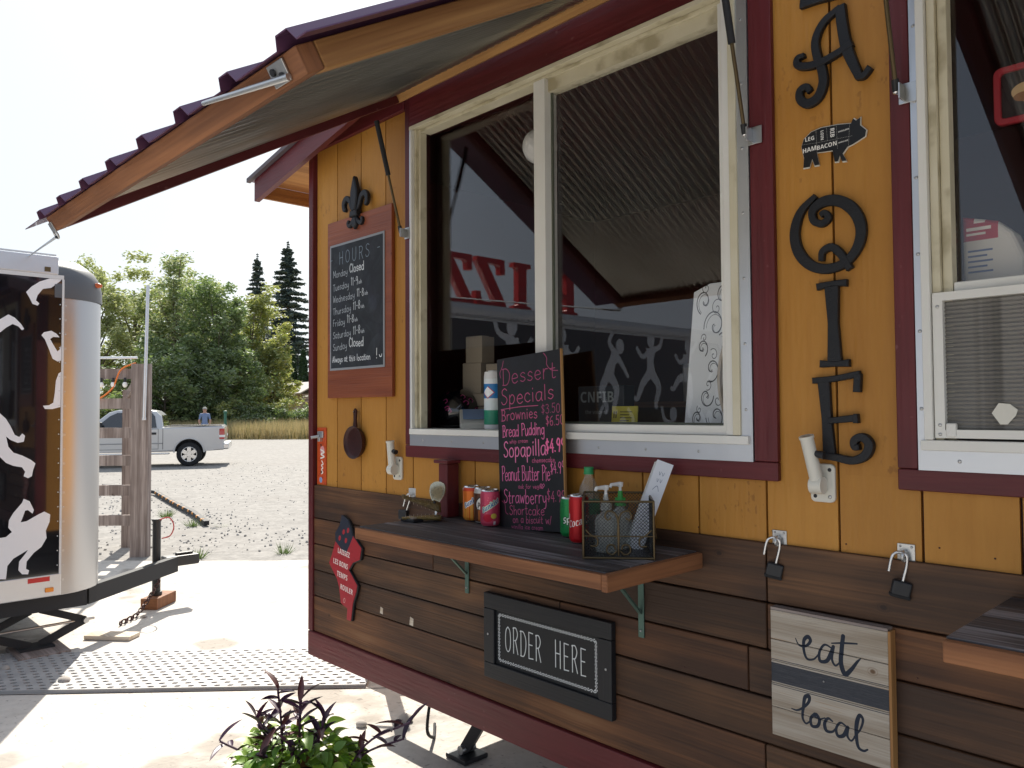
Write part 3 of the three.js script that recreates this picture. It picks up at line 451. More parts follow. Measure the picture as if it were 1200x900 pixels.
// pig-shaped butcher's chart
{
  const P = [[2.373, 2.243], [2.379, 2.261], [2.399, 2.275], [2.424, 2.279], [2.465, 2.276], [2.498, 2.270], [2.503, 2.281], [2.510, 2.274], [2.520, 2.279], [2.519, 2.260], [2.533, 2.244], [2.530, 2.229], [2.515, 2.223], [2.500, 2.217], [2.488, 2.214], [2.476, 2.200], [2.485, 2.180], [2.474, 2.181], [2.469, 2.198], [2.465, 2.183], [2.456, 2.184], [2.452, 2.214], [2.412, 2.218], [2.418, 2.186], [2.406, 2.186], [2.400, 2.206], [2.393, 2.186], [2.377, 2.187], [2.379, 2.212]];
  const o = thing('pig_sign', 'black pig-shaped cuts of meat sign between letters A and Q', 'sign', [2.45, 2.18, 0]);
  part('rim', extr(poly(P), 0.004, 0.001).translate(0, 0, Fz), M.cream, o);
  const x0 = 2.365, x1 = 2.540, y0 = 2.175, y1 = 2.290, X = (x) => (x - x0) / (x1 - x0) * 768, Y = (y) => (y1 - y) / (y1 - y0) * 512;
  const t = canvas(768, 512, (c) => {
    c.fillStyle = '#121316'; c.fillRect(0, 0, 768, 512); c.strokeStyle = '#c9c6be'; c.lineWidth = 3; c.setLineDash([10, 7]);
    for (const l of [[2.378, 2.247, 2.412, 2.243], [2.412, 2.277, 2.414, 2.218], [2.412, 2.243, 2.50, 2.238], [2.438, 2.277, 2.44, 2.24], [2.462, 2.275, 2.464, 2.216], [2.494, 2.27, 2.49, 2.216]]) { c.beginPath(); c.moveTo(X(l[0]), Y(l[1])); c.lineTo(X(l[2]), Y(l[3])); c.stroke(); }
    c.setLineDash([]); c.fillStyle = '#f0ede6'; c.textAlign = 'center'; c.textBaseline = 'middle';
    const w = (s, x, y, px, r = 0) => { c.save(); c.translate(X(x), Y(y)); c.rotate(r); c.font = 'bold ' + px + 'px sans-serif'; c.fillText(s, 0, 0); c.restore(); };
    w('LEG', 2.396, 2.257, 60); w('LOIN', 2.427, 2.258, 44, PI / 2); w('RIB', 2.452, 2.258, 62, PI / 2); w('SHOULDER', 2.479, 2.256, 22, -0.05); w('SHOULDER', 2.478, 2.230, 20, -0.05); w('HAM', 2.395, 2.231, 70, -0.04); w('BACON', 2.438, 2.230, 64, -0.02);
  });
  const cx = 2.452, cy = 2.232, g = new THREE.ExtrudeGeometry(poly(P.map(([x, y]) => [x + (cx - x) * 0.022, y + (cy - y) * 0.055])), { depth: 0.0015, bevelEnabled: false }).translate(0, 0, Fz + 0.0052);
  part('chart_face', faceUV(g, x0, x1, y0, y1), mat({ map: t, roughness: 0.4 }), o);
}
// fleur-de-lis hung on the hours board
{
  const X = 0.385, Y = 2.385, s = 1, st = [];
  const q = (p) => p.map(([x, y]) => [X + x * s, Y + y * s]);
  const blade = poly(q([[0, 0.222], [0.014, 0.19], [0.026, 0.155], [0.026, 0.125], [0.018, 0.09], [0.012, 0.07], [-0.012, 0.07], [-0.018, 0.09], [-0.026, 0.125], [-0.026, 0.155], [-0.014, 0.19]]));
  const g = [extr(blade, 0.016, 0.005).translate(0, 0, 0.004)];
  for (const k of [-1, 1]) {
    g.push(extr(stroke(q([[0.012 * k, 0.066], [0.028 * k, 0.09], [0.048 * k, 0.128], [0.072 * k, 0.137], [0.090 * k, 0.118], [0.086 * k, 0.092], [0.074 * k, 0.086]]), [0.012, 0.018, 0.024, 0.026, 0.022, 0.014], 26), 0.012, 0.003).translate(0, 0, 0.004));
    g.push(extr(stroke(q([[0.010 * k, 0.045], [0.026 * k, 0.022], [0.046 * k, 0.012], [0.056 * k, 0.026], [0.048 * k, 0.036]]), [0.012, 0.018, 0.016, 0.012], 20), 0.0127, 0.003).translate(0, 0, 0.004));
  }
  g.push(extr(poly(q([[-0.03, 0.046], [-0.026, 0.072], [0.026, 0.072], [0.03, 0.046]])), 0.019, 0.004).translate(0, 0, 0.004));
  g.push(extr(poly(q([[-0.012, 0.045], [-0.02, 0.012], [0, -0.008], [0.02, 0.012], [0.012, 0.045]])), 0.015, 0.004).translate(0, 0, 0.004));
  single('fleur_de_lis', bp(merge(g), 0).translate(0, 0, 0.012), M.iron, 'black iron fleur de lis at the top of the hours board', 'ornament', [X, Y, 0.012]);
}
// opening-hours board
{
  const o = thing('hours_board', 'stained wood board with chalkboard listing opening hours', 'sign', [0.395, 1.654, 0.002]);
  part('backboard', bp(rext(0.145, 0.645, 1.654, 2.442, 0.002, 0.018, 0.003), 0), M.redwood, o);
  const x0 = 0.172, x1 = 0.598, y0 = 1.776, y1 = 2.336;
  const t = canvas(780, 1024, (c, w, h) => {
    c.fillStyle = '#8f9296'; c.fillRect(0, 0, w, h); for (let i = 0; i < 420; i++) { c.fillStyle = i % 2 ? '#5d6064' : '#b8babd'; const q = i / 420 * (2 * w + 2 * h); const a = q < w ? [q, 8] : q < w + h ? [w - 8, q - w] : q < 2 * w + h ? [q - w - h, h - 8] : [8, q - 2 * w - h]; c.fillRect(a[0] - 4, a[1] - 8, 5, 16); }
    c.fillStyle = '#1d2126'; c.fillRect(18, 18, w - 36, h - 36);
    for (let i = 0; i < 240; i++) { c.fillStyle = 'rgba(150,158,168,' + (0.012 + 0.03 * rnd()) + ')'; c.beginPath(); c.ellipse(rnd() * w, rnd() * h, 30 + rnd() * 120, 10 + rnd() * 50, rnd() * 3, 0, 7); c.fill(); }
    c.fillStyle = '#8f9296'; c.fillRect(0, 0, w, 16); c.fillRect(0, h - 16, w, 16); c.fillRect(0, 0, 16, h); c.fillRect(w - 16, 0, 16, h);
    hand(c, '- HOURS -', w / 2 - 10, 165, 100, 'rgba(150,165,178,0.75)', 6, { center: true, gap: 2.4, rise: -0.02 });
    const L = [['Monday', 'Closed', 1], ['Tuesday', '11-9', 0], ['Wednesday', '11-8', 0], ['Thursday', '11-8', 0], ['Friday', '11-8', 0], ['Saturday', '11-8', 0], ['Sunday', 'Closed', 1]];
    L.forEach(([d, v, b], i) => { const y = 270 + i * 97 + (i ? 10 : 0); const e = hand(c, d, 50, y, 54, '#b2b8bc', 4.5, { wide: 0.95, rise: -0.03 }) + 28; const f = hand(c, v, e, y - 16, b ? 66 : 62, '#cfd3d4', b ? 8 : 5.5, { wide: 0.85 }); if (!b) hand(c, 'ish', f + 4, y - 18, 30, '#c6cbce', 4); });
    hand(c, 'Always at this location', 40, 958, 48, '#dfe2e4', 5.5, { wide: 0.86 }); hand(c, '!', 668, 950, 76, '#e8eaea', 7); curve(c, [[712, 930], [722, 944], [738, 942], [744, 926]]);
  });
  part('chalkboard', faceUV(rext(x0, x1, y0, y1, 0.0181, 0.0215, 0.001), x0, x1, y0, y1), mat({ map: t, roughness: 0.75 }), o);
}
// small iron skillet
{
  const o = thing('iron_skillet', 'small rusty iron skillet hanging under the hours board', 'skillet', [0.377, 1.39, 0.002]);
  const pr = [[0, 0], [0.058, 0], [0.066, 0.004], [0.074, 0.026], [0.070, 0.026], [0.062, 0.007], [0, 0.006]].map(([r, y]) => new THREE.Vector2(r, y));
  part('pan', new THREE.LatheGeometry(pr, 36).rotateX(PI / 2).scale(1, 0.95, 1).translate(0.372, 1.462, 0.004), M.rust, o);
  part('handle', extr((() => { const s = poly([[0.363, 1.528], [0.370, 1.56], [0.366, 1.598], [0.377, 1.608], [0.388, 1.598], [0.384, 1.56], [0.389, 1.528]]); const h = new THREE.Path(); h.absarc(0.377, 1.593, 0.005, 0, PI * 2); s.holes.push(h); return s; })(), 0.007, 0.002).translate(0, 0, 0.016), M.rust, o);
  part('hook', rod([0.377, 1.593, 0.0], [0.377, 1.593, 0.03], 0.0025), M.steel, o);
}
// orange enamel bottle-opener plate
{
  const o = thing('bottle_opener', 'orange printed bottle opener plate on the corner of the wall', 'bottle opener', [0.075, 1.262, 0]);
  const x0 = 0.034, x1 = 0.112, y0 = 1.262, y1 = 1.522;
  const t = canvas(160, 512, (c, w, h) => { c.fillStyle = '#c9501f'; c.fillRect(0, 0, w, h); c.fillStyle = '#b03a1c'; for (let i = 0; i < 60; i++) c.fillRect(rnd() * w, rnd() * h, 20 * rnd(), 26 * rnd()); c.fillStyle = '#e0a0a0'; c.beginPath(); c.ellipse(92, 205, 38, 40, 0, 0, 7); c.fill(); c.save(); c.translate(92, 310); c.rotate(PI / 2); c.strokeStyle = '#f2ece2'; c.lineWidth = 13; c.lineCap = 'round'; curve(c, [[-110, 30], [-90, -34], [-70, 26], [-50, -34], [-34, 30]]); curve(c, [[-10, 10], [16, -14], [30, 16], [52, -10], [66, 14], [90, -10], [104, 16]]); c.restore(); c.fillStyle = '#8aa0c8'; c.beginPath(); c.ellipse(66, 470, 26, 26, 0, 0, 7); c.fill(); c.fillStyle = '#2b1d1a'; for (const [x, y] of [[70, 160], [72, 400]]) c.fillRect(x - 10, y - 12, 20, 24); });
  part('plate', faceUV(rext(x0, x1, y0, y1, 0.001, 0.005, 0.001), x0, x1, y0, y1), mat({ map: t, roughness: 0.35 }), o);
  part('opener', merge([rbox(0.05, 0.03, 0.008, 0.07, 1.49, 0.009, 0.003), rod([0.064, 1.482, 0.012], [0.046, 1.476, 0.045], 0.007), rbox(0.018, 0.02, 0.02, 0.072, 1.468, 0.012, 0.003)]), M.zinc, o);
}
// white flag-pole holders
function flagHolder(x, y, label, lean) {
  const o = thing('flag_holder', label, 'flag holder', [x, y, 0], 'white flag pole holders');
  const pl = part('base_plate', extr((() => { const s = new THREE.Shape(), a = 0.030, b = 0.046, r = 0.014; s.moveTo(-a + r, -b); s.lineTo(a - r, -b); s.quadraticCurveTo(a, -b, a, -b + r); s.lineTo(a, b - r); s.quadraticCurveTo(a, b, a - r, b); s.lineTo(-a + r, b); s.quadraticCurveTo(-a, b, -a, b - r); s.lineTo(-a, -b + r); s.quadraticCurveTo(-a, -b, -a + r, -b); return s; })(), 0.006, 0.002).translate(x, y, 0.002), M.cream, o);
  for (const [i, j] of [[-1, -1], [1, -1], [-1, 1], [1, 1]]) part('screw', new THREE.SphereGeometry(0.0048, 8, 5).scale(1, 1, 0.5).translate(x + i * 0.018, y + j * 0.032, 0.010), i === j ? M.black : M.screw, pl);
  const px = x - 0.002, pz = 0.030, py = y - 0.004;
  part('pivot', merge([cyl(0.021, 0.021, 0.030, 0, 0, 0, 20).rotateZ(PI / 2).translate(px, py, pz), rbox(0.022, 0.03, 0.024, px, py, 0.018, 0.004)]), M.cream, o);
  const b = [px + lean[0], py + lean[1], pz + lean[2]], a = [px + lean[0] * 0.12, py + lean[1] * 0.12, pz + lean[2] * 0.12];
  part('socket', merge([rod(a, b, 0.0155, 0.0155, 18), rod(a.map((v, i) => mix(v, b[i], 0.94)), b, 0.0175, 0.0175, 18)]), M.cream, o);
  const c = a.map((v, i) => mix(v, b[i], 0.6)); part('thumb_screw', rod([c[0] + 0.012, c[1], c[2]], [c[0] + 0.034, c[1] - 0.004, c[2]], 0.008, 0.010, 10), M.black, o);
}
flagHolder(0.668, 1.366, 'white flag pole holder left of the serving window, near the skillet', [0.0, 0.115, 0.012]);
flagHolder(2.412, 1.418, 'white flag pole holder under the letter E', [-0.012, 0.118, 0.030]);
// swivel eyes with open padlocks
function padlock(x, y, label, turn) {
  const s = thing('staple_plate', label.replace('black padlock', 'small zinc staple plate').replace('hanging open on', 'holding the padlock on'), 'hasp', [x, y - 0.03, 0], 'zinc staple plates');
  part('plate', rext(x - 0.016, x + 0.022, y - 0.028, y + 0.026, 0.0005, 0.0035, 0.0012), M.zinc, s); part('eye', new THREE.TorusGeometry(0.010, 0.004, 8, 16).rotateY(PI / 2).translate(x + 0.002, y, 0.012), M.zinc, s);
  for (const [i, j] of [[-1, -1], [1, -1], [-1, 1], [1, 1]]) part('rivet', new THREE.SphereGeometry(0.003, 6, 4).translate(x + 0.003 + i * 0.012, y + j * 0.020, 0.0035), M.screw, s);
  const o = local('padlock', label, 'padlock', [x - 0.004, y - 0.002, 0.020], turn, 'black padlocks hanging open');
  o.rotation.z = -0.22;
  part('shackle', tube([[-0.016, -0.036, 0], [-0.016, -0.006, 0], [-0.012, 0.006, 0], [0, 0.011, 0], [0.012, 0.006, 0], [0.016, -0.006, 0], [0.016, -0.055, 0]], 0.0035, 8, 28), M.steel, o);
  const b = part('body', rbox(0.040, 0.036, 0.020, 0.016, -0.068, 0, 0.005, 2), M.black, o); part('bumper', rbox(0.043, 0.008, 0.023, 0.016, -0.084, 0, 0.003), M.rubber, b);
}
padlock(2.293, 1.266, 'black padlock hanging open on the wall between shelf and flag holder', 0.5);
padlock(2.594, 1.268, 'black padlock hanging open on the wall near the pleated window', 0.5);
// red sign cut to the outline of a state
{
  const P = [[0.285, 1.147], [0.331, 1.130], [0.353, 1.102], [0.370, 1.067], [0.436, 1.021], [0.425, 0.972], [0.370, 0.952], [0.339, 0.918], [0.405, 0.861], [0.398, 0.835], [0.372, 0.783], [0.356, 0.705], [0.324, 0.704], [0.330, 0.752], [0.278, 0.766], [0.264, 0.830], [0.245, 0.867], [0.180, 0.926], [0.204, 0.967], [0.233, 1.027], [0.231, 1.064], [0.266, 1.099]];
  const o = thing('state_sign', 'red sign cut to the outline of a state with white motto and dark top', 'sign', [0.31, 0.704, 0.013]);
  part('backing', extr(poly(P), 0.010, 0.002).translate(0.004, -0.002, 0.015), M.black, o);
  const x0 = 0.17, x1 = 0.45, y0 = 0.69, y1 = 1.16, X = (x) => (x - x0) / (x1 - x0) * 448, Y = (y) => (y1 - y) / (y1 - y0) * 752;
  const t = canvas(448, 752, (c, w, h) => {
    c.fillStyle = '#a82a33'; c.fillRect(0, 0, w, h); for (let i = 0; i < 160; i++) { c.fillStyle = 'rgba(120,20,28,0.25)'; c.fillRect(rnd() * w, rnd() * h, 40 * rnd(), 5); }
    c.fillStyle = '#232a3a'; c.beginPath(); c.moveTo(X(0.22), Y(1.16)); c.lineTo(X(0.38), Y(1.16)); c.lineTo(X(0.372), Y(1.06)); c.lineTo(X(0.345), Y(1.02)); c.lineTo(X(0.318), Y(0.985)); c.lineTo(X(0.28), Y(1.0)); c.lineTo(X(0.22), Y(1.035)); c.fill();
    c.fillStyle = '#a82a33'; for (const [x, y] of [[0.268, 1.045], [0.318, 1.04], [0.30, 1.075], [0.335, 1.085]]) { c.beginPath(); c.ellipse(X(x), Y(y), 14, 20, 0.5, 0, 7); c.fill(); }
    c.fillStyle = '#e8ded6'; c.textAlign = 'center'; c.textBaseline = 'middle';
    for (const [s, x, y, px] of [['LAISSEZ', 0.300, 0.985, 50], ['LES BONS', 0.274, 0.935, 50], ['TEMPS', 0.288, 0.885, 52], ['ROULER', 0.322, 0.832, 50]]) { c.save(); c.translate(X(x), Y(y)); c.rotate(0.12); c.font = 'bold ' + px + 'px sans-serif'; c.scale(0.84, 1); c.fillText(s, 0, 0); c.restore(); }
    c.strokeStyle = '#d9b0a8'; c.lineWidth = 4; c.beginPath(); c.ellipse(X(0.305), Y(0.782), 10, 16, 0.4, 0, 7); c.stroke();
  });
  part('face', faceUV(new THREE.ExtrudeGeometry(poly(P), { depth: 0.002, bevelEnabled: false }).translate(0, 0, 0.0272), x0, x1, y0, y1), mat({ map: t, roughness: 0.4 }), o);
}
// ORDER HERE board
{
  const o = thing('order_sign', 'black framed ORDER HERE board under the counter shelf', 'sign', [1.495, 0.68, 0.013]);
  const x0 = 1.213, x1 = 1.778, y0 = 0.680, y1 = 0.968, z = 0.0125, f = 0.052, fm = mat({ ...{ color: lin(0.009, 0.010, 0.013) }, roughness: 0.55, bumpMap: M.redFir.bumpMap, bumpScale: 0.0006 });
  part('frame', bp(rext(x0, x1, y1 - f, y1, z, z + 0.022, 0.003), 0), fm, o); part('frame', bp(rext(x0, x1, y0, y0 + f, z, z + 0.022, 0.003), 0), fm, o);
  part('frame', bp(rext(x0, x0 + f, y0 + f + 0.0005, y1 - f - 0.0005, z, z + 0.0225, 0.003), 1), fm, o); part('frame', bp(rext(x1 - f, x1, y0 + f + 0.0005, y1 - f - 0.0005, z, z + 0.0225, 0.003), 1), fm, o);
  const a0 = x0 + f + 0.0005, a1 = x1 - f - 0.0005, b0 = y0 + f + 0.0005, b1 = y1 - f - 0.0005;
  const t = canvas(1024, 410, (c, w, h) => {
    c.fillStyle = '#14171b'; c.fillRect(0, 0, w, h); c.strokeStyle = '#d5d8d8'; c.fillStyle = '#d5d8d8'; c.lineWidth = 6; c.lineCap = 'round';
    const m = 34, vine = (ax, ay, bx, by, n) => { const dx = (bx - ax) / n, dy = (by - ay) / n, nx = -dy, ny = dx, q = Math.hypot(nx, ny), k = 9 / q; for (let i = 0; i < n; i++) { const s = i % 2 ? 1 : -1, x = ax + dx * i, y = ay + dy * i; curve(c, [[x, y], [x + dx * 0.5 + nx * k * s * 0.8, y + dy * 0.5 + ny * k * s * 0.8], [x + dx, y + dy]]); c.beginPath(); c.ellipse(x + dx * 0.5 - nx * k * s * 0.8, y + dy * 0.5 - ny * k * s * 0.8, 7, 5, s + i, 0, 7); c.fill(); } };
    vine(m, m, w - m, m, 34); vine(w - m, m, w - m, h - m, 14); vine(w - m, h - m, m, h - m, 34); vine(m, h - m, m, m, 14);
    hand(c, 'ORDER', 100, 292, 186, '#d9dcdc', 8, { wide: 0.52, gap: 1.5, jit: 0.12 }); hand(c, 'HERE', 612, 292, 186, '#d9dcdc', 8, { wide: 0.52, gap: 1.7, jit: 0.12 });
  });
  part('panel', faceUV(ext(a0, a1, b0, b1, z, z + 0.012), a0, a1, b0, b1), mat({ map: t, roughness: 0.6 }), o);
  for (const x of [x0 + 0.022, x1 - 0.022]) part('screw', new THREE.SphereGeometry(0.004, 8, 5).scale(1, 1, 0.5).translate(x, 0.828, z + 0.0225), M.screw, o);
}
// eat local pallet sign
{
  const o = thing('pallet_sign', 'whitewashed plank sign reading eat local with a blue stripe', 'sign', [2.43, 0.797, 0.013]);
  const x0 = 2.289, x1 = 2.568, y0 = 0.797, y1 = 1.102, z0 = 0.014, z1 = 0.042, cut = [1.102, 1.030, 0.978, 0.924, 0.866, 0.797];
  const base = M.pale.map, img = base.image;
  const words = canvas(1024, 1120, (c, w, h) => {
    // plank ground painted from the pale wood texture, then the stencil
    const id = c.createImageData(w, h); for (let j = 0; j < h; j++) for (let i = 0; i < w; i++) { const u = Math.floor(i / w * 0.279 / 1.2 * 1024 * 1.6 + 300) % 1024, v = Math.floor(j / h * 0.305 / 0.6 * 512 * 1.4 + 40) % 512, s = (v * 1024 + u) * 4, d = (j * w + i) * 4; id.data[d] = img.data[s]; id.data[d + 1] = img.data[s + 1]; id.data[d + 2] = img.data[s + 2]; id.data[d + 3] = 255; }
    c.putImageData(id, 0, 0);
    const Y = (y) => (y1 - y) / (y1 - y0) * h;
    c.fillStyle = 'rgba(46,53,64,0.84)'; c.fillRect(0, Y(0.9735), w, Y(0.9275) - Y(0.9735)); c.fillStyle = 'rgba(46,53,64,0.8)'; c.fillRect(0, Y(0.9830), w, 7); c.fillRect(0, Y(0.9210), w, 7);
    for (let i = 0; i < 900; i++) { c.fillStyle = 'rgba(200,190,175,' + 0.18 * rnd() + ')'; c.fillRect(rnd() * w, mix(Y(0.985), Y(0.918), rnd()), 20 + rnd() * 90, 1.5); }
    c.lineCap = c.lineJoin = 'round'; c.strokeStyle = '#2b3444';
    // brush script: [points], widths from to
    const br = (P, w0, w1, w2) => { const q = new THREE.CatmullRomCurve3(P.map(([x, y]) => new V3(x, y, 0))), n = 60; for (let i = 0; i < n; i++) { const a = q.getPoint(i / n), b = q.getPoint((i + 1) / n), t = i / n; c.lineWidth = 1.75 * (t < 0.5 ? mix(w0, w1, t * 2) : mix(w1, w2, t * 2 - 1)); c.beginPath(); c.moveTo(a.x, a.y); c.lineTo(b.x, b.y); c.stroke(); } };
    br([[235, 215], [262, 262], [300, 272], [345, 250], [372, 205], [352, 178], [318, 205], [310, 290], [340, 370], [400, 360], [450, 300]], 5, 20, 6);
    br([[560, 232], [500, 215], [452, 290], [458, 362], [512, 352], [560, 260], [575, 215], [562, 330], [590, 372], [640, 320]], 8, 20, 6);
    br([[660, 110], [645, 230], [640, 350], [672, 425], [720, 380], [775, 300], [800, 270]], 20, 24, 6); br([[560, 190], [660, 168], [775, 150]], 6, 10, 8);
    br([[190, 840], [235, 842], [300, 800], [352, 730], [350, 690], [318, 705], [298, 800], [290, 900], [318, 935], [365, 895]], 6, 20, 6);
    br([[400, 830], [362, 880], [372, 940], [420, 930], [440, 870], [412, 828], [400, 850], [440, 862], [490, 840]], 14, 16, 6);
    br([[555, 850], [520, 835], [486, 885], [500, 945], [550, 940], [590, 890]], 8, 18, 6);
    br([[675, 860], [625, 842], [585, 905], [600, 960], [645, 945], [685, 862], [680, 940], [710, 968], [752, 910]], 8, 18, 6);
    br([[735, 930], [790, 850], [812, 760], [790, 735], [765, 790], [755, 920], [775, 1010], [815, 1020], [845, 1000]], 6, 20, 8);
  });
  for (let i = 0; i < cut.length - 1; i++) part('plank', faceUV(rext(x0, x1, cut[i + 1] + 0.0008, cut[i] - 0.0006, z0 + 0.012, z1 + (i % 2 ? 0.0006 : 0), 0.0012), x0, x1, y0, y1), mat({ map: words, color: lin(0.68, 0.68, 0.69), roughness: 0.85, bumpMap: M.pale.bumpMap, bumpScale: 0.0005 }), o);
  const side = woodMat(M.pale.map ? { map: M.fir.map, bumpMap: M.fir.bumpMap } : {}, lin(1, 1, 1));
  part('frame', bp(merge([ext(x1 - 0.012, x1 - 0.001, y0 + 0.001, y1 - 0.001, z0 - 0.001, z0 + 0.0115), ext(x0 + 0.001, x0 + 0.012, y0 + 0.001, y1 - 0.001, z0 - 0.001, z0 + 0.0115)]), 1), side, o);
  part('edge', bp(ext(x1 + 0.0002, x1 + 0.006, y0, y1, z0, z1 - 0.001), 1), side, o); part('edge', bp(ext(x0, x1, y1 + 0.0002, y1 + 0.006, z0, z1 - 0.001), 0), M.grey, o);
  part('nail', new THREE.SphereGeometry(0.0025, 6, 4).translate(2.421, 0.957, z1), M.screw, o);
}

// ---------- counter shelves
const SY = 1.212;
function counter(x0, x1, label, brs) {
  const o = thing('counter_shelf', label, 'shelf', [(x0 + x1) / 2, SY - 0.04, 0.2], 'wooden counter shelves');
  const n = 4, z0 = 0.013, z1 = 0.40; for (let i = 0; i < n; i++) part('top_board', bp(rext(x0, x1, SY - 0.022, SY, mix(z0, z1, i / n) + 0.0006, mix(z0, z1, (i + 1) / n) - 0.0006, 0.0025), 0), M.shelf, o);
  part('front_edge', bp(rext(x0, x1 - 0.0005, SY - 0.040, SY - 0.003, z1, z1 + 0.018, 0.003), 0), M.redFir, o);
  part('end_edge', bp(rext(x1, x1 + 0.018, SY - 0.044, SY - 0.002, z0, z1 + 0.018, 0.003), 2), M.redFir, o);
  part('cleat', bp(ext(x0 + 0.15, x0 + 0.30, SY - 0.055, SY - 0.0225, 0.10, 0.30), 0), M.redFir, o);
  for (const x of brs) {
    const b = part('bracket', merge([rext(x - 0.010, x + 0.010, SY - 0.27, SY - 0.024, 0.0125, 0.018, 0.002), rext(x - 0.010, x + 0.010, SY - 0.029, SY - 0.0235, 0.0185, 0.24, 0.002)]), M.green, o);
    part('brace', beam([x, SY - 0.20, 0.02], [x, SY - 0.032, 0.19], 0.012, 0.006), M.green, b);
    for (const y of [SY - 0.25, SY - 0.08]) part('bolt', new THREE.SphereGeometry(0.004, 6, 4).translate(x, y, 0.018), M.screw, b);
  }
  if (brs.length > 1) part('latch', merge([rext(1.66, 1.74, SY - 0.062, SY - 0.048, 0.20, 0.24, 0.003), rext(1.70, 1.72, SY - 0.08, SY - 0.062, 0.22, 0.236, 0.003)]), M.rust, o);
}
counter(1.0, 2.062, 'dark weathered counter shelf under the sliding window', [1.103, 1.874]);
counter(2.80, 4.0, 'dark weathered counter shelf beside the eat local sign', [3.8]);
{ // maroon support block between shelf and window trim
  const o = thing('support_block', 'maroon wooden block standing on the shelf below the window trim', 'post', [0.985, SY, 0.03]);
  part('post', bp(rext(1.012, 1.062, SY, 1.405, 0.016, 0.072, 0.004), 1), M.maroon, o); part('cap', bp(rext(0.995, 1.075, 1.4055, 1.418, 0.019, 0.082, 0.003), 0), M.maroon, o);
}
// drink cans
function can(x, z, label, draw, o2 = {}) {
  const r = o2.r ?? 0.033, h = o2.h ?? 0.122, o = local('drink_can', label, 'can', [x, SY, z], o2.turn ?? 0, 'drink cans on the counter shelf');
  const t = canvas(768, 420, draw);
  const wall = [[r * 0.80, 0.004], [r * 0.93, 0.009], [r, 0.016], [r, h - 0.018], [r * 0.90, h - 0.006]].map((p) => new THREE.Vector2(...p));
  part('body', latheV(new THREE.LatheGeometry(wall, 40), h), mat({ map: t, metalness: 0.35, roughness: 0.32 }), o);
  const lid = [[0, h - 0.006], [r * 0.74, h - 0.006], [r * 0.78, h - 0.001], [r * 0.86, h], [r * 0.905, h - 0.0055]].map((p) => new THREE.Vector2(...p)).reverse();
  const l = part('lid', new THREE.LatheGeometry(lid, 40), M.steel, o); part('pull_tab', rbox(0.012, 0.002, 0.02, 0, h - 0.004, 0.003, 0.0008), M.steel, l);
  part('base', new THREE.LatheGeometry([[0, 0.008], [r * 0.7, 0.004], [r * 0.74, 0], [r * 0.80, 0.0042]].map((p) => new THREE.Vector2(...p)), 32), M.steel, o);
}
// the label's middle (u = 0.5) faces the turn; cans are turned to show it
const bub = (c, w, h, col, n) => { for (let i = 0; i < n; i++) { c.fillStyle = col; c.beginPath(); c.arc(rnd() * w, rnd() * h, 2 + rnd() * 8, 0, 7); c.fill(); } };
function slanted(c, s, x, y, px, fill, edge, rot = -0.22, fam = 'sans-serif') { c.save(); c.translate(x, y); c.rotate(rot); c.font = 'bold italic ' + px + 'px ' + fam; c.textAlign = 'center'; c.textBaseline = 'middle'; c.lineJoin = 'round'; c.strokeStyle = edge; c.lineWidth = px * 0.24; c.strokeText(s, 0, 0); c.fillStyle = fill; c.fillText(s, 0, 0); c.restore(); }
const face = Math.atan2(3.26 - 1.2, 1.85) + PI;   // towards the customer's side of the shelf
can(1.176, 0.052, 'orange drink can with blue lettering next to the maroon block', (c, w, h) => { c.fillStyle = '#e2731d'; c.fillRect(0, 0, w, h); c.fillStyle = '#d3421a'; c.fillRect(0, 0, w, 60); c.fillStyle = '#f2b04a'; for (let i = 0; i < 40; i++) c.fillRect(rnd() * w, h * 0.5, 10, h * 0.5); for (const X of [w * 0.0, w * 0.5, w]) { slanted(c, 'Sunkist', X, h * 0.42, 72, '#2b5fa8', '#f4f2ea', -0.5); c.fillStyle = '#f3f0e8'; c.fillRect(X + 60, h * 0.84, 34, 40); } }, { turn: face });
can(1.246, 0.062, 'brown and silver root beer can between the orange and pink cans', (c, w, h) => { c.fillStyle = '#5c3420'; c.fillRect(0, 0, w, h); c.fillStyle = '#c8c4bc'; c.fillRect(0, 0, w, 66); c.fillRect(0, h - 26, w, 26); for (const X of [0, w * 0.5, w]) { c.fillStyle = '#1a1412'; c.beginPath(); c.ellipse(X, h * 0.42, 118, 86, -0.4, 0, 7); c.fill(); c.fillStyle = '#e8e4da'; c.beginPath(); c.ellipse(X, h * 0.42, 104, 72, -0.4, 0, 7); c.fill(); slanted(c, 'A&W', X, h * 0.42, 82, '#1a1412', '#e8e4da', -0.4); c.fillStyle = '#b4672e'; c.fillRect(X - 70, h * 0.62, 70, h * 0.3); c.fillStyle = '#e8e4da'; c.fillRect(X + 40, h * 0.8, 30, 36); } }, { turn: face });
can(1.318, 0.096, 'pink drink can with a lemon picture leaning near the dessert board', (c, w, h) => { c.fillStyle = '#d14a66'; c.fillRect(0, 0, w, h); bub(c, w, h, 'rgba(230,120,140,0.6)', 60); for (const X of [0, w * 0.5, w]) { slanted(c, 'Sunkist', X, h * 0.42, 72, '#3a74b0', '#d9e8c8', -0.5); c.fillStyle = '#d2203c'; c.beginPath(); c.ellipse(X - 30, h * 0.75, 66, 44, 0, 0, 7); c.fill(); c.fillStyle = '#ecd35a'; c.beginPath(); c.ellipse(X + 46, h * 0.70, 38, 30, 0, 0, 7); c.fill(); c.fillStyle = '#f0dce0'; c.fillRect(X + 40, h * 0.84, 32, 40); } }, { turn: face });
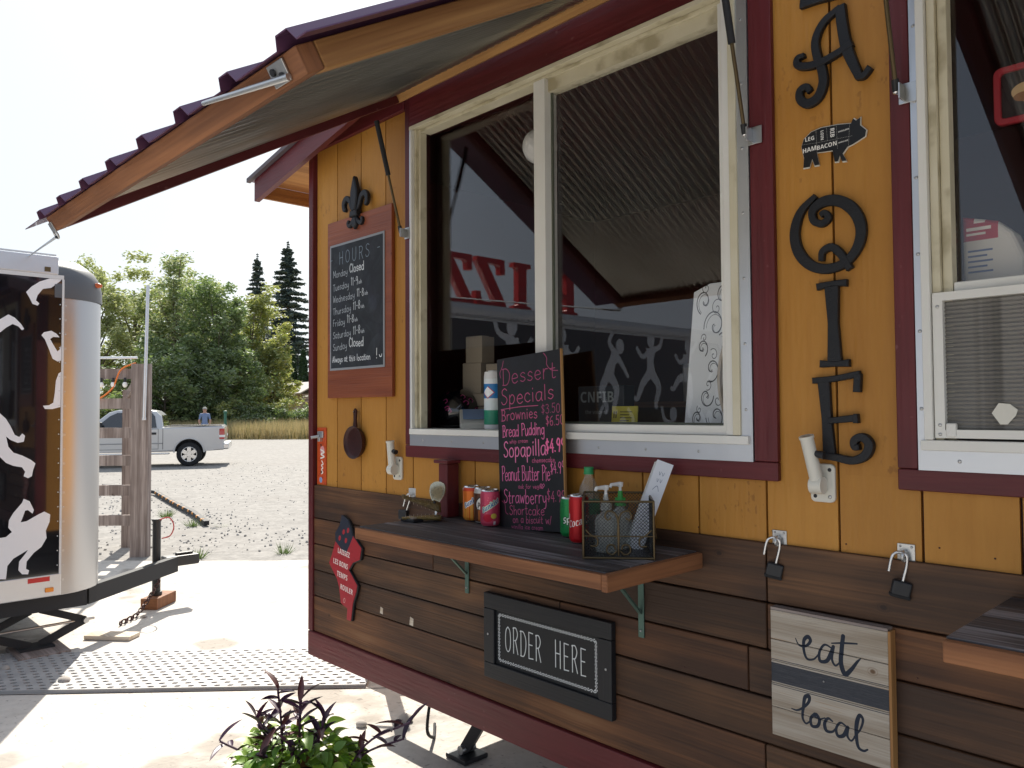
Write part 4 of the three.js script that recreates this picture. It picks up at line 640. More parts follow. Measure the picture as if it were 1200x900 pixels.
can(1.655, 0.070, 'green drink can tucked behind the red can', (c, w, h) => { c.fillStyle = '#1d8f4a'; c.fillRect(0, 0, w, h); c.fillStyle = '#0f6a38'; for (let i = 0; i < 30; i++) c.fillRect(rnd() * w, rnd() * h, 60, 4); for (const X of [0, w * 0.5, w]) { slanted(c, 'Sprite', X, h * 0.52, 84, '#f2f6f0', '#14703c', -0.25); c.fillStyle = '#d8e6d8'; c.fillRect(X + 60, h * 0.80, 34, 44); } }, { turn: face });
can(1.745, 0.135, 'red drink can with white script beside the wire caddy', (c, w, h) => { c.fillStyle = '#c4161f'; c.fillRect(0, 0, w, h); for (const X of [w * 0.04, w * 0.54]) { slanted(c, 'Coca-Cola', X, h * 0.52, 84, '#f6f2ee', '#c4161f', -0.2, 'serif'); c.fillStyle = '#f0e8e4'; c.fillRect(X + 30, h * 0.84, 30, 40); } }, { turn: face, r: 0.029, h: 0.140 });
// soda bottle
{
  const o = local('soda_bottle', 'clear plastic bottle with a green cap behind the wire caddy', 'bottle', [1.715, SY, 0.055]);
  const pet = mat({ color: lin(0.92, 0.95, 0.93), transmission: 0.9, thickness: 0, roughness: 0.06, ior: 1.45 });
  part('body', new THREE.LatheGeometry([[0, 0.004], [0.026, 0], [0.032, 0.008], [0.0325, 0.03], [0.030, 0.07], [0.0325, 0.11], [0.0325, 0.125], [0.027, 0.155], [0.016, 0.178], [0.0125, 0.186], [0.0125, 0.196]].map((p) => new THREE.Vector2(...p)), 28), pet, o);
  part('label_band', new THREE.LatheGeometry([[0.0331, 0.075], [0.0331, 0.115]].map((p) => new THREE.Vector2(...p)), 28), mat({ color: lin(0.05, 0.32, 0.12), roughness: 0.4 }), o);
  part('cap', merge([cyl(0.0145, 0.0145, 0.017, 0, 0.2045, 0, 24), cyl(0.0155, 0.0155, 0.005, 0, 0.194, 0, 24)]), mat({ color: lin(0.02, 0.30, 0.10), roughness: 0.4 }), o);
}
// dessert board leaning on the window
{
  const o = local('dessert_board', 'tall black board with pink handwritten dessert specials', 'sign', [1.49, SY, 0.068], 0); o.rotation.x = -0.045; o.rotation.z = 0.07;
  const w = 0.292, h = 0.568;
  const t = canvas(800, 1556, (c, W, H) => {
    c.fillStyle = '#0e1015'; c.fillRect(0, 0, W, H); for (let i = 0; i < 200; i++) { c.fillStyle = 'rgba(120,125,140,' + 0.025 * rnd() + ')'; c.beginPath(); c.ellipse(rnd() * W, rnd() * H, 20 + rnd() * 120, 10 + rnd() * 40, rnd() * 3, 0, 7); c.fill(); }
    const A = '#c2527e', B = '#e76fa4', D = '#a84470';
    c.strokeStyle = D; c.lineWidth = 7; curve(c, [[90, 20], [70, 80], [40, 130], [50, 180]]); curve(c, [[600, 10], [640, 60], [640, 120], [690, 170], [770, 185]]); curve(c, [[30, 1300], [70, 1330], [80, 1400], [110, 1420]]);
    hand(c, 'Dessert', 70, 245, 150, D, 8, { wide: 1.05, gap: 0.9 }); hand(c, 'Specials', 50, 425, 140, A, 8, { wide: 1.02 }); c.strokeStyle = A; c.lineWidth = 7; curve(c, [[46, 470], [300, 462], [520, 468]]);
    hand(c, 'Brownies', 50, 575, 100, A, 8, { wide: 0.92 }); hand(c, '$3.50', 560, 545, 78, D, 6);
    hand(c, 'Bread Pudding', 60, 725, 108, B, 8, { wide: 0.64, gap: 0.5 }); hand(c, '$6.50', 610, 650, 84, A, 7, { wide: 0.9 }); hand(c, 'whip cream', 150, 785, 36, A, 5);
    hand(c, 'Sopapilla', 70, 905, 140, '#f07fb0', 11, { wide: 0.74 }); hand(c, '$4.99', 600, 880, 110, '#f56fa6', 14, { wide: 0.72 }); hand(c, 'cheesecake', 430, 965, 42, A, 6);
    hand(c, 'Peanut Butter Pie', 40, 1120, 130, B, 8, { wide: 0.50, gap: 0.4 }); hand(c, '$4.99', 650, 1060, 92, B, 7, { wide: 0.62 }); hand(c, 'ask for vegan', 250, 1190, 38, A, 5); c.strokeStyle = B; c.lineWidth = 5; curve(c, [[545, 1190], [520, 1165], [532, 1150], [546, 1164], [560, 1150], [572, 1165], [545, 1190]]);
    hand(c, 'Strawberry', 60, 1320, 118, B, 8, { wide: 0.70 }); hand(c, '$4.99', 600, 1300, 92, A, 7, { wide: 0.8 }); hand(c, 'Shortcake', 130, 1420, 84, A, 7, { wide: 0.9 }); hand(c, 'on a biscuit w/', 170, 1490, 64, A, 6, { wide: 0.85 }); hand(c, 'vanilla ice cream', 150, 1545, 40, D, 5);
  });
  part('board', faceUV(rbox(w, h, 0.006, 0, h / 2, 0.004, 0.0015), -w / 2, w / 2, 0, h), mat({ map: t, roughness: 0.55 }), o);
  part('edge', bp(ext(w / 2 - 0.0005, w / 2 + 0.004, 0, h, -0.002, 0.0068), 1), M.fir, o); part('back', bp(ext(-w / 2, w / 2, 0, h, -0.003, 0.0009), 1), M.fir, o);
}
// wire caddy with pump bottles and paper menus
{
  const ang = 0.70, cx = 1.912, cz = 0.168, Lx = 0.180, Lz = 0.225, h = 0.148;
  const o = local('wire_caddy', 'dark wire mesh caddy with scrolls on the counter shelf', 'caddy', [cx, SY, cz], ang);
  const a = Lx / 2, b = Lz / 2, r = 0.0032, C = [[-a, -b], [a, -b], [a, b], [-a, b]], g = [];
  for (let i = 0; i < 4; i++) { const p = C[i], q = C[(i + 1) % 4]; part('post', rod([p[0], 0, p[1]], [p[0], h, p[1]], r, r, 8), M.bronze, o); part('rim_wire', rod([p[0], h, p[1]], [q[0], h, q[1]], r, r, 8), M.bronze, o); part('base_wire', rod([p[0], r, p[1]], [q[0], r, q[1]], r, r, 8), M.bronze, o); part('middle_wire', rod([p[0], h * 0.40, p[1]], [q[0], h * 0.40, q[1]], 0.002, 0.002, 6), M.bronze, o); }
  for (let i = 0; i < 4; i++) {
    const p = C[i], q = C[(i + 1) % 4], L = Math.hypot(q[0] - p[0], q[1] - p[1]), ux = (q[0] - p[0]) / L, uz = (q[1] - p[1]) / L, at = (s, y, n = 0.0) => [p[0] + ux * s + uz * n, y, p[1] + uz * s - ux * n], sc = [];
    for (const k of [-1, 1]) {
      const m = L / 2;
      sc.push(tube([at(m, 0.01), at(m, 0.09), at(m + k * 0.008, 0.118), at(m + k * 0.026, 0.124), at(m + k * 0.034, 0.110), at(m + k * 0.026, 0.100), at(m + k * 0.019, 0.107)], 0.0026, 5, 30));
      sc.push(tube([at(m + k * 0.004, 0.022), at(m + k * 0.016, 0.012), at(m + k * 0.030, 0.020), at(m + k * 0.026, 0.036), at(m + k * 0.012, 0.036), at(m + k * 0.008, 0.026)], 0.0026, 5, 26));
      sc.push(tube([at(m + k * (m - 0.006), 0.075), at(m + k * (m - 0.02), 0.062), at(m + k * (m - 0.036), 0.052), at(m + k * (m - 0.034), 0.034), at(m + k * (m - 0.018), 0.034)], 0.0024, 5, 22));
    }
    part('scroll', merge(sc), M.bronze, o);
    // fine mesh behind the scrolls
    const wires = [], n = Math.round(L / 0.009); for (let j = -Math.round(h / 0.009); j < n; j++) for (const d of [1, -1]) { let s0 = j * 0.009, s1 = s0 + h, y0 = 0, y1 = h; if (s0 < 0) { y0 = -s0; s0 = 0; } if (s1 > L) { y1 -= s1 - L; s1 = L; } if (s1 - s0 < 0.004) continue; const f = (s) => (d > 0 ? s : L - s); wires.push(rod(at(f(s0), y0, -0.003), at(f(s1), y1, -0.003), 0.0008, 0.0008, 3)); }
    part('mesh_side', merge(wires), M.black, o);
  }
  part('floor_mesh', ext(-a, a, 0.002, 0.0032, -b, b), M.black, o);
  part('handle', tube([[a + 0.004, h, -0.045], [a + 0.006, h - 0.03, -0.012], [a + 0.007, h * 0.45, 0.05], [a + 0.006, h * 0.35, b - 0.012]], 0.003, 6, 20), M.bronze, o);
  const bottle = (lx, lz, label, col, collar, pump, hh) => {
    const q = new V3(lx, 0, lz).applyAxisAngle(new V3(0, 1, 0), ang), p = local('pump_bottle', label, 'bottle', [cx + q.x, SY + 0.0035, cz + q.z], ang - 2.4, 'pump bottles in the wire caddy');
    part('body', new THREE.LatheGeometry([[0, 0.002], [0.026, 0], [0.030, 0.006], [0.031, hh * 0.72], [0.026, hh * 0.84], [0.012, hh * 0.94], [0.011, hh]].map((v) => new THREE.Vector2(...v)), 24), col, p);
    part('collar', merge([cyl(0.0145, 0.0155, 0.022, 0, hh + 0.010, 0, 20), cyl(0.006, 0.008, 0.02, 0, hh + 0.03, 0, 12)]), collar, p);
    const s = part('pump', merge([cyl(0.004, 0.004, 0.02, 0, hh + 0.045, 0, 10), cyl(0.0085, 0.0075, 0.012, 0, hh + 0.057, 0, 16), rod([0, hh + 0.058, 0], [0.034, hh + 0.058, 0], 0.0065, 0.0045, 10), rod([0.033, hh + 0.059, 0], [0.038, hh + 0.051, 0], 0.0045, 0.004, 8)]), pump, p);
  };
  const clear = mat({ color: lin(0.86, 0.9, 0.88), transmission: 0.75, thickness: 0, roughness: 0.12, ior: 1.4 });
  bottle(-0.030, 0.030, 'clear hand gel bottle with a white pump in the caddy', clear, clear, M.white, 0.115);
  bottle(0.010, -0.032, 'clear gel bottle with a green collar and white pump in the caddy', clear, mat({ color: lin(0.03, 0.30, 0.05), roughness: 0.4 }), M.white, 0.118);
  // folded paper menus
  const pm = canvas(256, 768, (c, w, h) => { c.fillStyle = '#dfe3ea'; c.fillRect(0, 0, w, h); c.strokeStyle = '#5d6a86'; c.lineWidth = 5; for (const y of [90, 150]) { curve(c, [[90, y], [110, y + 26], [120, y - 4]]); curve(c, [[140, y], [160, y + 26], [170, y - 4]]); } curve(c, [[80, 250], [128, 210], [176, 250]]); curve(c, [[110, 330], [128, 360], [150, 330]]); for (let i = 0; i < 9; i++) { c.lineWidth = 3; curve(c, [[60, 420 + i * 34], [128, 416 + i * 34], [190, 420 + i * 34]]); } });
  const q0 = new V3(0.045, 0, -0.02).applyAxisAngle(new V3(0, 1, 0), ang);
  const pp = local('paper_menu', 'folded white paper menus standing in the caddy', 'menu', [cx + q0.x, SY + 0.004, cz + q0.z], 0.75); pp.rotation.z = -0.36;
  for (let i = 0; i < 4; i++) part('sheet', faceUV(box(0.046, 0.252 - i * 0.006, 0.0012, 0, 0.126, -i * 0.0055).rotateY(i * 0.10), -0.023, 0.023, 0, 0.252), i ? M.white : mat({ map: pm, roughness: 0.8 }), pp);
}
// gator head souvenir
{
  const o = local('alligator_head', 'small dried alligator head with open jaws on the shelf', 'souvenir', [1.105, SY, 0.135], -2.22);
  const bm = mat({ map: tex(256, 256, (u, v) => mix3(H3(0x6e5a33), H3(0xa89257), fbm(u, v, 9, 9, 4, 12)), true, [0.08, 0.08]), bumpMap: tex(256, 256, (u, v) => fbm(u, v, 16, 16, 2, 13), false, [0.06, 0.06]), bumpScale: 0.002, roughness: 0.5 });
  const jaw = (L, y0, tilt, up) => { const s = []; const N = 14, K = 9, pos = [], idx = []; for (let i = 0; i <= N; i++) { const t = i / N, x = t * L, hw = mix(0.034, 0.014, sm(t)) * (1 - 0.25 * step(0.9, 1, t)), hh = up ? mix(0.024, 0.009, sm(t)) + 0.006 * Math.exp(-((t - 0.12) ** 2) / 0.01) + 0.004 * Math.exp(-((t - 0.93) ** 2) / 0.003) : mix(0.014, 0.007, t); for (let k = 0; k < K * 2; k++) { const a = k / (K * 2) * 2 * PI; pos.push(x, y0 + Math.sin(a) * hh * (up ? (Math.sin(a) > 0 ? 1 : 0.25) : (Math.sin(a) > 0 ? 0.3 : 1)) + x * tilt, Math.cos(a) * hw); if (i) { const A = (i - 1) * K * 2 + k, B = (i - 1) * K * 2 + (k + 1) % (K * 2), C = A + K * 2, D = B + K * 2; idx.push(A, B, C, B, D, C); } } } for (const e of [0, N]) { const c = pos.length / 3; pos.push(e ? L : 0, y0 + (e ? L * tilt : 0), 0); for (let k = 0; k < K * 2; k++) { const A = e * K * 2 + k, B = e * K * 2 + (k + 1) % (K * 2); e ? idx.push(A, B, c) : idx.push(B, A, c); } } const g = new THREE.BufferGeometry(); g.setAttribute('position', new THREE.Float32BufferAttribute(pos, 3)); g.setIndex(idx); g.computeVertexNormals(); return bp(g, 0); };
  part('lower_jaw', jaw(0.135, 0.016, -0.012, false), bm, o); const u = part('upper_jaw', jaw(0.135, 0.036, 0.36, true), mat({ map: bm.map, bumpMap: bm.bumpMap, bumpScale: 0.003, roughness: 0.5, color: lin(0.55, 0.5, 0.45) }), o);
  const teeth = []; for (let i = 1; i < 10; i++) for (const k of [-1, 1]) { const t = i / 10, x = 0.135 * t, w = mix(0.030, 0.013, sm(t)) * k; teeth.push(new THREE.ConeGeometry(0.0012, 0.005, 5).rotateX(PI).translate(x, 0.028 + x * 0.36, w), new THREE.ConeGeometry(0.0012, 0.005, 5).translate(x, 0.022 - x * 0.012, w)); }
  part('teeth', merge(teeth), M.pale, o); for (const k of [-1, 1]) part('eye', new THREE.SphereGeometry(0.0055, 10, 8).translate(0.022, 0.066, k * 0.018), M.black, u);
}
{ // shiny foil shell trophy and a black tray behind the gator
  const o = local('shell_ornament', 'shiny silver-gold shell ornament standing behind the alligator head', 'ornament', [0.995 + 0.05, SY, 0.105], 0.7);
  const pos = [], idx = [], N = 12, K = 8; for (let i = 0; i <= N; i++) for (let k = 0; k <= K; k++) { const a = mix(-1.0, 1.0, i / N), r = k / K, y = 0.045 + 0.085 * r * Math.cos(a * 0.6), x = 0.036 * Math.sin(a) * Math.sin(r * PI * 0.62), z = 0.016 * Math.cos(r * 3) + (i % 2 ? 0.002 : -0.002) * r; pos.push(x, y, z); if (i && k) { const A = (i - 1) * (K + 1) + k - 1; idx.push(A, A + 1, A + K + 1, A + 1, A + K + 2, A + K + 1); } }
  const g = new THREE.BufferGeometry(); g.setAttribute('position', new THREE.Float32BufferAttribute(pos, 3)); g.setIndex(idx); g.computeVertexNormals();
  part('shell', g, mat({ color: lin(0.5, 0.45, 0.32), metalness: 0.9, roughness: 0.25 }), o); part('stem', merge([cyl(0.004, 0.008, 0.05, 0, 0.03, 0.01), cyl(0.022, 0.026, 0.012, 0, 0.006, 0.01, 20)]), M.steel, o);
  const q = thing('small_tray', 'small black tray with a tan pad beside the alligator head', 'tray', [1.03, SY, 0.2]); part('tray', rbox(0.075, 0.012, 0.045, 1.045, SY + 0.0065, 0.215, 0.003), M.black, q); part('pad', rbox(0.05, 0.004, 0.03, 1.045, SY + 0.0145, 0.215, 0.0015), M.pale, q);
}
{ // folding latch at the shelf's far end
  const o = local('hanging_latch', 'steel staple with a black open padlock at the far end of the shelf', 'padlock', [0.758, 1.268, 0.004], 0.3);
  part('plate', rbox(0.036, 0.05, 0.004, 0.004, 0.0, 0, 0.001), M.zinc, o); part('shackle', tube([[-0.026, -0.045, 0.02], [-0.012, -0.006, 0.02], [0, 0.004, 0.02], [0.006, -0.01, 0.02], [-0.010, -0.06, 0.02]], 0.0035, 8, 20), M.steel, o); part('body', rbox(0.040, 0.038, 0.02, -0.026, -0.078, 0.02, 0.005, 2), M.black, o);
}
{ // white switch box fixed on the wall behind the cans
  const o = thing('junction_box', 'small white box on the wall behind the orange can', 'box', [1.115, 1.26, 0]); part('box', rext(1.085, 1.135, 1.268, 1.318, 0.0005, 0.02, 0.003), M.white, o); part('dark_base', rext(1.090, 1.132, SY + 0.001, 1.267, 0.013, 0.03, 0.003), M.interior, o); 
}
// ---------- things inside the windows, on the counter board
const IY = 1.5255;
{
  const o = local('motorcycle_helmet', 'glossy black helmet with pink marks inside the serving window', 'helmet', [0.755, IY, -0.235], 0.6);
  const t = canvas(512, 256, (c, w, h) => { c.fillStyle = '#0e0f14'; c.fillRect(0, 0, w, h); c.strokeStyle = '#b8487c'; c.lineWidth = 4; for (let i = 0; i < 26; i++) { const x = rnd() * w, y = 60 + rnd() * 130; curve(c, [[x, y], [x + 12, y - 10], [x + 20, y + 4], [x + 12, y + 14]]); } c.fillStyle = '#8a7a3a'; c.fillRect(250, 120, 14, 12); });
  part('shell', new THREE.SphereGeometry(0.098, 36, 20, 0, PI * 2, 0, PI * 0.72).scale(1, 0.98, 1.1).translate(0, 0.066, 0), mat({ map: t, roughness: 0.12, clearcoat: 1 }), o); part('rim', new THREE.TorusGeometry(0.076, 0.006, 8, 36).rotateX(PI / 2).scale(1, 1, 1.1).translate(0, 0.007, 0), M.rubber, o);
}
{
  const o = local('card_reader', 'white payment terminal with a blue screen on the window counter', 'payment terminal', [0.905, IY, -0.19], 0.9);
  part('base', extr(poly([[-0.05, 0], [0.07, 0], [0.07, 0.02], [-0.03, 0.075], [-0.05, 0.07]]), 0.10, 0.004).translate(0, 0, -0.05).rotateY(-PI / 2), M.cream, o);
  part('screen', rbox(0.085, 0.078, 0.003, 0, 0, 0, 0.001).rotateX(-PI / 2 + 0.50).translate(0, 0.056, 0.022), mat({ color: lin(0.22, 0.32, 0.5), roughness: 0.15 }), o);
  part('stand', merge([cyl(0.035, 0.04, 0.012, 0.09, 0.006, -0.02, 20), rod([0.05, 0.05, -0.03], [0.13, 0.062, -0.03], 0.008)]), M.cream, o);
}
{
  const o = local('wipes_canister', 'white blue and green wipes canister beside the dessert board', 'canister', [1.068, IY, -0.150], 2.6);
  const t = canvas(512, 384, (c, w, h) => { c.fillStyle = '#eef2f2'; c.fillRect(0, 0, w, h); c.fillStyle = '#2b7fc0'; c.fillRect(0, 40, w, 110); c.fillStyle = '#e8f2f2'; c.beginPath(); c.moveTo(0, 190); for (let i = 0; i <= 16; i++) c.lineTo(i * 32, 175 + 16 * Math.sin(i)); c.lineTo(w, 260); c.lineTo(0, 260); c.fill(); c.fillStyle = '#2f9b78'; c.fillRect(0, 240, w, 110); c.fillStyle = '#f4f4f4'; c.fillRect(0, 350, w, 34); for (const X of [60, 316]) { c.fillStyle = '#fff'; c.beginPath(); c.moveTo(X, 60); c.lineTo(X + 60, 105); c.lineTo(X, 150); c.lineTo(X - 60, 105); c.fill(); c.strokeStyle = '#c02838'; c.lineWidth = 6; c.stroke(); } });
  part('tub', latheV(new THREE.LatheGeometry([[0.034, 0], [0.036, 0.004], [0.036, 0.188], [0.034, 0.19]].map((p) => new THREE.Vector2(...p)), 32), 0.19), mat({ map: t, roughness: 0.4 }), o); part('lid', merge([cyl(0.0335, 0.0365, 0.026, 0, 0.203, 0, 28), cyl(0.02, 0.02, 0.006, 0, 0.218, 0, 20)]), M.white, o);
}
{
  const cb = mat({ map: tex(256, 256, (u, v) => mix3(H3(0x8c8272), H3(0xa89c8a), fbm(u, v, 40, 4, 3, 2)), true, [0.2, 0.2]), roughness: 0.85 });
  const pile = [[0.86, 0.0, -0.33, 0.20, 0.085, 0.12, 0.2], [0.905, 0.088, -0.33, 0.18, 0.05, 0.13, 0.0], [0.79, 0.137, -0.32, 0.10, 0.13, 0.09, 0.15], [0.92, 0.139, -0.34, 0.11, 0.12, 0.09, 0.22], [0.80, 0.268, -0.32, 0.09, 0.11, 0.08, 0.12]];
  const words = ['at the bottom of the pile', 'lying flat in the pile', 'standing beside the helmet', 'tilted at the back of the pile', 'at the top of the pile'];
  pile.forEach(([x, y, z, w, h, d, t], i) => { const o = local('cardboard_carton', 'grey folded cardboard carton ' + words[i] + ' inside the window', 'carton', [x, IY + y, z], t); part('carton', rbox(w, h - 0.001, d, 0, h / 2, 0, 0.002), cb, o); part('flap', box(w * 0.98, 0.002, d * 0.5, 0, h + 0.0005, d * 0.2), cb, o); });
}
{
  // leaning white panel with black scrollwork, oval mirror, black box and yellow card behind the right pane
  const t = canvas(512, 768, (c, w, h) => {
    c.fillStyle = '#dfe2e2'; c.fillRect(0, 0, w, h); c.strokeStyle = '#3a3d40'; c.lineWidth = 5; c.lineCap = 'round';
    const curl = (x, y, r, a, d, lw) => { c.lineWidth = lw; const P = []; for (let i = 0; i <= 26; i++) { const t2 = i / 26, q = a + d * t2 * 7.2, R = r * (1 - t2 * 0.9); P.push([x + Math.cos(q) * R, y + Math.sin(q) * R]); } curve(c, P); };
    for (const [x, y, r, a, d] of [[150, 90, 70, 2, 1], [300, 70, 80, 1, -1], [380, 180, 60, 0, 1], [240, 220, 90, 3, 1], [140, 330, 50, 1, -1], [330, 330, 80, 4, 1], [220, 440, 70, 2, -1], [360, 520, 70, 5, 1], [180, 580, 60, 0, 1], [260, 680, 80, 3, -1], [420, 420, 50, 1, 1], [110, 690, 44, 2, 1], [420, 660, 60, 4, -1]]) { curl(x, y, r, a, d, 6); curl(x + 8, y + 6, r * 0.86, a + 0.1, d, 3); curl(x + 14, y - r, r * 0.5, a + 2, -d, 4); }
  });
  const o = local('scroll_panel', 'white panel with black scrollwork leaning behind the window glass', 'panel', [2.03, IY, -0.135], 0); o.rotation.x = -0.06;
  part('panel', faceUV(extr(poly([[-0.10, 0], [0.11, 0], [0.11, 0.44], [-0.02, 0.44], [-0.075, 0.42]]), 0.006, 0.001), -0.10, 0.11, 0, 0.44), mat({ map: t, roughness: 0.6 }), o);
  const m = local('oval_mirror', 'oval tan framed mirror in front of the scrollwork panel', 'mirror', [2.135, IY, -0.115], 0.25);
  part('frame', new THREE.TorusGeometry(0.12, 0.012, 8, 40).scale(0.55, 1.15, 1).translate(0, 0.152, 0), M.pale, m); part('glass', new THREE.CircleGeometry(0.12, 40).scale(0.55, 1.15, 1).translate(0, 0.152, 0), mat({ color: lin(0.35, 0.34, 0.28), roughness: 0.3, metalness: 0.4 }), m);
  const bt = canvas(256, 192, (c, w, h) => { c.fillStyle = '#171a1d'; c.fillRect(0, 0, w, h); c.fillStyle = '#7f8480'; c.font = 'bold 64px sans-serif'; c.fillText('CNFIB', 10, 70); c.font = '24px sans-serif'; c.fillText('the voice of', 40, 120); });
  const k = local('black_box', 'black printed box behind the window beside the yellow card', 'box', [1.575, IY, -0.20], 0.05); part('box', faceUV(rbox(0.19, 0.15, 0.06, 0, 0.075, 0, 0.002), -0.095, 0.095, 0, 0.15), mat({ map: bt, roughness: 0.5 }), k);
  const yt = canvas(256, 192, (c, w, h) => { c.fillStyle = '#b9ad3a'; c.fillRect(0, 0, w, h); c.fillStyle = '#3f3a1c'; c.fillRect(18, 40, 12, 50); c.fillRect(38, 40, 12, 50); for (let i = 0; i < 5; i++) c.fillRect(84, 40 + i * 22, 120 - (i % 2) * 30, 6); });
  const y = local('yellow_card', 'yellow printed card propped behind the window', 'card', [1.70, IY, -0.135], 0.05); y.rotation.x = -0.1; part('card', faceUV(rbox(0.10, 0.082, 0.003, 0, 0.041, 0, 0.001), -0.05, 0.05, 0, 0.082), mat({ map: yt, roughness: 0.6 }), y); part('foot', box(0.06, 0.003, 0.04, 0, 0.002, -0.02), mat({ color: lin(0.4, 0.36, 0.08) }), y);
  const g = local('globe_lamp', 'unlit white globe hanging inside behind the window mullion', 'lamp', [1.265, 2.50, -0.21]); part('globe', new THREE.SphereGeometry(0.065, 24, 16).translate(0, 0.07, 0), M.white, g); part('stem', cyl(0.008, 0.008, 0.15, 0, 0.207, 0, 8), M.black, g);
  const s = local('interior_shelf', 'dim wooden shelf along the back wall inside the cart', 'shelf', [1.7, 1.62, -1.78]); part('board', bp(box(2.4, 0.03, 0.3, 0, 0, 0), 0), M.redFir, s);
  const sgn = canvas(256, 128, (c, w, h) => { c.fillStyle = '#2b2a20'; c.fillRect(0, 0, w, h); c.strokeStyle = '#b8a230'; c.lineWidth = 8; c.strokeRect(10, 10, w - 20, h - 20); c.strokeStyle = '#c2aa34'; curve(c, [[40, 80], [60, 40], [90, 90], [110, 50], [140, 86], [170, 44], [210, 80]]); });
  single('wall_placard', faceUV(rbox(0.5, 0.22, 0.01, 2.0, 1.95, -1.934, 0.002), 1.75, 2.25, 1.84, 2.06), mat({ map: sgn, roughness: 0.6 }), 'dark placard with yellow lettering on the back wall inside the cart', 'placard', [2.0, 1.84, -1.934]);
  for (let i = 0; i < 6; i++) { const p = local('storage_jar', 'storage jar with a zinc lid on the shelf inside the cart', 'jar', [0.9 + i * 0.3, 1.636, -1.76], 0, 'jars on the inside shelf'); part('jar', cyl(0.06, 0.055, 0.18, 0, 0.09, 0, 18), [M.cream, M.rust, M.green][i % 3], p); part('lid', cyl(0.062, 0.062, 0.02, 0, 0.19, 0, 18), M.zinc, p); }
  // behind the other window: red food tray picture and a paper sack
  const ft = canvas(256, 256, (c, w, h) => { c.fillStyle = '#201410'; c.fillRect(0, 0, w, h); c.fillStyle = '#c9a878'; c.beginPath(); c.ellipse(120, 130, 80, 56, 0.3, 0, 7); c.fill(); c.fillStyle = '#8a5a30'; c.beginPath(); c.ellipse(90, 150, 40, 26, 0.1, 0, 7); c.fill(); c.fillStyle = '#e2d2ac'; c.beginPath(); c.ellipse(150, 110, 40, 30, 0.6, 0, 7); c.fill(); });
  const fp = local('food_picture', 'food picture in a rounded red frame behind the far right window', 'picture', [2.83, 2.225, -0.15]); part('frame', (() => { const s2 = new THREE.Shape(), a = 0.075, b = 0.065, r = 0.02, R = (q, A, B, rd) => { q.moveTo(-A + rd, -B); q.lineTo(A - rd, -B); q.quadraticCurveTo(A, -B, A, -B + rd); q.lineTo(A, B - rd); q.quadraticCurveTo(A, B, A - rd, B); q.lineTo(-A + rd, B); q.quadraticCurveTo(-A, B, -A, B - rd); q.lineTo(-A, -B + rd); q.quadraticCurveTo(-A, -B, -A + rd, -B); }; R(s2, a, b, r); const hh = new THREE.Path(); R(hh, a - 0.014, b - 0.014, 0.01); s2.holes.push(hh); return extr(s2, 0.012, 0.002).translate(0, 0.066, 0); })(), mat({ color: lin(0.38, 0.02, 0.03), roughness: 0.4 }), fp); part('print', faceUV(box(0.124, 0.104, 0.003, 0, 0.066, 0.004), -0.062, 0.062, 0.014, 0.118), mat({ map: ft, roughness: 0.5 }), fp); part('hanger', rod([0, 0.13, 0.006], [0, 0.47, 0.006], 0.002, 0.002, 5), M.black, fp);
  const bt2 = canvas(256, 320, (c, w, h) => { c.fillStyle = '#c8c2b6'; c.fillRect(0, 0, w, h); c.fillStyle = '#a3202c'; c.fillRect(20, 10, 130, 120); c.fillStyle = '#ddd6ca'; c.fillRect(64, 24, 40, 34); c.fillRect(36, 74, 90, 14); c.fillRect(36, 98, 70, 10); c.fillStyle = '#4a5a80'; for (let i = 0; i < 5; i++) c.fillRect(40, 170 + i * 22, 90 - (i % 2) * 20, 8); });
  const sack = local('paper_sack', 'paper sack with a red label behind the far right window', 'sack', [2.765, 1.868, -0.10]); part('sack', faceUV(extr(poly([[-0.07, 0], [0.05, 0], [0.052, 0.05], [0.03, 0.11], [0.0, 0.14], [-0.07, 0.16]]), 0.05, 0.012, { bevelSegments: 3 }).translate(0, 0.0, -0.06), -0.08, 0.06, 0, 0.17), mat({ map: bt2, roughness: 0.8 }), sack);
  part('sack_shelf', rext(W2[0] + 0.03, W2[1] - 0.03, 1.846, 1.867, -0.30, -0.051, 0.002), M.interior, cart);
}

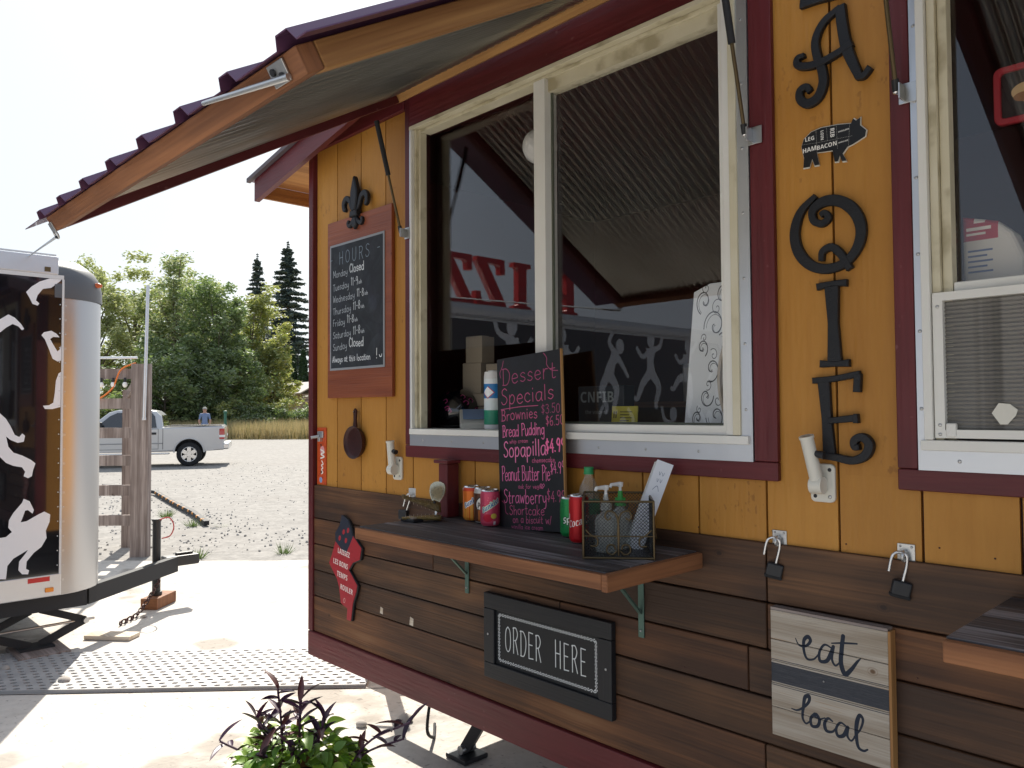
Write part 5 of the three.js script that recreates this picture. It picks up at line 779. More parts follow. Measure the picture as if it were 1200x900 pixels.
// ---------- the pizza trailer: its long side stands square to the cart's wall, nose towards -z
const font = await new FontLoader().loadAsync('fonts/droid/droid_serif_bold.typeface.json');
{
  const X = -2.53, XL = -4.45, ZN = 0.42, Z1 = 8.2, Y0 = 0.40, Y1 = 2.60, R = 0.30;
  const o = thing('concession_trailer', 'enclosed trailer with black panel of white figures and aluminium nose', 'trailer', [-3.49, 0, 4]);
  const plan = (dx, n = 10) => { const p = [[X + dx, Z1]]; for (let i = 0; i <= n; i++) { const a = i / n * PI / 2; p.push([X - R + (R + dx) * Math.cos(a), ZN - (R + dx) * Math.sin(a)]); } for (let i = n; i >= 0; i--) { const a = i / n * PI / 2; p.push([XL + R - (R + dx) * Math.cos(a), ZN - (R + dx) * Math.sin(a)]); } p.push([XL - dx, Z1]); return p; };
  const wallUp = (pts, y0, y1) => { const pos = [], idx = []; pts.forEach(([x, z], i) => { pos.push(x, y0, z, x, y1, z); if (i) { const k = i * 2; idx.push(k - 2, k - 1, k, k - 1, k + 1, k); } }); const g = new THREE.BufferGeometry(); g.setAttribute('position', new THREE.Float32BufferAttribute(pos, 3)); g.setIndex(idx); g.computeVertexNormals(); return g; };
  const white = mat({ color: lin(0.62, 0.63, 0.64), roughness: 0.45, metalness: 0.2 });
  const sh = poly(plan(-0.012).map(([x, z]) => [x, -z])); part('body', extr(sh, 2.48 - Y0, 0).rotateX(-PI / 2).translate(0, Y0, 0), white, o);
  const nose = []; for (let i = 0; i <= 16; i++) { const a = i / 16 * PI / 2; nose.push([X - R + R * Math.cos(a), ZN - R * Math.sin(a)]); } for (let i = 16; i >= 0; i--) { const a = i / 16 * PI / 2; nose.push([XL + R - R * Math.cos(a), ZN - R * Math.sin(a)]); }
  part('nose_sheet', bp(wallUp([[X, ZN + 0.035], ...nose, [XL, ZN + 0.035]], Y0 + 0.005, 2.36), 1), M.brushed, o);
  // moulded corner caps
  const cap = (sx) => { const pos = [], idx = [], N = 14, prof = [[0.008, 2.355], [0.008, 2.43], [-0.006, 2.50], [-0.045, 2.565], [-0.12, 2.62], [-0.29, 2.652]]; for (let i = 0; i <= N; i++) { const a = mix(-0.12, 1, i / N) * PI / 2, flat = a < 0 ? -a * R : 0, aa = Math.max(0, a); prof.forEach(([d, y], j) => { const r = R + d; pos.push(sx > 0 ? X - R + r * Math.cos(aa) : XL + R - r * Math.cos(aa), y, ZN - r * Math.sin(aa) + flat); if (i && j) { const K = prof.length, A = (i - 1) * K + j - 1; idx.push(A, A + 1, A + K, A + 1, A + K + 1, A + K); } }); } const g = new THREE.BufferGeometry(); g.setAttribute('position', new THREE.Float32BufferAttribute(pos, 3)); g.setIndex(idx); g.computeVertexNormals(); return g; };
  const capM = mat({ color: lin(0.085, 0.09, 0.10), roughness: 0.45 });
  const c1 = part('corner_cap', cap(1), capM, o); part('corner_cap', cap(-1), capM, o);
  part('marker_lamp', new THREE.SphereGeometry(0.03, 12, 8).scale(0.5, 0.6, 1).translate(X - 0.10, 2.475, ZN - 0.235), mat({ color: lin(0.45, 0.09, 0.02), roughness: 0.25 }), c1);
  part('front_cap', extr(poly([[0.008, 2.355], [0.008, 2.43], [-0.006, 2.50], [-0.045, 2.565], [-0.12, 2.62], [-0.29, 2.652], [-0.29, 2.60], [-0.02, 2.355]]), X - XL - 2 * R, 0).applyMatrix4(new THREE.Matrix4().makeBasis(new V3(0, 0, -1), new V3(0, 1, 0), new V3(1, 0, 0))).translate(XL + R, 0, ZN - R), capM, o);
  part('roof_frame', ext(XL + 0.012, X - 0.012, 2.48, 2.599, ZN + 0.04, Z1), white, o); part('roof', ext(XL + 0.03, X - 0.03, 2.60, 2.645, ZN + 0.04, Z1), white, o);
  // side rails and panel
  part('top_rail', bp(rext(X - 0.005, X + 0.012, 2.505, 2.625, ZN + 0.035, Z1, 0.006), 2), M.alu, o); const tr2 = part('top_flange', ext(X - 0.002, X + 0.008, 2.478, 2.5045, ZN + 0.002, Z1), white, o);
  part('corner_strip', ext(X - 0.002, X + 0.008, Y0 + 0.02, 2.4775, ZN - 0.001, ZN + 0.012), white, o);
  const panelM = mat({ color: lin(0.008, 0.008, 0.010), roughness: 0.06, clearcoat: 1, clearcoatRoughness: 0.03 });
  part('side_panel', ext(X - 0.004, X + 0.004, 0.545, 2.4775, ZN + 0.0125, Z1 - 0.05), panelM, o);
  const br = part('bottom_rail', bp(rext(X - 0.005, X + 0.010, 0.405, 0.544, ZN - 0.001, Z1, 0.004), 2), M.alu, o);
  for (let k = 0; k < 9; k++) part('reflective_tape', ext(X + 0.0102, X + 0.0114, 0.505, 0.535, ZN + 0.065 + k * 0.30, ZN + 0.19 + k * 0.30), mat({ color: lin(0.5, 0.02, 0.02), roughness: 0.3 }), br);
  part('side_marker', rbox(0.012, 0.028, 0.05, X + 0.015, 0.448, ZN + 0.068, 0.004), mat({ color: lin(0.75, 0.25, 0.02), roughness: 0.25 }), br);
  for (let y = 0.6; y < 2.45; y += 0.095) part('rivet', new THREE.SphereGeometry(0.0045, 6, 4).scale(0.5, 1, 1).translate(X + 0.0045, y, ZN + 0.022), M.zinc, o);
  for (let y = 0.5; y < 2.35; y += 0.19) { part('rivet', rbox(0.004, 0.014, 0.014, X - 0.001, y, ZN - 0.012, 0.001), M.zinc, o); part('rivet', new THREE.SphereGeometry(0.005, 6, 4).scale(0.5, 1, 1).translate(X - 0.0005, y + 0.095, ZN - 0.012), M.zinc, o); }
  for (let z = ZN + 0.1; z < 2.2; z += 0.30) part('rail_clip', rbox(0.006, 0.03, 0.035, X + 0.014, 2.535, z, 0.001), M.bronze, tr2);
  // white vinyl figures
  const decalM = mat({ color: lin(0.74, 0.75, 0.78), roughness: 0.3, clearcoat: 0.5 });
  const toSide = (g) => { const m = new THREE.Matrix4().makeBasis(new V3(0, 0, -1), new V3(0, 1, 0), new V3(1, 0, 0)); return g.applyMatrix4(m); };
  const decal = (pts, k = 0) => part('figure_decal', toSide(extr(poly(pts.map(([z, y]) => [-z, y])), 0.0012 + k, 0)).translate(X + 0.0042, 0, 0), decalM, o);
  const sil = [
    [[0.505, 2.477], [0.436, 2.477], [0.448, 2.462], [0.496, 2.416], [0.544, 2.404], [0.574, 2.360], [0.583, 2.325], [0.563, 2.307], [0.573, 2.292], [0.602, 2.301], [0.621, 2.342], [0.639, 2.374], [0.610, 2.411], [0.563, 2.450]],
    [[1.1, 2.14], [0.95, 2.24], [0.82, 2.17], [0.779, 2.188], [0.735, 2.222], [0.700, 2.204], [0.665, 2.166], [0.647, 2.135], [0.659, 2.126], [0.679, 2.149], [0.711, 2.163], [0.745, 2.138], [0.778, 2.105], [0.85, 2.06], [1.0, 2.04]],
    [[0.4335, 2.04], [0.443, 2.013], [0.455, 1.999], [0.471, 2.026], [0.499, 2.079], [0.481, 2.094], [0.444, 2.093], [0.462, 2.116], [0.493, 2.134], [0.535, 2.121], [0.549, 2.101], [0.529, 2.075], [0.504, 2.010], [0.483, 1.950], [0.454, 1.933], [0.4335, 1.940]],
    [[0.4335, 1.865], [0.447, 1.855], [0.462, 1.806], [0.468, 1.724], [0.476, 1.662], [0.500, 1.645], [0.536, 1.642], [0.524, 1.621], [0.481, 1.620], [0.4335, 1.634]],
    [[1.05, 1.78], [0.9, 1.72], [0.80, 1.64], [0.772, 1.594], [0.740, 1.560], [0.715, 1.513], [0.691, 1.457], [0.666, 1.443], [0.650, 1.465], [0.634, 1.450], [0.641, 1.412], [0.674, 1.406], [0.714, 1.426], [0.738, 1.449], [0.725, 1.383], [0.697, 1.345], [0.648, 1.324], [0.599, 1.294], [0.574, 1.270], [0.587, 1.227], [0.593, 1.189], [0.614, 1.178], [0.639, 1.192], [0.631, 1.220], [0.648, 1.249], [0.696, 1.261], [0.736, 1.282], [0.769, 1.320], [0.86, 1.36], [1.02, 1.50]],
    [[0.645, 1.024], [0.637, 1.048], [0.604, 1.030], [0.579, 0.971], [0.587, 0.949], [0.612, 0.974], [0.628, 0.972], [0.644, 0.921], [0.652, 0.900], [0.619, 0.904], [0.553, 0.941], [0.520, 0.956], [0.486, 0.934], [0.489, 0.887], [0.510, 0.832], [0.505, 0.784], [0.534, 0.730], [0.576, 0.698], [0.616, 0.647], [0.619, 0.601], [0.602, 0.589], [0.607, 0.565], [0.640, 0.570], [0.661, 0.598], [0.657, 0.653], [0.625, 0.695], [0.609, 0.721], [0.649, 0.698], [0.689, 0.676], [0.721, 0.634], [0.728, 0.552], [0.759, 0.557], [0.80, 0.56], [0.95, 0.57], [0.96, 0.80], [0.86, 0.84], [0.762, 0.814], [0.731, 0.816], [0.699, 0.844], [0.719, 0.873], [0.716, 0.919], [0.693, 0.963]]];
  sil.forEach((s) => decal(s));
  // dancing figures on the rest of the side
  const S = (pts, ws) => stroke(pts, ws, 18);
  const pose = [
    { body: [[0, 0.86], [0.02, 1.10], [0.0, 1.30]], legs: [[[-0.02, 0.88], [-0.22, 0.62], [-0.12, 0.30], [-0.18, 0.26]], [[0.03, 0.88], [0.24, 0.70], [0.42, 0.42], [0.50, 0.44]]], arms: [[[0, 1.28], [-0.26, 1.36], [-0.36, 1.60]], [[0, 1.28], [0.26, 1.16], [0.42, 1.32]]], head: [0.0, 1.46] },
    { body: [[0, 0.80], [-0.08, 1.02], [-0.04, 1.24]], legs: [[[0, 0.82], [0.06, 0.50], [-0.02, 0.14], [0.06, 0.10]], [[0, 0.82], [-0.30, 0.80], [-0.52, 0.60], [-0.58, 0.64]]], arms: [[[-0.04, 1.22], [0.2, 1.4], [0.36, 1.62]], [[-0.04, 1.22], [-0.28, 1.10], [-0.44, 1.24]]], head: [-0.02, 1.40] },
    { body: [[0, 0.84], [0.10, 1.04], [0.22, 1.18]], legs: [[[0, 0.86], [-0.18, 0.56], [-0.06, 0.24], [-0.12, 0.18]], [[0, 0.86], [0.20, 0.56], [0.12, 0.22], [0.22, 0.20]]], arms: [[[0.2, 1.16], [0.40, 0.94], [0.52, 0.78]], [[0.2, 1.16], [0.02, 1.36], [0.16, 1.58]]], head: [0.30, 1.30] }];
  for (let k = 0; k < 8; k++) for (const row of [0, 1]) {
    const p = pose[(k + row) % 3], z = 1.55 + k * 0.82 + row * 0.36, y = row ? 1.42 : 0.50, f = (k % 2 ? -1 : 1), sc = 0.70, T = (l) => l.map(([a, b]) => [-(z + a * f * sc), y + b * sc]);
    const gs = [S(T(p.body), [0.17, 0.13, 0.20]), ...p.legs.map((l) => S(T(l), [0.13, 0.10, 0.06, 0.05])), ...p.arms.map((l) => S(T(l), [0.08, 0.06, 0.045]))].map((s, i) => extr(s, 0.0010 + i * 0.0002, 0));
    gs.push(new THREE.CylinderGeometry(0.075, 0.075, 0.0022, 20).rotateX(PI / 2).scale(1, 1.2, 1).translate(...T([p.head])[0], 0.0011));
    part('figure_decal', toSide(merge(gs)).translate(X + 0.0042, 0, 0), decalM, o);
  }
  // lace valance strip under the roof edge
  const sc = new THREE.Shape(); sc.moveTo(0, 0); sc.lineTo(0, 0.05); sc.lineTo(5.6, 0.05); sc.lineTo(5.6, 0); for (let i = 70; i > 0; i--) { const a = i * 0.08, b = (i - 1) * 0.08; sc.quadraticCurveTo((a + b) / 2, -0.03, b, 0); }
  part('valance', toSide(extr(sc, 0.004, 0)).translate(X + 0.030, 2.53, Z1 - 0.2), mat({ color: lin(0.7, 0.7, 0.7), roughness: 0.6 }), o);
  // frame, tongue, jack, chain
  part('chassis', ext(XL + 0.06, X - 0.04, 0.30, 0.399, 0.25, Z1 - 0.1), M.blackRough, o);
  part('tongue_arm', beam([-2.72, 0.335, 0.22], [-3.40, 0.335, -0.64], 0.06, 0.12), M.blackRough, o);
  part('coupler', merge([rext(-3.50, -3.38, 0.315, 0.40, -0.84, -0.56, 0.012), rext(-3.46, -3.42, 0.40, 0.42, -0.80, -0.66, 0.006)]), M.black, o);
  const jk = part('tongue_jack', merge([cyl(0.032, 0.032, 0.62, -3.42, 0.40, -0.50, 16), cyl(0.045, 0.045, 0.03, -3.42, 0.115, -0.50, 16), cyl(0.037, 0.037, 0.02, -3.42, 0.71, -0.50, 16)]), M.black, o);
  part('breakaway_cable', tube([[-3.40, 0.71, -0.50], [-3.34, 0.73, -0.57], [-3.32, 0.66, -0.60], [-3.35, 0.58, -0.58], [-3.39, 0.56, -0.53]], 0.005, 6, 24), mat({ color: lin(0.45, 0.05, 0.05) }), jk);
  const links = []; for (let i = 0; i < 15; i++) { const t = i / 14, x = mix(-3.36, -3.0, t), y = 0.22 - 0.20 * Math.sin(t * 1.9), z = mix(-0.50, -0.10, t); links.push(new THREE.TorusGeometry(0.020, 0.006, 5, 10).scale(1.3, 0.8, 1).rotateY(i % 2 ? 0.9 : -0.6).rotateX(i % 2 ? 1.4 : 0).translate(x, Math.max(0.03, y), z)); }
  const ch = part('safety_chain', merge(links), M.rust, o); ch.userData.kind = 'stuff';
  part('wheel', new THREE.TorusGeometry(0.27, 0.10, 10, 28).rotateY(PI / 2).translate(X - 0.16, 0.37, 4.6), M.rubber, o);
  // scissor jack under the near corner
  const j = thing('scissor_jack', 'black scissor jack under the trailer corner', 'jack', [-2.72, 0.02, 0.52]);
  const yb = 0.055, yt = 0.285, ym = 0.17, zc = 0.52, xx = -2.72; for (const s of [-1, 1]) { part('arm', beam([xx, yb, zc + s * 0.03], [xx, ym, zc + s * 0.30], 0.05, 0.022, [1, 0, 0.01]), M.blackRough, j); part('arm', beam([xx, ym, zc + s * 0.30], [xx, yt, zc + s * 0.03], 0.045, 0.022, [1, 0, 0.01]), M.blackRough, j); part('trunnion', cyl(0.018, 0.018, 0.08, 0, 0, 0, 12).rotateZ(PI / 2).translate(xx, ym, zc + s * 0.30), M.zinc, j); }
  part('screw_shaft', rod([xx, ym, zc - 0.36], [xx, ym, zc + 0.30], 0.009), M.zinc, j); part('foot', ext(xx - 0.08, xx + 0.08, 0.043, 0.055, zc - 0.10, zc + 0.10), M.blackRough, j); part('head', ext(xx - 0.05, xx + 0.05, yt, 0.2985, zc - 0.07, zc + 0.07), M.blackRough, j);
  single('board', bp(rext(-2.86, -2.50, 0.0135, 0.0425, 0.36, 0.66, 0.004).rotateY(0.0), 0), M.grey, 'weathered board under the scissor jack', 'board', [-2.68, 0.0135, 0.51]);
  single('board', bp(rbox(0.34, 0.028, 0.13, 0, 0, 0, 0.004).rotateY(0.7).translate(-2.70, 0.028, 0.05), 0), M.pale, 'pale scrap board lying beside the scissor jack', 'board', [-2.70, 0.014, 0.05]);
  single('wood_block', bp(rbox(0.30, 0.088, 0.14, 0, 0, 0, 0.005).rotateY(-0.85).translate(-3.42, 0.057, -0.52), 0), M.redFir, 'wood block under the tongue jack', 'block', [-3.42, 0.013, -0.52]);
  // red PIZZA letters along the roof edge
  const red = mat({ color: lin(0.42, 0.02, 0.025), roughness: 0.3 });
  const zz = { P: [4.60, 'red letter P at the start of the row on the trailer roof'], I: [3.84, 'red letter I between P and Z on the trailer roof'], Z: [3.39, 'red letter Z after the I on the trailer roof'], z: [2.94, 'red letter Z before the A on the trailer roof'], A: [2.46, 'red letter A at the end of the row on the trailer roof'] };
  for (const k in zz) { const g = new TextGeometry(k.toUpperCase(), { font, size: 0.50, depth: 0.07, bevelEnabled: true, bevelSize: 0.006, bevelThickness: 0.006, bevelSegments: 2, curveSegments: 6 }); g.computeBoundingBox(); const b = g.boundingBox; g.translate(-(b.min.x + b.max.x) / 2, -b.min.y, 0); single('roof_letter', toSide(g).translate(X - 0.20, 2.6455, zz[k][0]), red, zz[k][1], 'letter', [X - 0.17, 2.6455, zz[k][0]], 'red letters on the trailer roof'); }
}
// ---------- grey timber rack with a pole
{
  const o = thing('timber_rack', 'weathered grey timber rack of posts and rails behind the trailer nose', 'rack', [-6.2, 0, -1.0]);
  const d = [-0.68, 0.733], P = [-5.88, -1.19], at = (s, n, y) => [P[0] + d[0] * s + 0.733 * n, y, P[1] + d[1] * s + 0.68 * n];
  const post = (s, n, h, w = 0.19, t = 0.09) => part('post', bp(beam(at(s, n, 0), at(s, n, h), t, w, [d[0], 0, d[1]]), 1), M.grey, o);
  post(0, 0, 2.13); post(1.35, 0, 2.13); post(0.42, -0.62, 1.86, 0.13); post(1.35, -0.62, 1.86, 0.13);
  for (const y of [2.02, 1.69, 1.365, 1.06, 0.73, 0.40]) { part('rail', bp(beam(at(0.096, 0.0, y), at(1.254, 0.0, y), 0.04, 0.115), 0), M.grey, o); }
  part('cross_tie', bp(beam(at(0, -0.046, 2.06), at(0.42, -0.574, 1.8), 0.04, 0.09), 0), M.grey, o);
  const pl = single('metal_pole', merge([rod(at(-0.06, 0.062, 1.52), at(-0.09, 0.062, 3.0), 0.018), cyl(0.022, 0.022, 0.03, ...at(-0.06, 0.062, 1.52), 12)]), M.alu, 'thin grey metal pole fixed to the timber rack post', 'pole', at(-0.06, 0.062, 1.5));
  single('top_pipe', rod(at(0.05, 0.0, 2.20), at(1.5, 0.0, 2.20), 0.014), M.alu, 'thin metal pipe lying along the top of the rack', 'pipe', at(0.7, 0, 2.19));
  single('orange_cord', tube([at(0.05, 0.03, 2.14), at(0.2, 0.05, 2.07), at(0.3, 0.06, 1.85), at(0.5, 0.05, 1.72), at(0.8, 0.05, 1.66)], 0.009, 6, 24), mat({ color: lin(0.7, 0.18, 0.03), roughness: 0.6 }), 'orange extension cord draped over the timber rack', 'cord', at(0.4, 0.05, 1.6));
  for (let i = 0; i < 3; i++) { const q = at(0.16 + i * 0.13, 0.05, 1.90), b = thing('light_bulb', 'unlit bulb of the string of lights under the top rail', 'bulb', q, 'string light bulbs on the rack'); part('glass', new THREE.SphereGeometry(0.026, 12, 8).scale(1, 1.3, 1).translate(...q), M.white, b); part('socket', cyl(0.014, 0.016, 0.05, q[0], q[1] + 0.05, q[2], 10), M.black, b); }
}
// landscape edging strip with orange marks
{
  const o = thing('edging_timber', 'dark edging timber with orange marks lying across the gravel', 'edging', [-10, 0, -3]);
  const pts = [[-7.55, -2.62], [-8.7, -2.90], [-10.2, -3.18], [-12.3, -3.6], [-14.6, -3.35]];
  for (let i = 0; i < pts.length - 1; i++) { const [a, b] = [pts[i], pts[i + 1]]; part('timber', bp(beam([a[0], 0.05 + 0.01 * (i % 2), a[1]], [b[0], 0.05 + 0.01 * ((i + 1) % 2), b[1]], 0.07, 0.06), 0), M.blackRough, o); const L = Math.hypot(b[0] - a[0], b[1] - a[1]); for (let s = 0.25; s < L; s += 0.42) { const t = s / L, x = mix(a[0], b[0], t), z = mix(a[1], b[1], t); part('orange_mark', rbox(0.05, 0.035, 0.05, x + 0.02, 0.07, z + 0.03, 0.008), mat({ color: lin(0.6, 0.26, 0.06), roughness: 0.7 }), o); } }
}
// stabiliser leg under the cart
{
  const o = thing('stabilizer_jack', 'black stabilizer leg folded down under the cart', 'jack', [0.5, 0.013, -0.5]);
  part('leg', beam([0.72, 0.478, -0.60], [0.49, 0.06, -0.50], 0.05, 0.05), M.black, o); part('sleeve', beam([0.66, 0.36, -0.574], [0.565, 0.19, -0.532], 0.062, 0.062), M.black, o); part('foot', rext(0.42, 0.56, 0.013, 0.035, -0.57, -0.43, 0.006), M.black, o); part('joint', cyl(0.02, 0.02, 0.08, 0, 0, 0, 12).rotateX(PI / 2).translate(0.49, 0.055, -0.50), M.zinc, o); part('brace', rod([0.52, 0.14, -0.51], [1.05, 0.478, -0.62], 0.012), M.blackRough, o);
  single('cable', tube([[0.10, 0.02, -0.62], [0.22, 0.02, -0.52], [0.30, 0.10, -0.42], [0.36, 0.30, -0.40], [0.40, 0.478, -0.42]], 0.008, 6, 30), M.rubber, 'black cable looping from the ground up under the cart', 'cable', [0.3, 0.2, -0.45]);
}

// ---------- purple-leaved planter
{
  const px = 1.135, pz = 0.70, o = thing('planter', 'half barrel planter with purple and lime green trailing plants', 'planter', [px, 0.012, pz]);
  const staves = 16, R0 = 0.14, R1 = 0.168, Hh = 0.52;
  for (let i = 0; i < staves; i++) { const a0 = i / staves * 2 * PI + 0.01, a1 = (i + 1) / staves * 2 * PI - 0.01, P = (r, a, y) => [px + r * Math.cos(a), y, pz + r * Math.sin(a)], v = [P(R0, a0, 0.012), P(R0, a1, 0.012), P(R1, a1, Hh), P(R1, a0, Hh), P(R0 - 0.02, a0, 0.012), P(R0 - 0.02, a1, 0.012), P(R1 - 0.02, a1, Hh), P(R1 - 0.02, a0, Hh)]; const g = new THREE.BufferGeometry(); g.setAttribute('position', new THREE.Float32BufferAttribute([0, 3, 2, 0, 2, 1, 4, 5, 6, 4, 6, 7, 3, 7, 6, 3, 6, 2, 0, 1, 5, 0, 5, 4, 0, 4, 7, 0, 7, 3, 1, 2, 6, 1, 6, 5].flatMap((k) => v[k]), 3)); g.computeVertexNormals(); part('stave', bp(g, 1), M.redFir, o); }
  for (const [y, r] of [[0.09, 0.146], [0.42, 0.1635]]) part('hoop', new THREE.CylinderGeometry(r + 0.004, r + 0.002, 0.03, 40, 1, true).translate(px, y, pz), M.rust, o);
  part('soil', new THREE.CircleGeometry(R1 - 0.022, 32).rotateX(-PI / 2).translate(px, Hh - 0.03, pz), mat({ color: lin(0.03, 0.02, 0.014), roughness: 1 }), o);
  // blade: lanceolate, folded along the middle and arching
  const blade = (L, W, fold, droop) => { const pos = [], idx = [], N = 7; for (let i = 0; i <= N; i++) { const t = i / N, w = W * Math.pow(Math.sin(PI * Math.min(1, 0.12 + t * 0.88)), 0.8) * (1 - 0.15 * t), y = -droop * t * t * L; pos.push(t * L, y + fold * w, w, t * L, y, 0, t * L, y + fold * w, -w); if (i) { const k = i * 3; idx.push(k - 3, k, k - 2, k - 2, k, k + 1, k - 2, k + 1, k - 1, k - 1, k + 1, k + 2); } } const g = new THREE.BufferGeometry(); g.setAttribute('position', new THREE.Float32BufferAttribute(pos, 3)); g.setIndex(idx); g.computeVertexNormals(); return g; };
  const pb = [blade(0.074, 0.010, 0.8, 0.10), blade(0.082, 0.011, 0.6, 0.25), blade(0.058, 0.009, 0.9, 0.05)];
  const pm = [lin(0.045, 0.014, 0.045), lin(0.065, 0.018, 0.05), lin(0.03, 0.011, 0.035), lin(0.10, 0.03, 0.03)].map((c) => mat({ color: c, roughness: 0.42, transmission: 0.12, thickness: 0, sheen: 0.3 }));
  const lb = [blade(0.05, 0.020, 0.35, 0.5), blade(0.04, 0.017, 0.3, 0.2)];
  const lm = [lin(0.20, 0.36, 0.03), lin(0.28, 0.42, 0.04), lin(0.13, 0.27, 0.025)].map((c) => mat({ color: c, roughness: 0.5, transmission: 0.35, thickness: 0 }));
  const place = (n, g, m, p, az, el, rl, parent = o) => { const x = part(n, g, m, parent); const q = new THREE.Quaternion().setFromEuler(new THREE.Euler(rl, az, el, 'YZX')); x.quaternion.copy(q); const og = origin.get(parent); x.position.set(p[0] - og[0], p[1] - og[1], p[2] - og[2]); };
  const og = origin.get(o); origin.set(o, [0, 0, 0]);
  const put = (n, g, m, p, az, el, rl) => { const x = new THREE.Mesh(g, m); x.name = n; x.castShadow = x.receiveShadow = true; x.quaternion.setFromEuler(new THREE.Euler(rl, az, el, 'YZX')); x.position.set(p[0] - og[0], p[1] - og[1], p[2] - og[2]); o.add(x); };
  for (let i = 0; i < 300; i++) { const a = rnd() * 2 * PI, r = Math.sqrt(rnd()) * 0.19, y = Hh + 0.03 + rnd() * 0.14 * (1 - (r / 0.2) ** 2) + (r > 0.15 ? -0.06 * rnd() : 0); put('lime_leaf', lb[i % 2], lm[i % 3], [px + r * Math.cos(a), y, pz + r * Math.sin(a)], -a + rr(-0.9, 0.9), rr(-0.3, 0.9), rr(-0.5, 0.5)); }
  // stems of the purple plant: base, lean and height
  const stems = [[-0.05, 0.04, -0.02, 0.02, 0.31], [0.02, 0.0, -0.01, -0.01, 0.27], [-0.10, 0.06, -0.09, 0.05, 0.20], [0.05, -0.04, 0.04, -0.05, 0.20], [-0.02, 0.07, -0.06, 0.08, 0.22], [0.0, -0.07, 0.02, -0.07, 0.19], [-0.13, 0.0, -0.12, 0.02, 0.15], [0.08, 0.05, 0.03, 0.04, 0.15], [0.09, -0.09, 0.20, -0.13, 0.22], [0.07, -0.10, 0.13, -0.16, 0.12], [-0.06, -0.04, -0.03, -0.03, 0.24], [-0.12, 0.10, -0.16, 0.14, 0.12], [0.03, 0.08, 0.02, 0.12, 0.14]];
  for (const [bx, bz, lx, lz, h] of stems.map((q) => q.map((v, i) => v * (i < 4 ? (q[2] > 0.1 ? 0.95 : 0.64) : 0.84)))) {
    const A = [px + bx, Hh - 0.03, pz + bz], B = [px + bx + lx * 0.4, Hh + h * 0.6, pz + bz + lz * 0.4], C = [px + bx + lx, Hh + h, pz + bz + lz], cv = new THREE.CatmullRomCurve3([A, B, C].map((p) => new V3(...p)));
    const sg = tube([A, B, C], 0.0035, 5, 12); sg.translate(-og[0], -og[1], -og[2]); part('stem', sg, pm[1], o);
    const n = 5 + Math.round(h * 20); for (let k = 0; k < n; k++) { const t = 0.35 + 0.65 * k / (n - 1), p = cv.getPoint(t); put('purple_leaf', pb[Math.floor(rnd() * 3)], pm[Math.floor(rnd() * 4)], p.toArray(), k * 2.4 + rr(-0.5, 0.5), k === n - 1 ? rr(0.7, 1.2) : rr(0.0, 0.9), rr(-0.3, 0.3)); }
  }
}
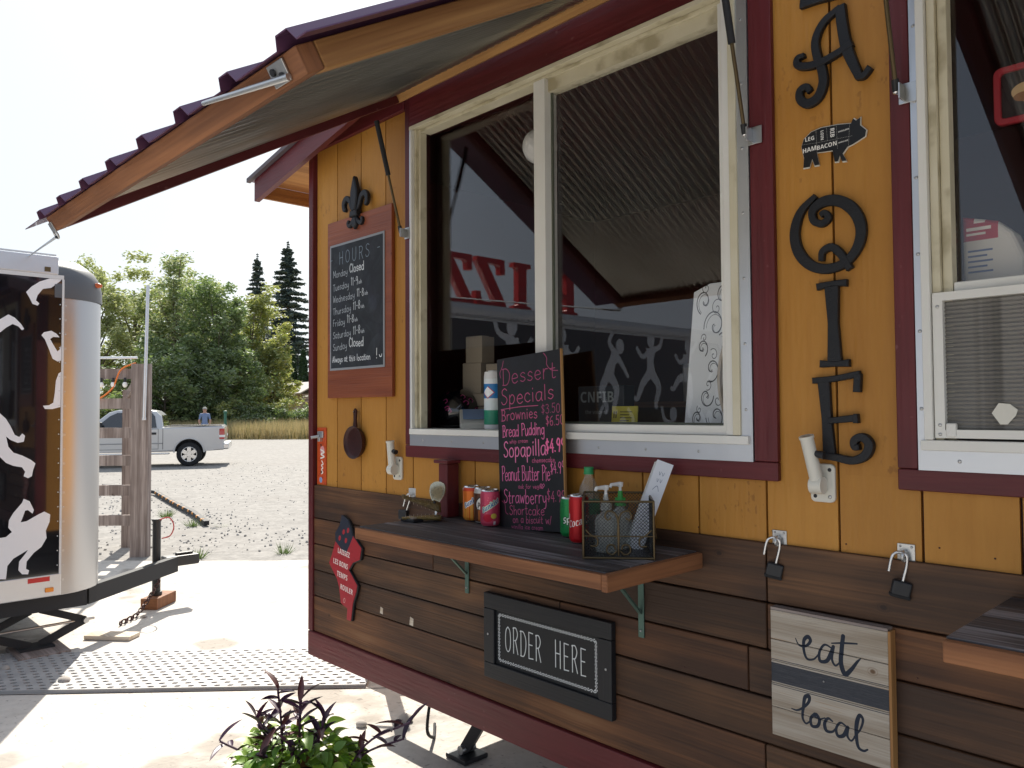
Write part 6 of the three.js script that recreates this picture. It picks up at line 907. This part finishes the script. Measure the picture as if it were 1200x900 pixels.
// ---------- pickup truck
{
  // own axes: x forward, y up, z to its left side (towards the cart)
  const o = local('pickup_truck', 'silver crew cab pickup truck parked on the gravel', 'pickup truck', [-20.05, 0, -8.35], 0); o.scale.setScalar(0.92);
  o.rotation.y = Math.atan2(-0.893, -0.45) ;
  const paint = mat({ color: lin(0.50, 0.50, 0.50), metalness: 0.35, roughness: 0.32, clearcoat: 0.8, clearcoatRoughness: 0.08 });
  const glassM = mat({ color: lin(0.02, 0.024, 0.03), roughness: 0.05, clearcoat: 1 });
  const chrome = M.steel, W = 1.86, hw = W / 2;
  const arch = (s, cx, r) => { s.lineTo(cx - r, 0.46); s.absarc(cx, 0.46, r, PI, 0, true); };
  const body = new THREE.Shape(); body.moveTo(0.0, 0.52); body.lineTo(0.72 - 0.0, 0.46); 
  const lower = new THREE.Shape(); lower.moveTo(0, 0.50); lower.lineTo(0.62, 0.47); lower.absarc(1.03, 0.42, 0.43, PI - 0.12, 0.12, true); lower.lineTo(4.20, 0.47); lower.absarc(4.62, 0.42, 0.43, PI - 0.12, 0.12, true); lower.lineTo(5.55, 0.50); lower.lineTo(5.60, 0.80); lower.lineTo(5.50, 1.06); lower.lineTo(4.0, 1.16); lower.lineTo(3.9, 1.19); lower.lineTo(0.03, 1.27); lower.lineTo(0.0, 1.2);
  part('body', new THREE.ExtrudeGeometry(lower, { depth: W - 0.14, bevelEnabled: true, bevelThickness: 0.07, bevelSize: 0.05, bevelOffset: -0.05, bevelSegments: 4, curveSegments: 16 }).translate(0, 0, -(W - 0.14) / 2), paint, o);
  // cab with inward-leaning sides
  const cabProfile = [[1.78, 1.17], [1.86, 1.60], [2.02, 1.75], [2.3, 1.80], [3.1, 1.79], [3.35, 1.72], [4.0, 1.17]];
  const cab = new THREE.ExtrudeGeometry(poly(cabProfile), { depth: W - 0.20, bevelEnabled: true, bevelThickness: 0.06, bevelSize: 0.05, bevelOffset: -0.05, bevelSegments: 3 }).translate(0, 0, -(W - 0.20) / 2);
  { const p = cab.attributes.position; for (let i = 0; i < p.count; i++) { const y = p.getY(i); p.setZ(i, p.getZ(i) * (1 - 0.20 * cl((y - 1.17) / 0.6))); } cab.computeVertexNormals(); }
  part('cab', cab, paint, o);
  const lean = (g) => { const p = g.attributes.position; for (let i = 0; i < p.count; i++) { const y = p.getY(i); p.setZ(i, p.getZ(i) * (1 - 0.20 * cl((y - 1.17) / 0.6))); } g.computeVertexNormals(); return g; };
  for (const s of [-1, 1]) {
    const win = (pts) => part('side_window', lean(extr(poly(pts), 0.012, 0).translate(0, 0, s * (hw - 0.02) - 0.006)), glassM, o);
    win([[1.98, 1.24], [2.04, 1.58], [2.12, 1.69], [2.62, 1.71], [2.62, 1.23]]); win([[2.70, 1.23], [2.70, 1.71], [3.12, 1.70], [3.32, 1.60], [3.72, 1.23]]);
    for (const [a, b] of [[1.92, 2.66], [2.67, 3.62]]) { const d = part('door', extr((() => { const q = poly([[a, 0.56], [b, 0.56], [b, 1.20], [a, 1.20]]); const hh = new THREE.Path([[a + 0.012, 0.572], [a + 0.012, 1.188], [b - 0.012, 1.188], [b - 0.012, 0.572]].map((p) => new THREE.Vector2(...p))); q.holes.push(hh); return q; })(), 0.004, 0).translate(0, 0, s * (hw + 0.001) - 0.002), mat({ color: lin(0.05, 0.05, 0.05) }), o); part('handle', rbox(0.16, 0.07, 0.04, a + 0.14, 1.05, s * (hw + 0.012), 0.012), M.black, d); }
    part('running_board', rbox(2.2, 0.05, 0.16, 2.7, 0.42, s * (hw - 0.02), 0.02), chrome, o); part('mirror', rbox(0.12, 0.20, 0.16, 3.55, 1.32, s * (hw + 0.12), 0.03), M.black, o);
    part('tail_lamp', rbox(0.16, 0.34, 0.16, 0.055, 1.01, s * (hw - 0.062), 0.02), mat({ color: lin(0.42, 0.01, 0.012), roughness: 0.15, clearcoat: 1 }), o);
    part('lamp_lens', rbox(0.165, 0.08, 0.165, 0.054, 0.94, s * (hw - 0.062), 0.01), M.white, o);
    for (const cx of [1.03, 4.62]) {
      const w = part('wheel', new THREE.LatheGeometry([[0.24, -0.12], [0.34, -0.125], [0.375, -0.09], [0.38, 0], [0.375, 0.09], [0.34, 0.125], [0.24, 0.12]].map((p) => new THREE.Vector2(...p)), 36).rotateX(PI / 2).translate(cx, 0.38, s * (hw - 0.14)), M.rubber, o);
      part('rim', merge([new THREE.CylinderGeometry(0.245, 0.245, 0.16, 32, 1, true).rotateX(PI / 2).translate(cx, 0.38, s * (hw - 0.13)), new THREE.TorusGeometry(0.228, 0.018, 6, 32).translate(cx, 0.38, s * (hw - 0.04)), new THREE.CylinderGeometry(0.075, 0.075, 0.05, 16).rotateX(PI / 2).translate(cx, 0.38, s * (hw - 0.03)), ...[0, 1, 2, 3, 4, 5].map((k) => box(0.115, 0.2, 0.035, 0, 0.14, 0).rotateZ(k * 2 * PI / 6).translate(cx, 0.38, s * (hw - 0.045)))]), chrome, w);
      part('brake_disc', new THREE.CircleGeometry(0.242, 24).rotateY(s > 0 ? 0 : PI).translate(cx, 0.38, s * (hw - 0.10)), M.blackRough, w);
    }
    part('side_moulding', rbox(2.1, 0.035, 0.02, 2.85, 0.74, s * (hw + 0.004), 0.006), mat({ color: lin(0.3, 0.3, 0.3), roughness: 0.4 }), o); part('bed_gap', ext(1.785, 1.80, 0.55, 1.21, s * (hw + 0.001) - 0.002, s * (hw + 0.001) + 0.002), M.blackRough, o); part('fender_lip', new THREE.TorusGeometry(0.44, 0.022, 6, 24, PI).translate(1.03, 0.44, s * (hw - 0.004)), paint, o); part('bed_rail', rbox(1.72, 0.03, 0.07, 0.9, 1.272, s * (hw - 0.06), 0.01), M.black, o);
  }
  part('wheel_well', merge([ext(0.55, 1.51, 0.46, 0.92, -hw + 0.27, hw - 0.27), ext(4.14, 5.1, 0.46, 0.92, -hw + 0.27, hw - 0.27)]), M.blackRough, o); part('rear_bumper', rbox(0.18, 0.20, W - 0.02, -0.07, 0.62, 0, 0.04, 2), chrome, o); part('windshield', lean(beam([3.36, 1.68, 0], [3.96, 1.20, 0], W - 0.28, 0.02)), glassM, o); part('rear_window', lean(beam([1.80, 1.28, 0], [1.86, 1.62, 0], W - 0.4, 0.02)), glassM, o);
  part('tailgate', rbox(0.03, 0.52, W - 0.36, -0.004, 0.98, 0, 0.01), paint, o); part('front_bumper', rbox(0.16, 0.26, W - 0.04, 5.60, 0.62, 0, 0.05, 2), chrome, o);
}
// ---------- person standing beyond the truck
{
  const N = 60, mc = new MarchingCubes(N, new THREE.MeshBasicMaterial(), false, false, 60000);
  mc.isolation = 0; const S = 1.0, cells = [[[0, 1.42, 0], [0, 1.0, 0], 0.13, 0.13], [[-0.16, 1.42, 0], [0.16, 1.42, 0], 0.075, 0.075], [[-0.09, 0.95, 0], [-0.10, 0.5, 0.02], 0.085, 0.06], [[-0.10, 0.5, 0.02], [-0.10, 0.08, 0], 0.06, 0.042], [[0.09, 0.95, 0], [0.10, 0.5, 0.02], 0.085, 0.06], [[0.10, 0.5, 0.02], [0.10, 0.08, 0], 0.06, 0.042], [[-0.10, 0.04, 0], [-0.10, 0.03, 0.14], 0.04, 0.035], [[0.10, 0.04, 0], [0.10, 0.03, 0.14], 0.04, 0.035], [[-0.19, 1.40, 0], [-0.25, 1.12, 0], 0.052, 0.042], [[-0.25, 1.12, 0], [-0.20, 0.90, 0.12], 0.042, 0.034], [[0.19, 1.40, 0], [0.25, 1.12, 0], 0.052, 0.042], [[0.25, 1.12, 0], [0.20, 0.90, 0.12], 0.042, 0.034], [[0, 1.45, 0], [0, 1.56, 0.01], 0.05, 0.048], [[0, 1.62, 0.015], [0, 1.70, 0.0], 0.082, 0.09]];
  const f = mc.field; for (let k = 0; k < N; k++) for (let j = 0; j < N; j++) for (let i = 0; i < N; i++) {
    const x = (i / N * 2 - 1) * S, y = (j / N * 2 - 1) * S + 0.92, z = (k / N * 2 - 1) * S; let d = 9;
    for (const [a, b, ra, rb] of cells) { const px = x - a[0], py = y - a[1], pz = z - a[2], bx = b[0] - a[0], by = b[1] - a[1], bz = b[2] - a[2], t = cl((px * bx + py * by + pz * bz) / (bx * bx + by * by + bz * bz)), q = Math.hypot(px - bx * t, py - by * t, pz - bz * t) - mix(ra, rb, t), h = cl(0.5 + 0.5 * (d - q) / 0.03); d = mix(d, q, h) - 0.03 * h * (1 - h); }
    f[k * N * N + j * N + i] = -d;
  }
  mc.update(); const g = new THREE.BufferGeometry(), c = mc.count, pa = mc.positionArray.slice(0, c * 3); for (let i = 0; i < c; i++) { pa[i * 3] *= S; pa[i * 3 + 1] = pa[i * 3 + 1] * S + 0.92; pa[i * 3 + 2] *= S; }
  g.setAttribute('position', new THREE.BufferAttribute(pa, 3)); g.setAttribute('normal', new THREE.BufferAttribute(mc.normalArray.slice(0, c * 3), 3));
  const col = new Float32Array(c * 3); for (let i = 0; i < c; i++) { const y = pa[i * 3 + 1], arm = Math.abs(pa[i * 3]) > 0.17 && y < 1.2; const q = y > 1.50 || arm ? [0.42, 0.24, 0.17] : y > 0.95 ? [0.16, 0.22, 0.36] : y > 0.08 ? [0.05, 0.06, 0.09] : [0.03, 0.03, 0.03]; col.set(q, i * 3); } g.setAttribute('color', new THREE.BufferAttribute(col, 3));
  const o = local('person', 'person in a blue shirt and light cap standing beyond the pickup', 'person', [-34.4, 0, -13.6], 1.2); part('body', g, mat({ vertexColors: true, roughness: 0.8 }), o);
  part('hair', new THREE.SphereGeometry(0.105, 16, 10, 0, PI * 2, 0, PI * 0.5).translate(0, 1.695, -0.01), mat({ color: lin(0.35, 0.33, 0.30), roughness: 0.8 }), o); part('cap_brim', cyl(0.09, 0.09, 0.012, 0, 1.70, 0.08, 16), mat({ color: lin(0.35, 0.33, 0.30) }), o);
  part('nose', new THREE.ConeGeometry(0.016, 0.04, 6).rotateX(-0.3).translate(0, 1.655, 0.105), mat({ color: lin(0.42, 0.24, 0.17) }), o);
}
single('utility_pedestal', merge([rbox(0.13, 1.50, 0.12, -35.78, 0.75, -15.22, 0.03), rbox(0.17, 0.14, 0.16, -35.78, 1.55, -15.22, 0.04), rbox(0.2, 0.06, 0.2, -35.78, 0.03, -15.22, 0.02)]), mat({ color: lin(0.03, 0.13, 0.08), roughness: 0.5 }), 'green utility pedestal beside the dry grass', 'pedestal', [-35.78, 0, -15.22]);

// ---------- vegetation
// leaf faces scattered through clumps; each face a small folded diamond
function leaves(n, where, size, tones, flat = 0.5) {
  const pos = new Float32Array(n * 12 * 1), nor = new Float32Array(n * 12), col = new Float32Array(n * 12), idx = new Uint32Array(n * 6), a = new V3(), b = new V3(), c = new V3();
  for (let i = 0; i < n; i++) {
    const p = where(i), s = size * rr(0.6, 1.35), t = tones[Math.floor(rnd() * tones.length)], k = rr(0.8, 1.2);
    a.set(rr(-1, 1), rr(-1, 1) * (1 - flat), rr(-1, 1)).normalize(); b.set(rr(-1, 1), rr(-1, 1), rr(-1, 1)).cross(a).normalize(); c.crossVectors(a, b);
    const q = [[a.x * s, a.y * s, a.z * s], [b.x * s * 0.45 + c.x * s * 0.1, b.y * s * 0.45 + c.y * s * 0.1, b.z * s * 0.45 + c.z * s * 0.1], [-a.x * s, -a.y * s, -a.z * s], [-b.x * s * 0.45 + c.x * s * 0.1, -b.y * s * 0.45 + c.y * s * 0.1, -b.z * s * 0.45 + c.z * s * 0.1]];
    for (let v = 0; v < 4; v++) { const o = (i * 4 + v) * 3; pos[o] = p[0] + q[v][0]; pos[o + 1] = p[1] + q[v][1]; pos[o + 2] = p[2] + q[v][2]; nor[o] = c.x; nor[o + 1] = c.y; nor[o + 2] = c.z; col[o] = t[0] * k; col[o + 1] = t[1] * k; col[o + 2] = t[2] * k; }
    idx.set([i * 4, i * 4 + 1, i * 4 + 2, i * 4, i * 4 + 2, i * 4 + 3], i * 6);
  }
  const g = new THREE.BufferGeometry(); g.setAttribute('position', new THREE.BufferAttribute(pos, 3)); g.setAttribute('normal', new THREE.BufferAttribute(nor, 3)); g.setAttribute('color', new THREE.BufferAttribute(col, 3)); g.setIndex(new THREE.BufferAttribute(idx, 1)); return g;
}
const leafM = mat({ vertexColors: true, roughness: 0.75, transmission: 0.65, thickness: 0 }), needleM = mat({ vertexColors: true, roughness: 0.8, transmission: 0.1, thickness: 0 });
const bark = mat({ map: tex(256, 256, (u, v) => mix3(H3(0x4a4038), H3(0x7a6e62), fbm(u, v, 20, 4, 4, 6)), true, [1, 1]), roughness: 0.9 });
const gs = () => (rnd() + rnd() + rnd() - 1.5) / 0.9;
function deciduous(x, z, h, w, n, tones, label, seedLimbs = 9, low = 0.1) {
  const o = local('deciduous_tree', label, 'tree', [x, 0, z], rnd() * 6, 'trees at the edge of the lot');
  const limbs = [rod([0, 0, 0], [0.1, h * 0.35, 0.05], h * 0.016, h * 0.011, 8), rod([0.1, h * 0.35, 0.05], [0.0, h * 0.8, 0.1], h * 0.011, h * 0.003, 7)], ends = [];
  for (let i = 0; i < seedLimbs * 3; i++) { const a = i * 2.4 + rr(-0.4, 0.4), y = mix(0.12, 0.72, (i + 0.5) / (seedLimbs * 3)), env = Math.sin(PI * Math.pow(cl(y + 0.12), 0.8)), r = w * rr(0.45, 0.95) * Math.max(0.3, env), e = [r * Math.cos(a), h * Math.min(0.97, y + rr(0.08, 0.26)), r * Math.sin(a)]; limbs.push(rod([0.05, h * y * 0.8, 0.05], e, h * 0.006, h * 0.0015, 5)); ends.push([[0.05, h * y * 0.8, 0.05], e]); }
  part('trunk', bp(merge(limbs), 1), bark, o);
  const cl2 = []; for (const [a, e] of ends) for (let k = 0; k < 4; k++) { const t = rr(0.45, 1.08); cl2.push([mix(a[0], e[0], t) + gs() * w * 0.14, mix(a[1], e[1], t) + gs() * h * 0.05, mix(a[2], e[2], t) + gs() * w * 0.14, w * rr(0.09, 0.20)]); }
  for (let k = 0; k < 14; k++) { const a = rnd() * 6.28, r = w * rr(0.2, 0.95); cl2.push([r * Math.cos(a), h * rr(low, 0.35), r * Math.sin(a), w * rr(0.16, 0.28)]); }
  for (let k = 0; k < 6; k++) cl2.push([gs() * w * 0.25, h * rr(0.82, 0.98), gs() * w * 0.25, w * rr(0.10, 0.18)]);
  part('crown', leaves(Math.round(n * 1.1), () => { const c = cl2[Math.floor(rnd() * cl2.length)]; return [c[0] + gs() * c[3], Math.max(0.15, c[1] + gs() * c[3] * 0.8), c[2] + gs() * c[3]]; }, 0.145, tones), leafM, o);
}
const G1 = [[0.38, 0.42, 0.15], [0.43, 0.46, 0.19], [0.29, 0.35, 0.12], [0.46, 0.49, 0.23]], G2 = [[0.20, 0.28, 0.08], [0.25, 0.32, 0.10], [0.15, 0.23, 0.07]], G3 = [[0.36, 0.39, 0.10], [0.42, 0.43, 0.13], [0.26, 0.32, 0.08]];
deciduous(-59.3, -15.6, 12.8, 4.2, 13000, G1, 'pale feathery willow tree partly behind the trailer nose'); deciduous(-61.5, -19.2, 13.9, 4.4, 13000, G1, 'tall pale willow tree with open crown behind the timber rack');
deciduous(-54.4, -19.6, 13.0, 4.4, 16000, [...G1, ...G2], 'broad green tree above the pickup cab'); deciduous(-62.0, -24.0, 13.8, 4.2, 11000, G1, 'pale tree rising behind the broad green tree');
deciduous(-50.3, -21.0, 10.9, 4.0, 17000, G2, 'dense dark green tree above the pickup bed', 10); deciduous(-52.6, -24.6, 10.9, 3.3, 12000, G3, 'yellow-green tree leaning towards the conifers', 8); deciduous(-50.0, -25.0, 7.2, 2.2, 7000, G3, 'small yellow-green tree at the right end of the tree line', 7);
deciduous(-48.2, -16.6, 6.4, 3.6, 11000, G2, 'low dark leafy tree under the willows', 8, 0.05); deciduous(-47.5, -20.2, 5.8, 3.2, 10000, G2, 'low rounded tree behind the person', 8, 0.05);
function conifer(x, z, h, r, n, label) {
  const o = local('conifer_tree', label, 'tree', [x, 0, z], rnd() * 6, 'tall conifers beyond the lot'); const limbs = [rod([0, 0, 0], [0, h, 0], h * 0.014, 0.03, 8)], cl2 = [];
  const tiers = Math.round(h * 1.15);
  for (let t = 0; t < tiers; t++) { const q = t / tiers, y = h * mix(0.08, 0.975, q), R = r * Math.pow(1 - q, 0.85) + 0.12, m = 8; for (let k = 0; k < m; k++) { const a = k / m * 6.283 + t * 1.3 + rr(-0.4, 0.4), L = R * rr(0.6, 1.2), yy = y + rr(-0.3, 0.3), dr = rr(0.12, 0.3); limbs.push(rod([0, yy, 0], [L * Math.cos(a), yy - L * dr, L * Math.sin(a)], 0.045, 0.012, 4)); for (let s = 0.15; s <= 1.05; s += 0.13) cl2.push([L * s * Math.cos(a), yy - L * dr * s + 0.10 * L * s * s, L * s * Math.sin(a), (0.24 + 0.10 * R * (1 - s))]); } }
  for (let k = 0; k < 6; k++) cl2.push([0, h * (0.93 + 0.012 * k), 0, 0.10]);
  part('trunk', bp(merge(limbs), 1), bark, o); part('crown', leaves(n, () => { const c = cl2[Math.floor(rnd() * cl2.length)]; return [c[0] + gs() * c[3], c[1] + gs() * c[3] * 0.45 - 0.05, c[2] + gs() * c[3]]; }, 0.17, [[0.06, 0.095, 0.085], [0.08, 0.12, 0.095], [0.045, 0.075, 0.07]], 0.5), needleM, o);
}
conifer(-80.9, -42.4, 21.6, 5.2, 44000, 'tall dark fir tree with drooping boughs'); conifer(-105, -50.2, 24.8, 4.8, 28000, 'more distant slim fir tree behind the tall fir');
for (let i = 0; i < 9; i++) { const x = mix(-68.6, -62.4, i / 8), z = mix(-32.0, -37.6, i / 8), h = 7.2 + rr(-0.5, 0.6), o = local('cypress', 'clipped columnar evergreen in the row behind the shrub bank', 'evergreen', [x, 0, z], 0, 'row of columnar evergreens'); part('trunk', cyl(0.06, 0.1, 1, 0, 0.5, 0, 6), bark, o); part('crown', leaves(4200, () => { const y = rnd(), R = 0.62 * Math.pow(Math.sin(PI * cl(y * 0.88 + 0.1)), 0.5) * (1 - 0.35 * y), a = rnd() * 6.283, q = R * Math.sqrt(rr(0.55, 1)); return [q * Math.cos(a), 0.1 + y * h, q * Math.sin(a)]; }, 0.13, [[0.03, 0.07, 0.022], [0.04, 0.09, 0.028], [0.022, 0.055, 0.02]], 0.1), needleM, o); }
// bramble bank along the back of the lot
function shrub(x, z, h, w, tones, label) { const o = local('shrub', label, 'shrub', [x, 0, z], 0, 'bramble bank along the lot'), cs = []; for (let k = 0; k < 26; k++) { const a = rnd() * 6.283, r = w * Math.sqrt(rnd()); cs.push([r * Math.cos(a), h * rr(0.1, 0.9) * (1 - 0.4 * (r / w) ** 2), r * Math.sin(a), rr(0.25, 0.45)]); } part('stems', merge(Array.from({ length: 7 }, (_, k) => rod([0, 0, 0], cs[k].slice(0, 3), 0.03, 0.01, 4))), bark, o); part('foliage', leaves(3600, () => { const c = cs[Math.floor(rnd() * cs.length)]; return [c[0] + gs() * c[3], Math.max(0.05, c[1] + gs() * c[3] * 0.7), c[2] + gs() * c[3]]; }, 0.11, tones), leafM, o); }
for (let i = 0; i < 16; i++) { const t = i / 15; shrub(mix(-52.6, -42.0, t) + rr(-0.6, 0.6), mix(-12.0, -24.6, t) + rr(-0.5, 0.5), rr(2.1, 2.9), rr(1.0, 1.4), i % 3 ? G2.concat([[0.10, 0.14, 0.03]]) : G3, 'leafy bramble shrub in the bank behind the dry grass'); }
{ // dry grass
  const n = 26000, pos = [], col = [], idx = []; for (let i = 0; i < n; i++) { const t = rr(-0.1, 1.05), d = rnd(), x = mix(-44.0, -33.2, t) - d * 6.2, z = mix(-13.2, -22.6, t) - d * 3.9, h = rr(0.7, 1.35) * (0.75 + 0.25 * d), w = 0.02, a = rnd() * 6.283, lx = rr(-0.25, 0.25), lz = rr(-0.25, 0.25), k = rr(0.75, 1.2), c = rnd() < 0.12 ? [0.16, 0.18, 0.06] : [0.46, 0.37, 0.18]; const b = pos.length / 3; pos.push(x - Math.cos(a) * w, 0, z - Math.sin(a) * w, x + Math.cos(a) * w, 0, z + Math.sin(a) * w, x + lx * h, h, z + lz * h); for (let q = 0; q < 3; q++) col.push(c[0] * k, c[1] * k, c[2] * k); idx.push(b, b + 1, b + 2); }
  const g = new THREE.BufferGeometry(); g.setAttribute('position', new THREE.Float32BufferAttribute(pos, 3)); g.setAttribute('color', new THREE.Float32BufferAttribute(col, 3)); g.setIndex(idx); g.computeVertexNormals();
  const o = new THREE.Mesh(g, mat({ vertexColors: true, roughness: 0.9, transmission: 0.3, thickness: 0 })); o.name = 'dry_grass'; o.receiveShadow = o.castShadow = true; scene.add(o); tag(o, 'tall dry yellow grass along the back of the lot', 'grass', null, 'stuff');
  struct('grass_field', uvFlat(extr(poly([[-33.4, 22.4], [-44.2, 12.8], [-58, 8], [-140, 20], [-140, 90], [-60, 60]]), 0.02, 0).rotateX(-PI / 2)), mat({ map: tex(512, 512, (u, v) => mix3(H3(0x8a7a48), H3(0xb8a366), fbm(u, v, 30, 30, 4, 14)), true, [3, 3]), roughness: 0.95 }));
}
{ // loose stones on the lot near the rack
  const geo = new THREE.IcosahedronGeometry(1, 0), n = 1900, im = new THREE.InstancedMesh(geo, mat({ roughness: 0.95 }), n), m = new THREE.Matrix4(), c = new THREE.Color();
  for (let i = 0; i < n; i++) { const near = i < 1000; let x, z, nn; do { x = near ? rr(-13, -5.2) : rr(-20, -4.8); z = near ? rr(-3.4, 1.5) : rr(-9, -1.5); nn = (x - P0[0]) * PN[0] + (z - P0[1]) * PN[1]; } while (nn > -0.15); const s = rr(0.006, near ? 0.022 : 0.016) ; m.compose(new V3(x, s * 0.3, z), new THREE.Quaternion().setFromEuler(new THREE.Euler(rnd() * 6, rnd() * 6, rnd() * 6)), new V3(s, s * rr(0.5, 0.9), s * rr(0.7, 1.2))); im.setMatrixAt(i, m); const k = rr(0.28, 0.42); c.setRGB(k, k * 0.97, k * 0.92); im.setColorAt(i, c); }
  im.name = 'gravel_stones'; im.castShadow = im.receiveShadow = true; scene.add(im); tag(im, 'loose pale stones scattered on the gravel lot', 'gravel', null, 'stuff');
  const k = [[-2.15, 0.0], [-2.4, 0.75], [-1.9, 0.55], [-3.1, -0.3], [-0.15, -0.35], [-0.05, -0.55]]; k.forEach(([x, z], i) => single('pebble', new THREE.IcosahedronGeometry(0.018 + 0.008 * (i % 3), 1).scale(1.3, 0.7, 1).translate(x, 0.024 + (i === 1 || i === 2 ? 0.008 : 0), z), mat({ color: lin(0.35, 0.32, 0.29), roughness: 0.95 }), 'small loose stone on the concrete', 'stone', [x, 0.013, z], 'loose stones on the concrete'));
}
{ // weeds at the edging and along the concrete
  const spots = [[-7.4, -2.75], [-7.7, -2.5], [-9.0, -2.6], [-9.3, -2.75], [-12.0, -3.2], [-5.3, -1.6], [-13.5, -3.2], [-4.9, -2.4]];
  spots.forEach(([x, z], i) => { const o = local('weed_tuft', 'small green weed tuft growing in the gravel', 'weed', [x, 0, z], i, 'weeds in the gravel'), pos = [], idx = []; for (let k = 0; k < 46; k++) { const a = rnd() * 6.283, r = rr(0.02, 0.16), h = rr(0.04, 0.14), b = pos.length / 3, q = [r * Math.cos(a), r * Math.sin(a)]; pos.push(q[0] * 0.5 - 0.005, 0, q[1] * 0.5, q[0] * 0.5 + 0.005, 0, q[1] * 0.5 + 0.004, q[0] * 1.2, h, q[1] * 1.2); idx.push(b, b + 1, b + 2); } const g = new THREE.BufferGeometry(); g.setAttribute('position', new THREE.Float32BufferAttribute(pos, 3)); g.setIndex(idx); g.computeVertexNormals(); part('blades', g, mat({ color: lin(0.13, 0.2, 0.05), roughness: 0.8, transmission: 0.3, thickness: 0 }), o); });
}
{ // shed roof beyond the bank
  const o = thing('shed', 'low shed with a grey roof behind the bank near the evergreens', 'shed', [-60, 0, -33]); part('wall', ext(-63, -57, 0, 3.0, -34.4, -31.2), M.grey, o); part('roof', extr(poly([[-34.8, 3.0], [-32.8, 4.0], [-30.8, 3.0], [-30.8, 3.1], [-32.8, 4.12], [-34.8, 3.1]]), 6.6, 0).rotateY(-PI / 2).translate(-56.7, 0, 0), mat({ color: lin(0.4, 0.37, 0.35), roughness: 0.8 }), o);
}
renderer.render(scene, camera);
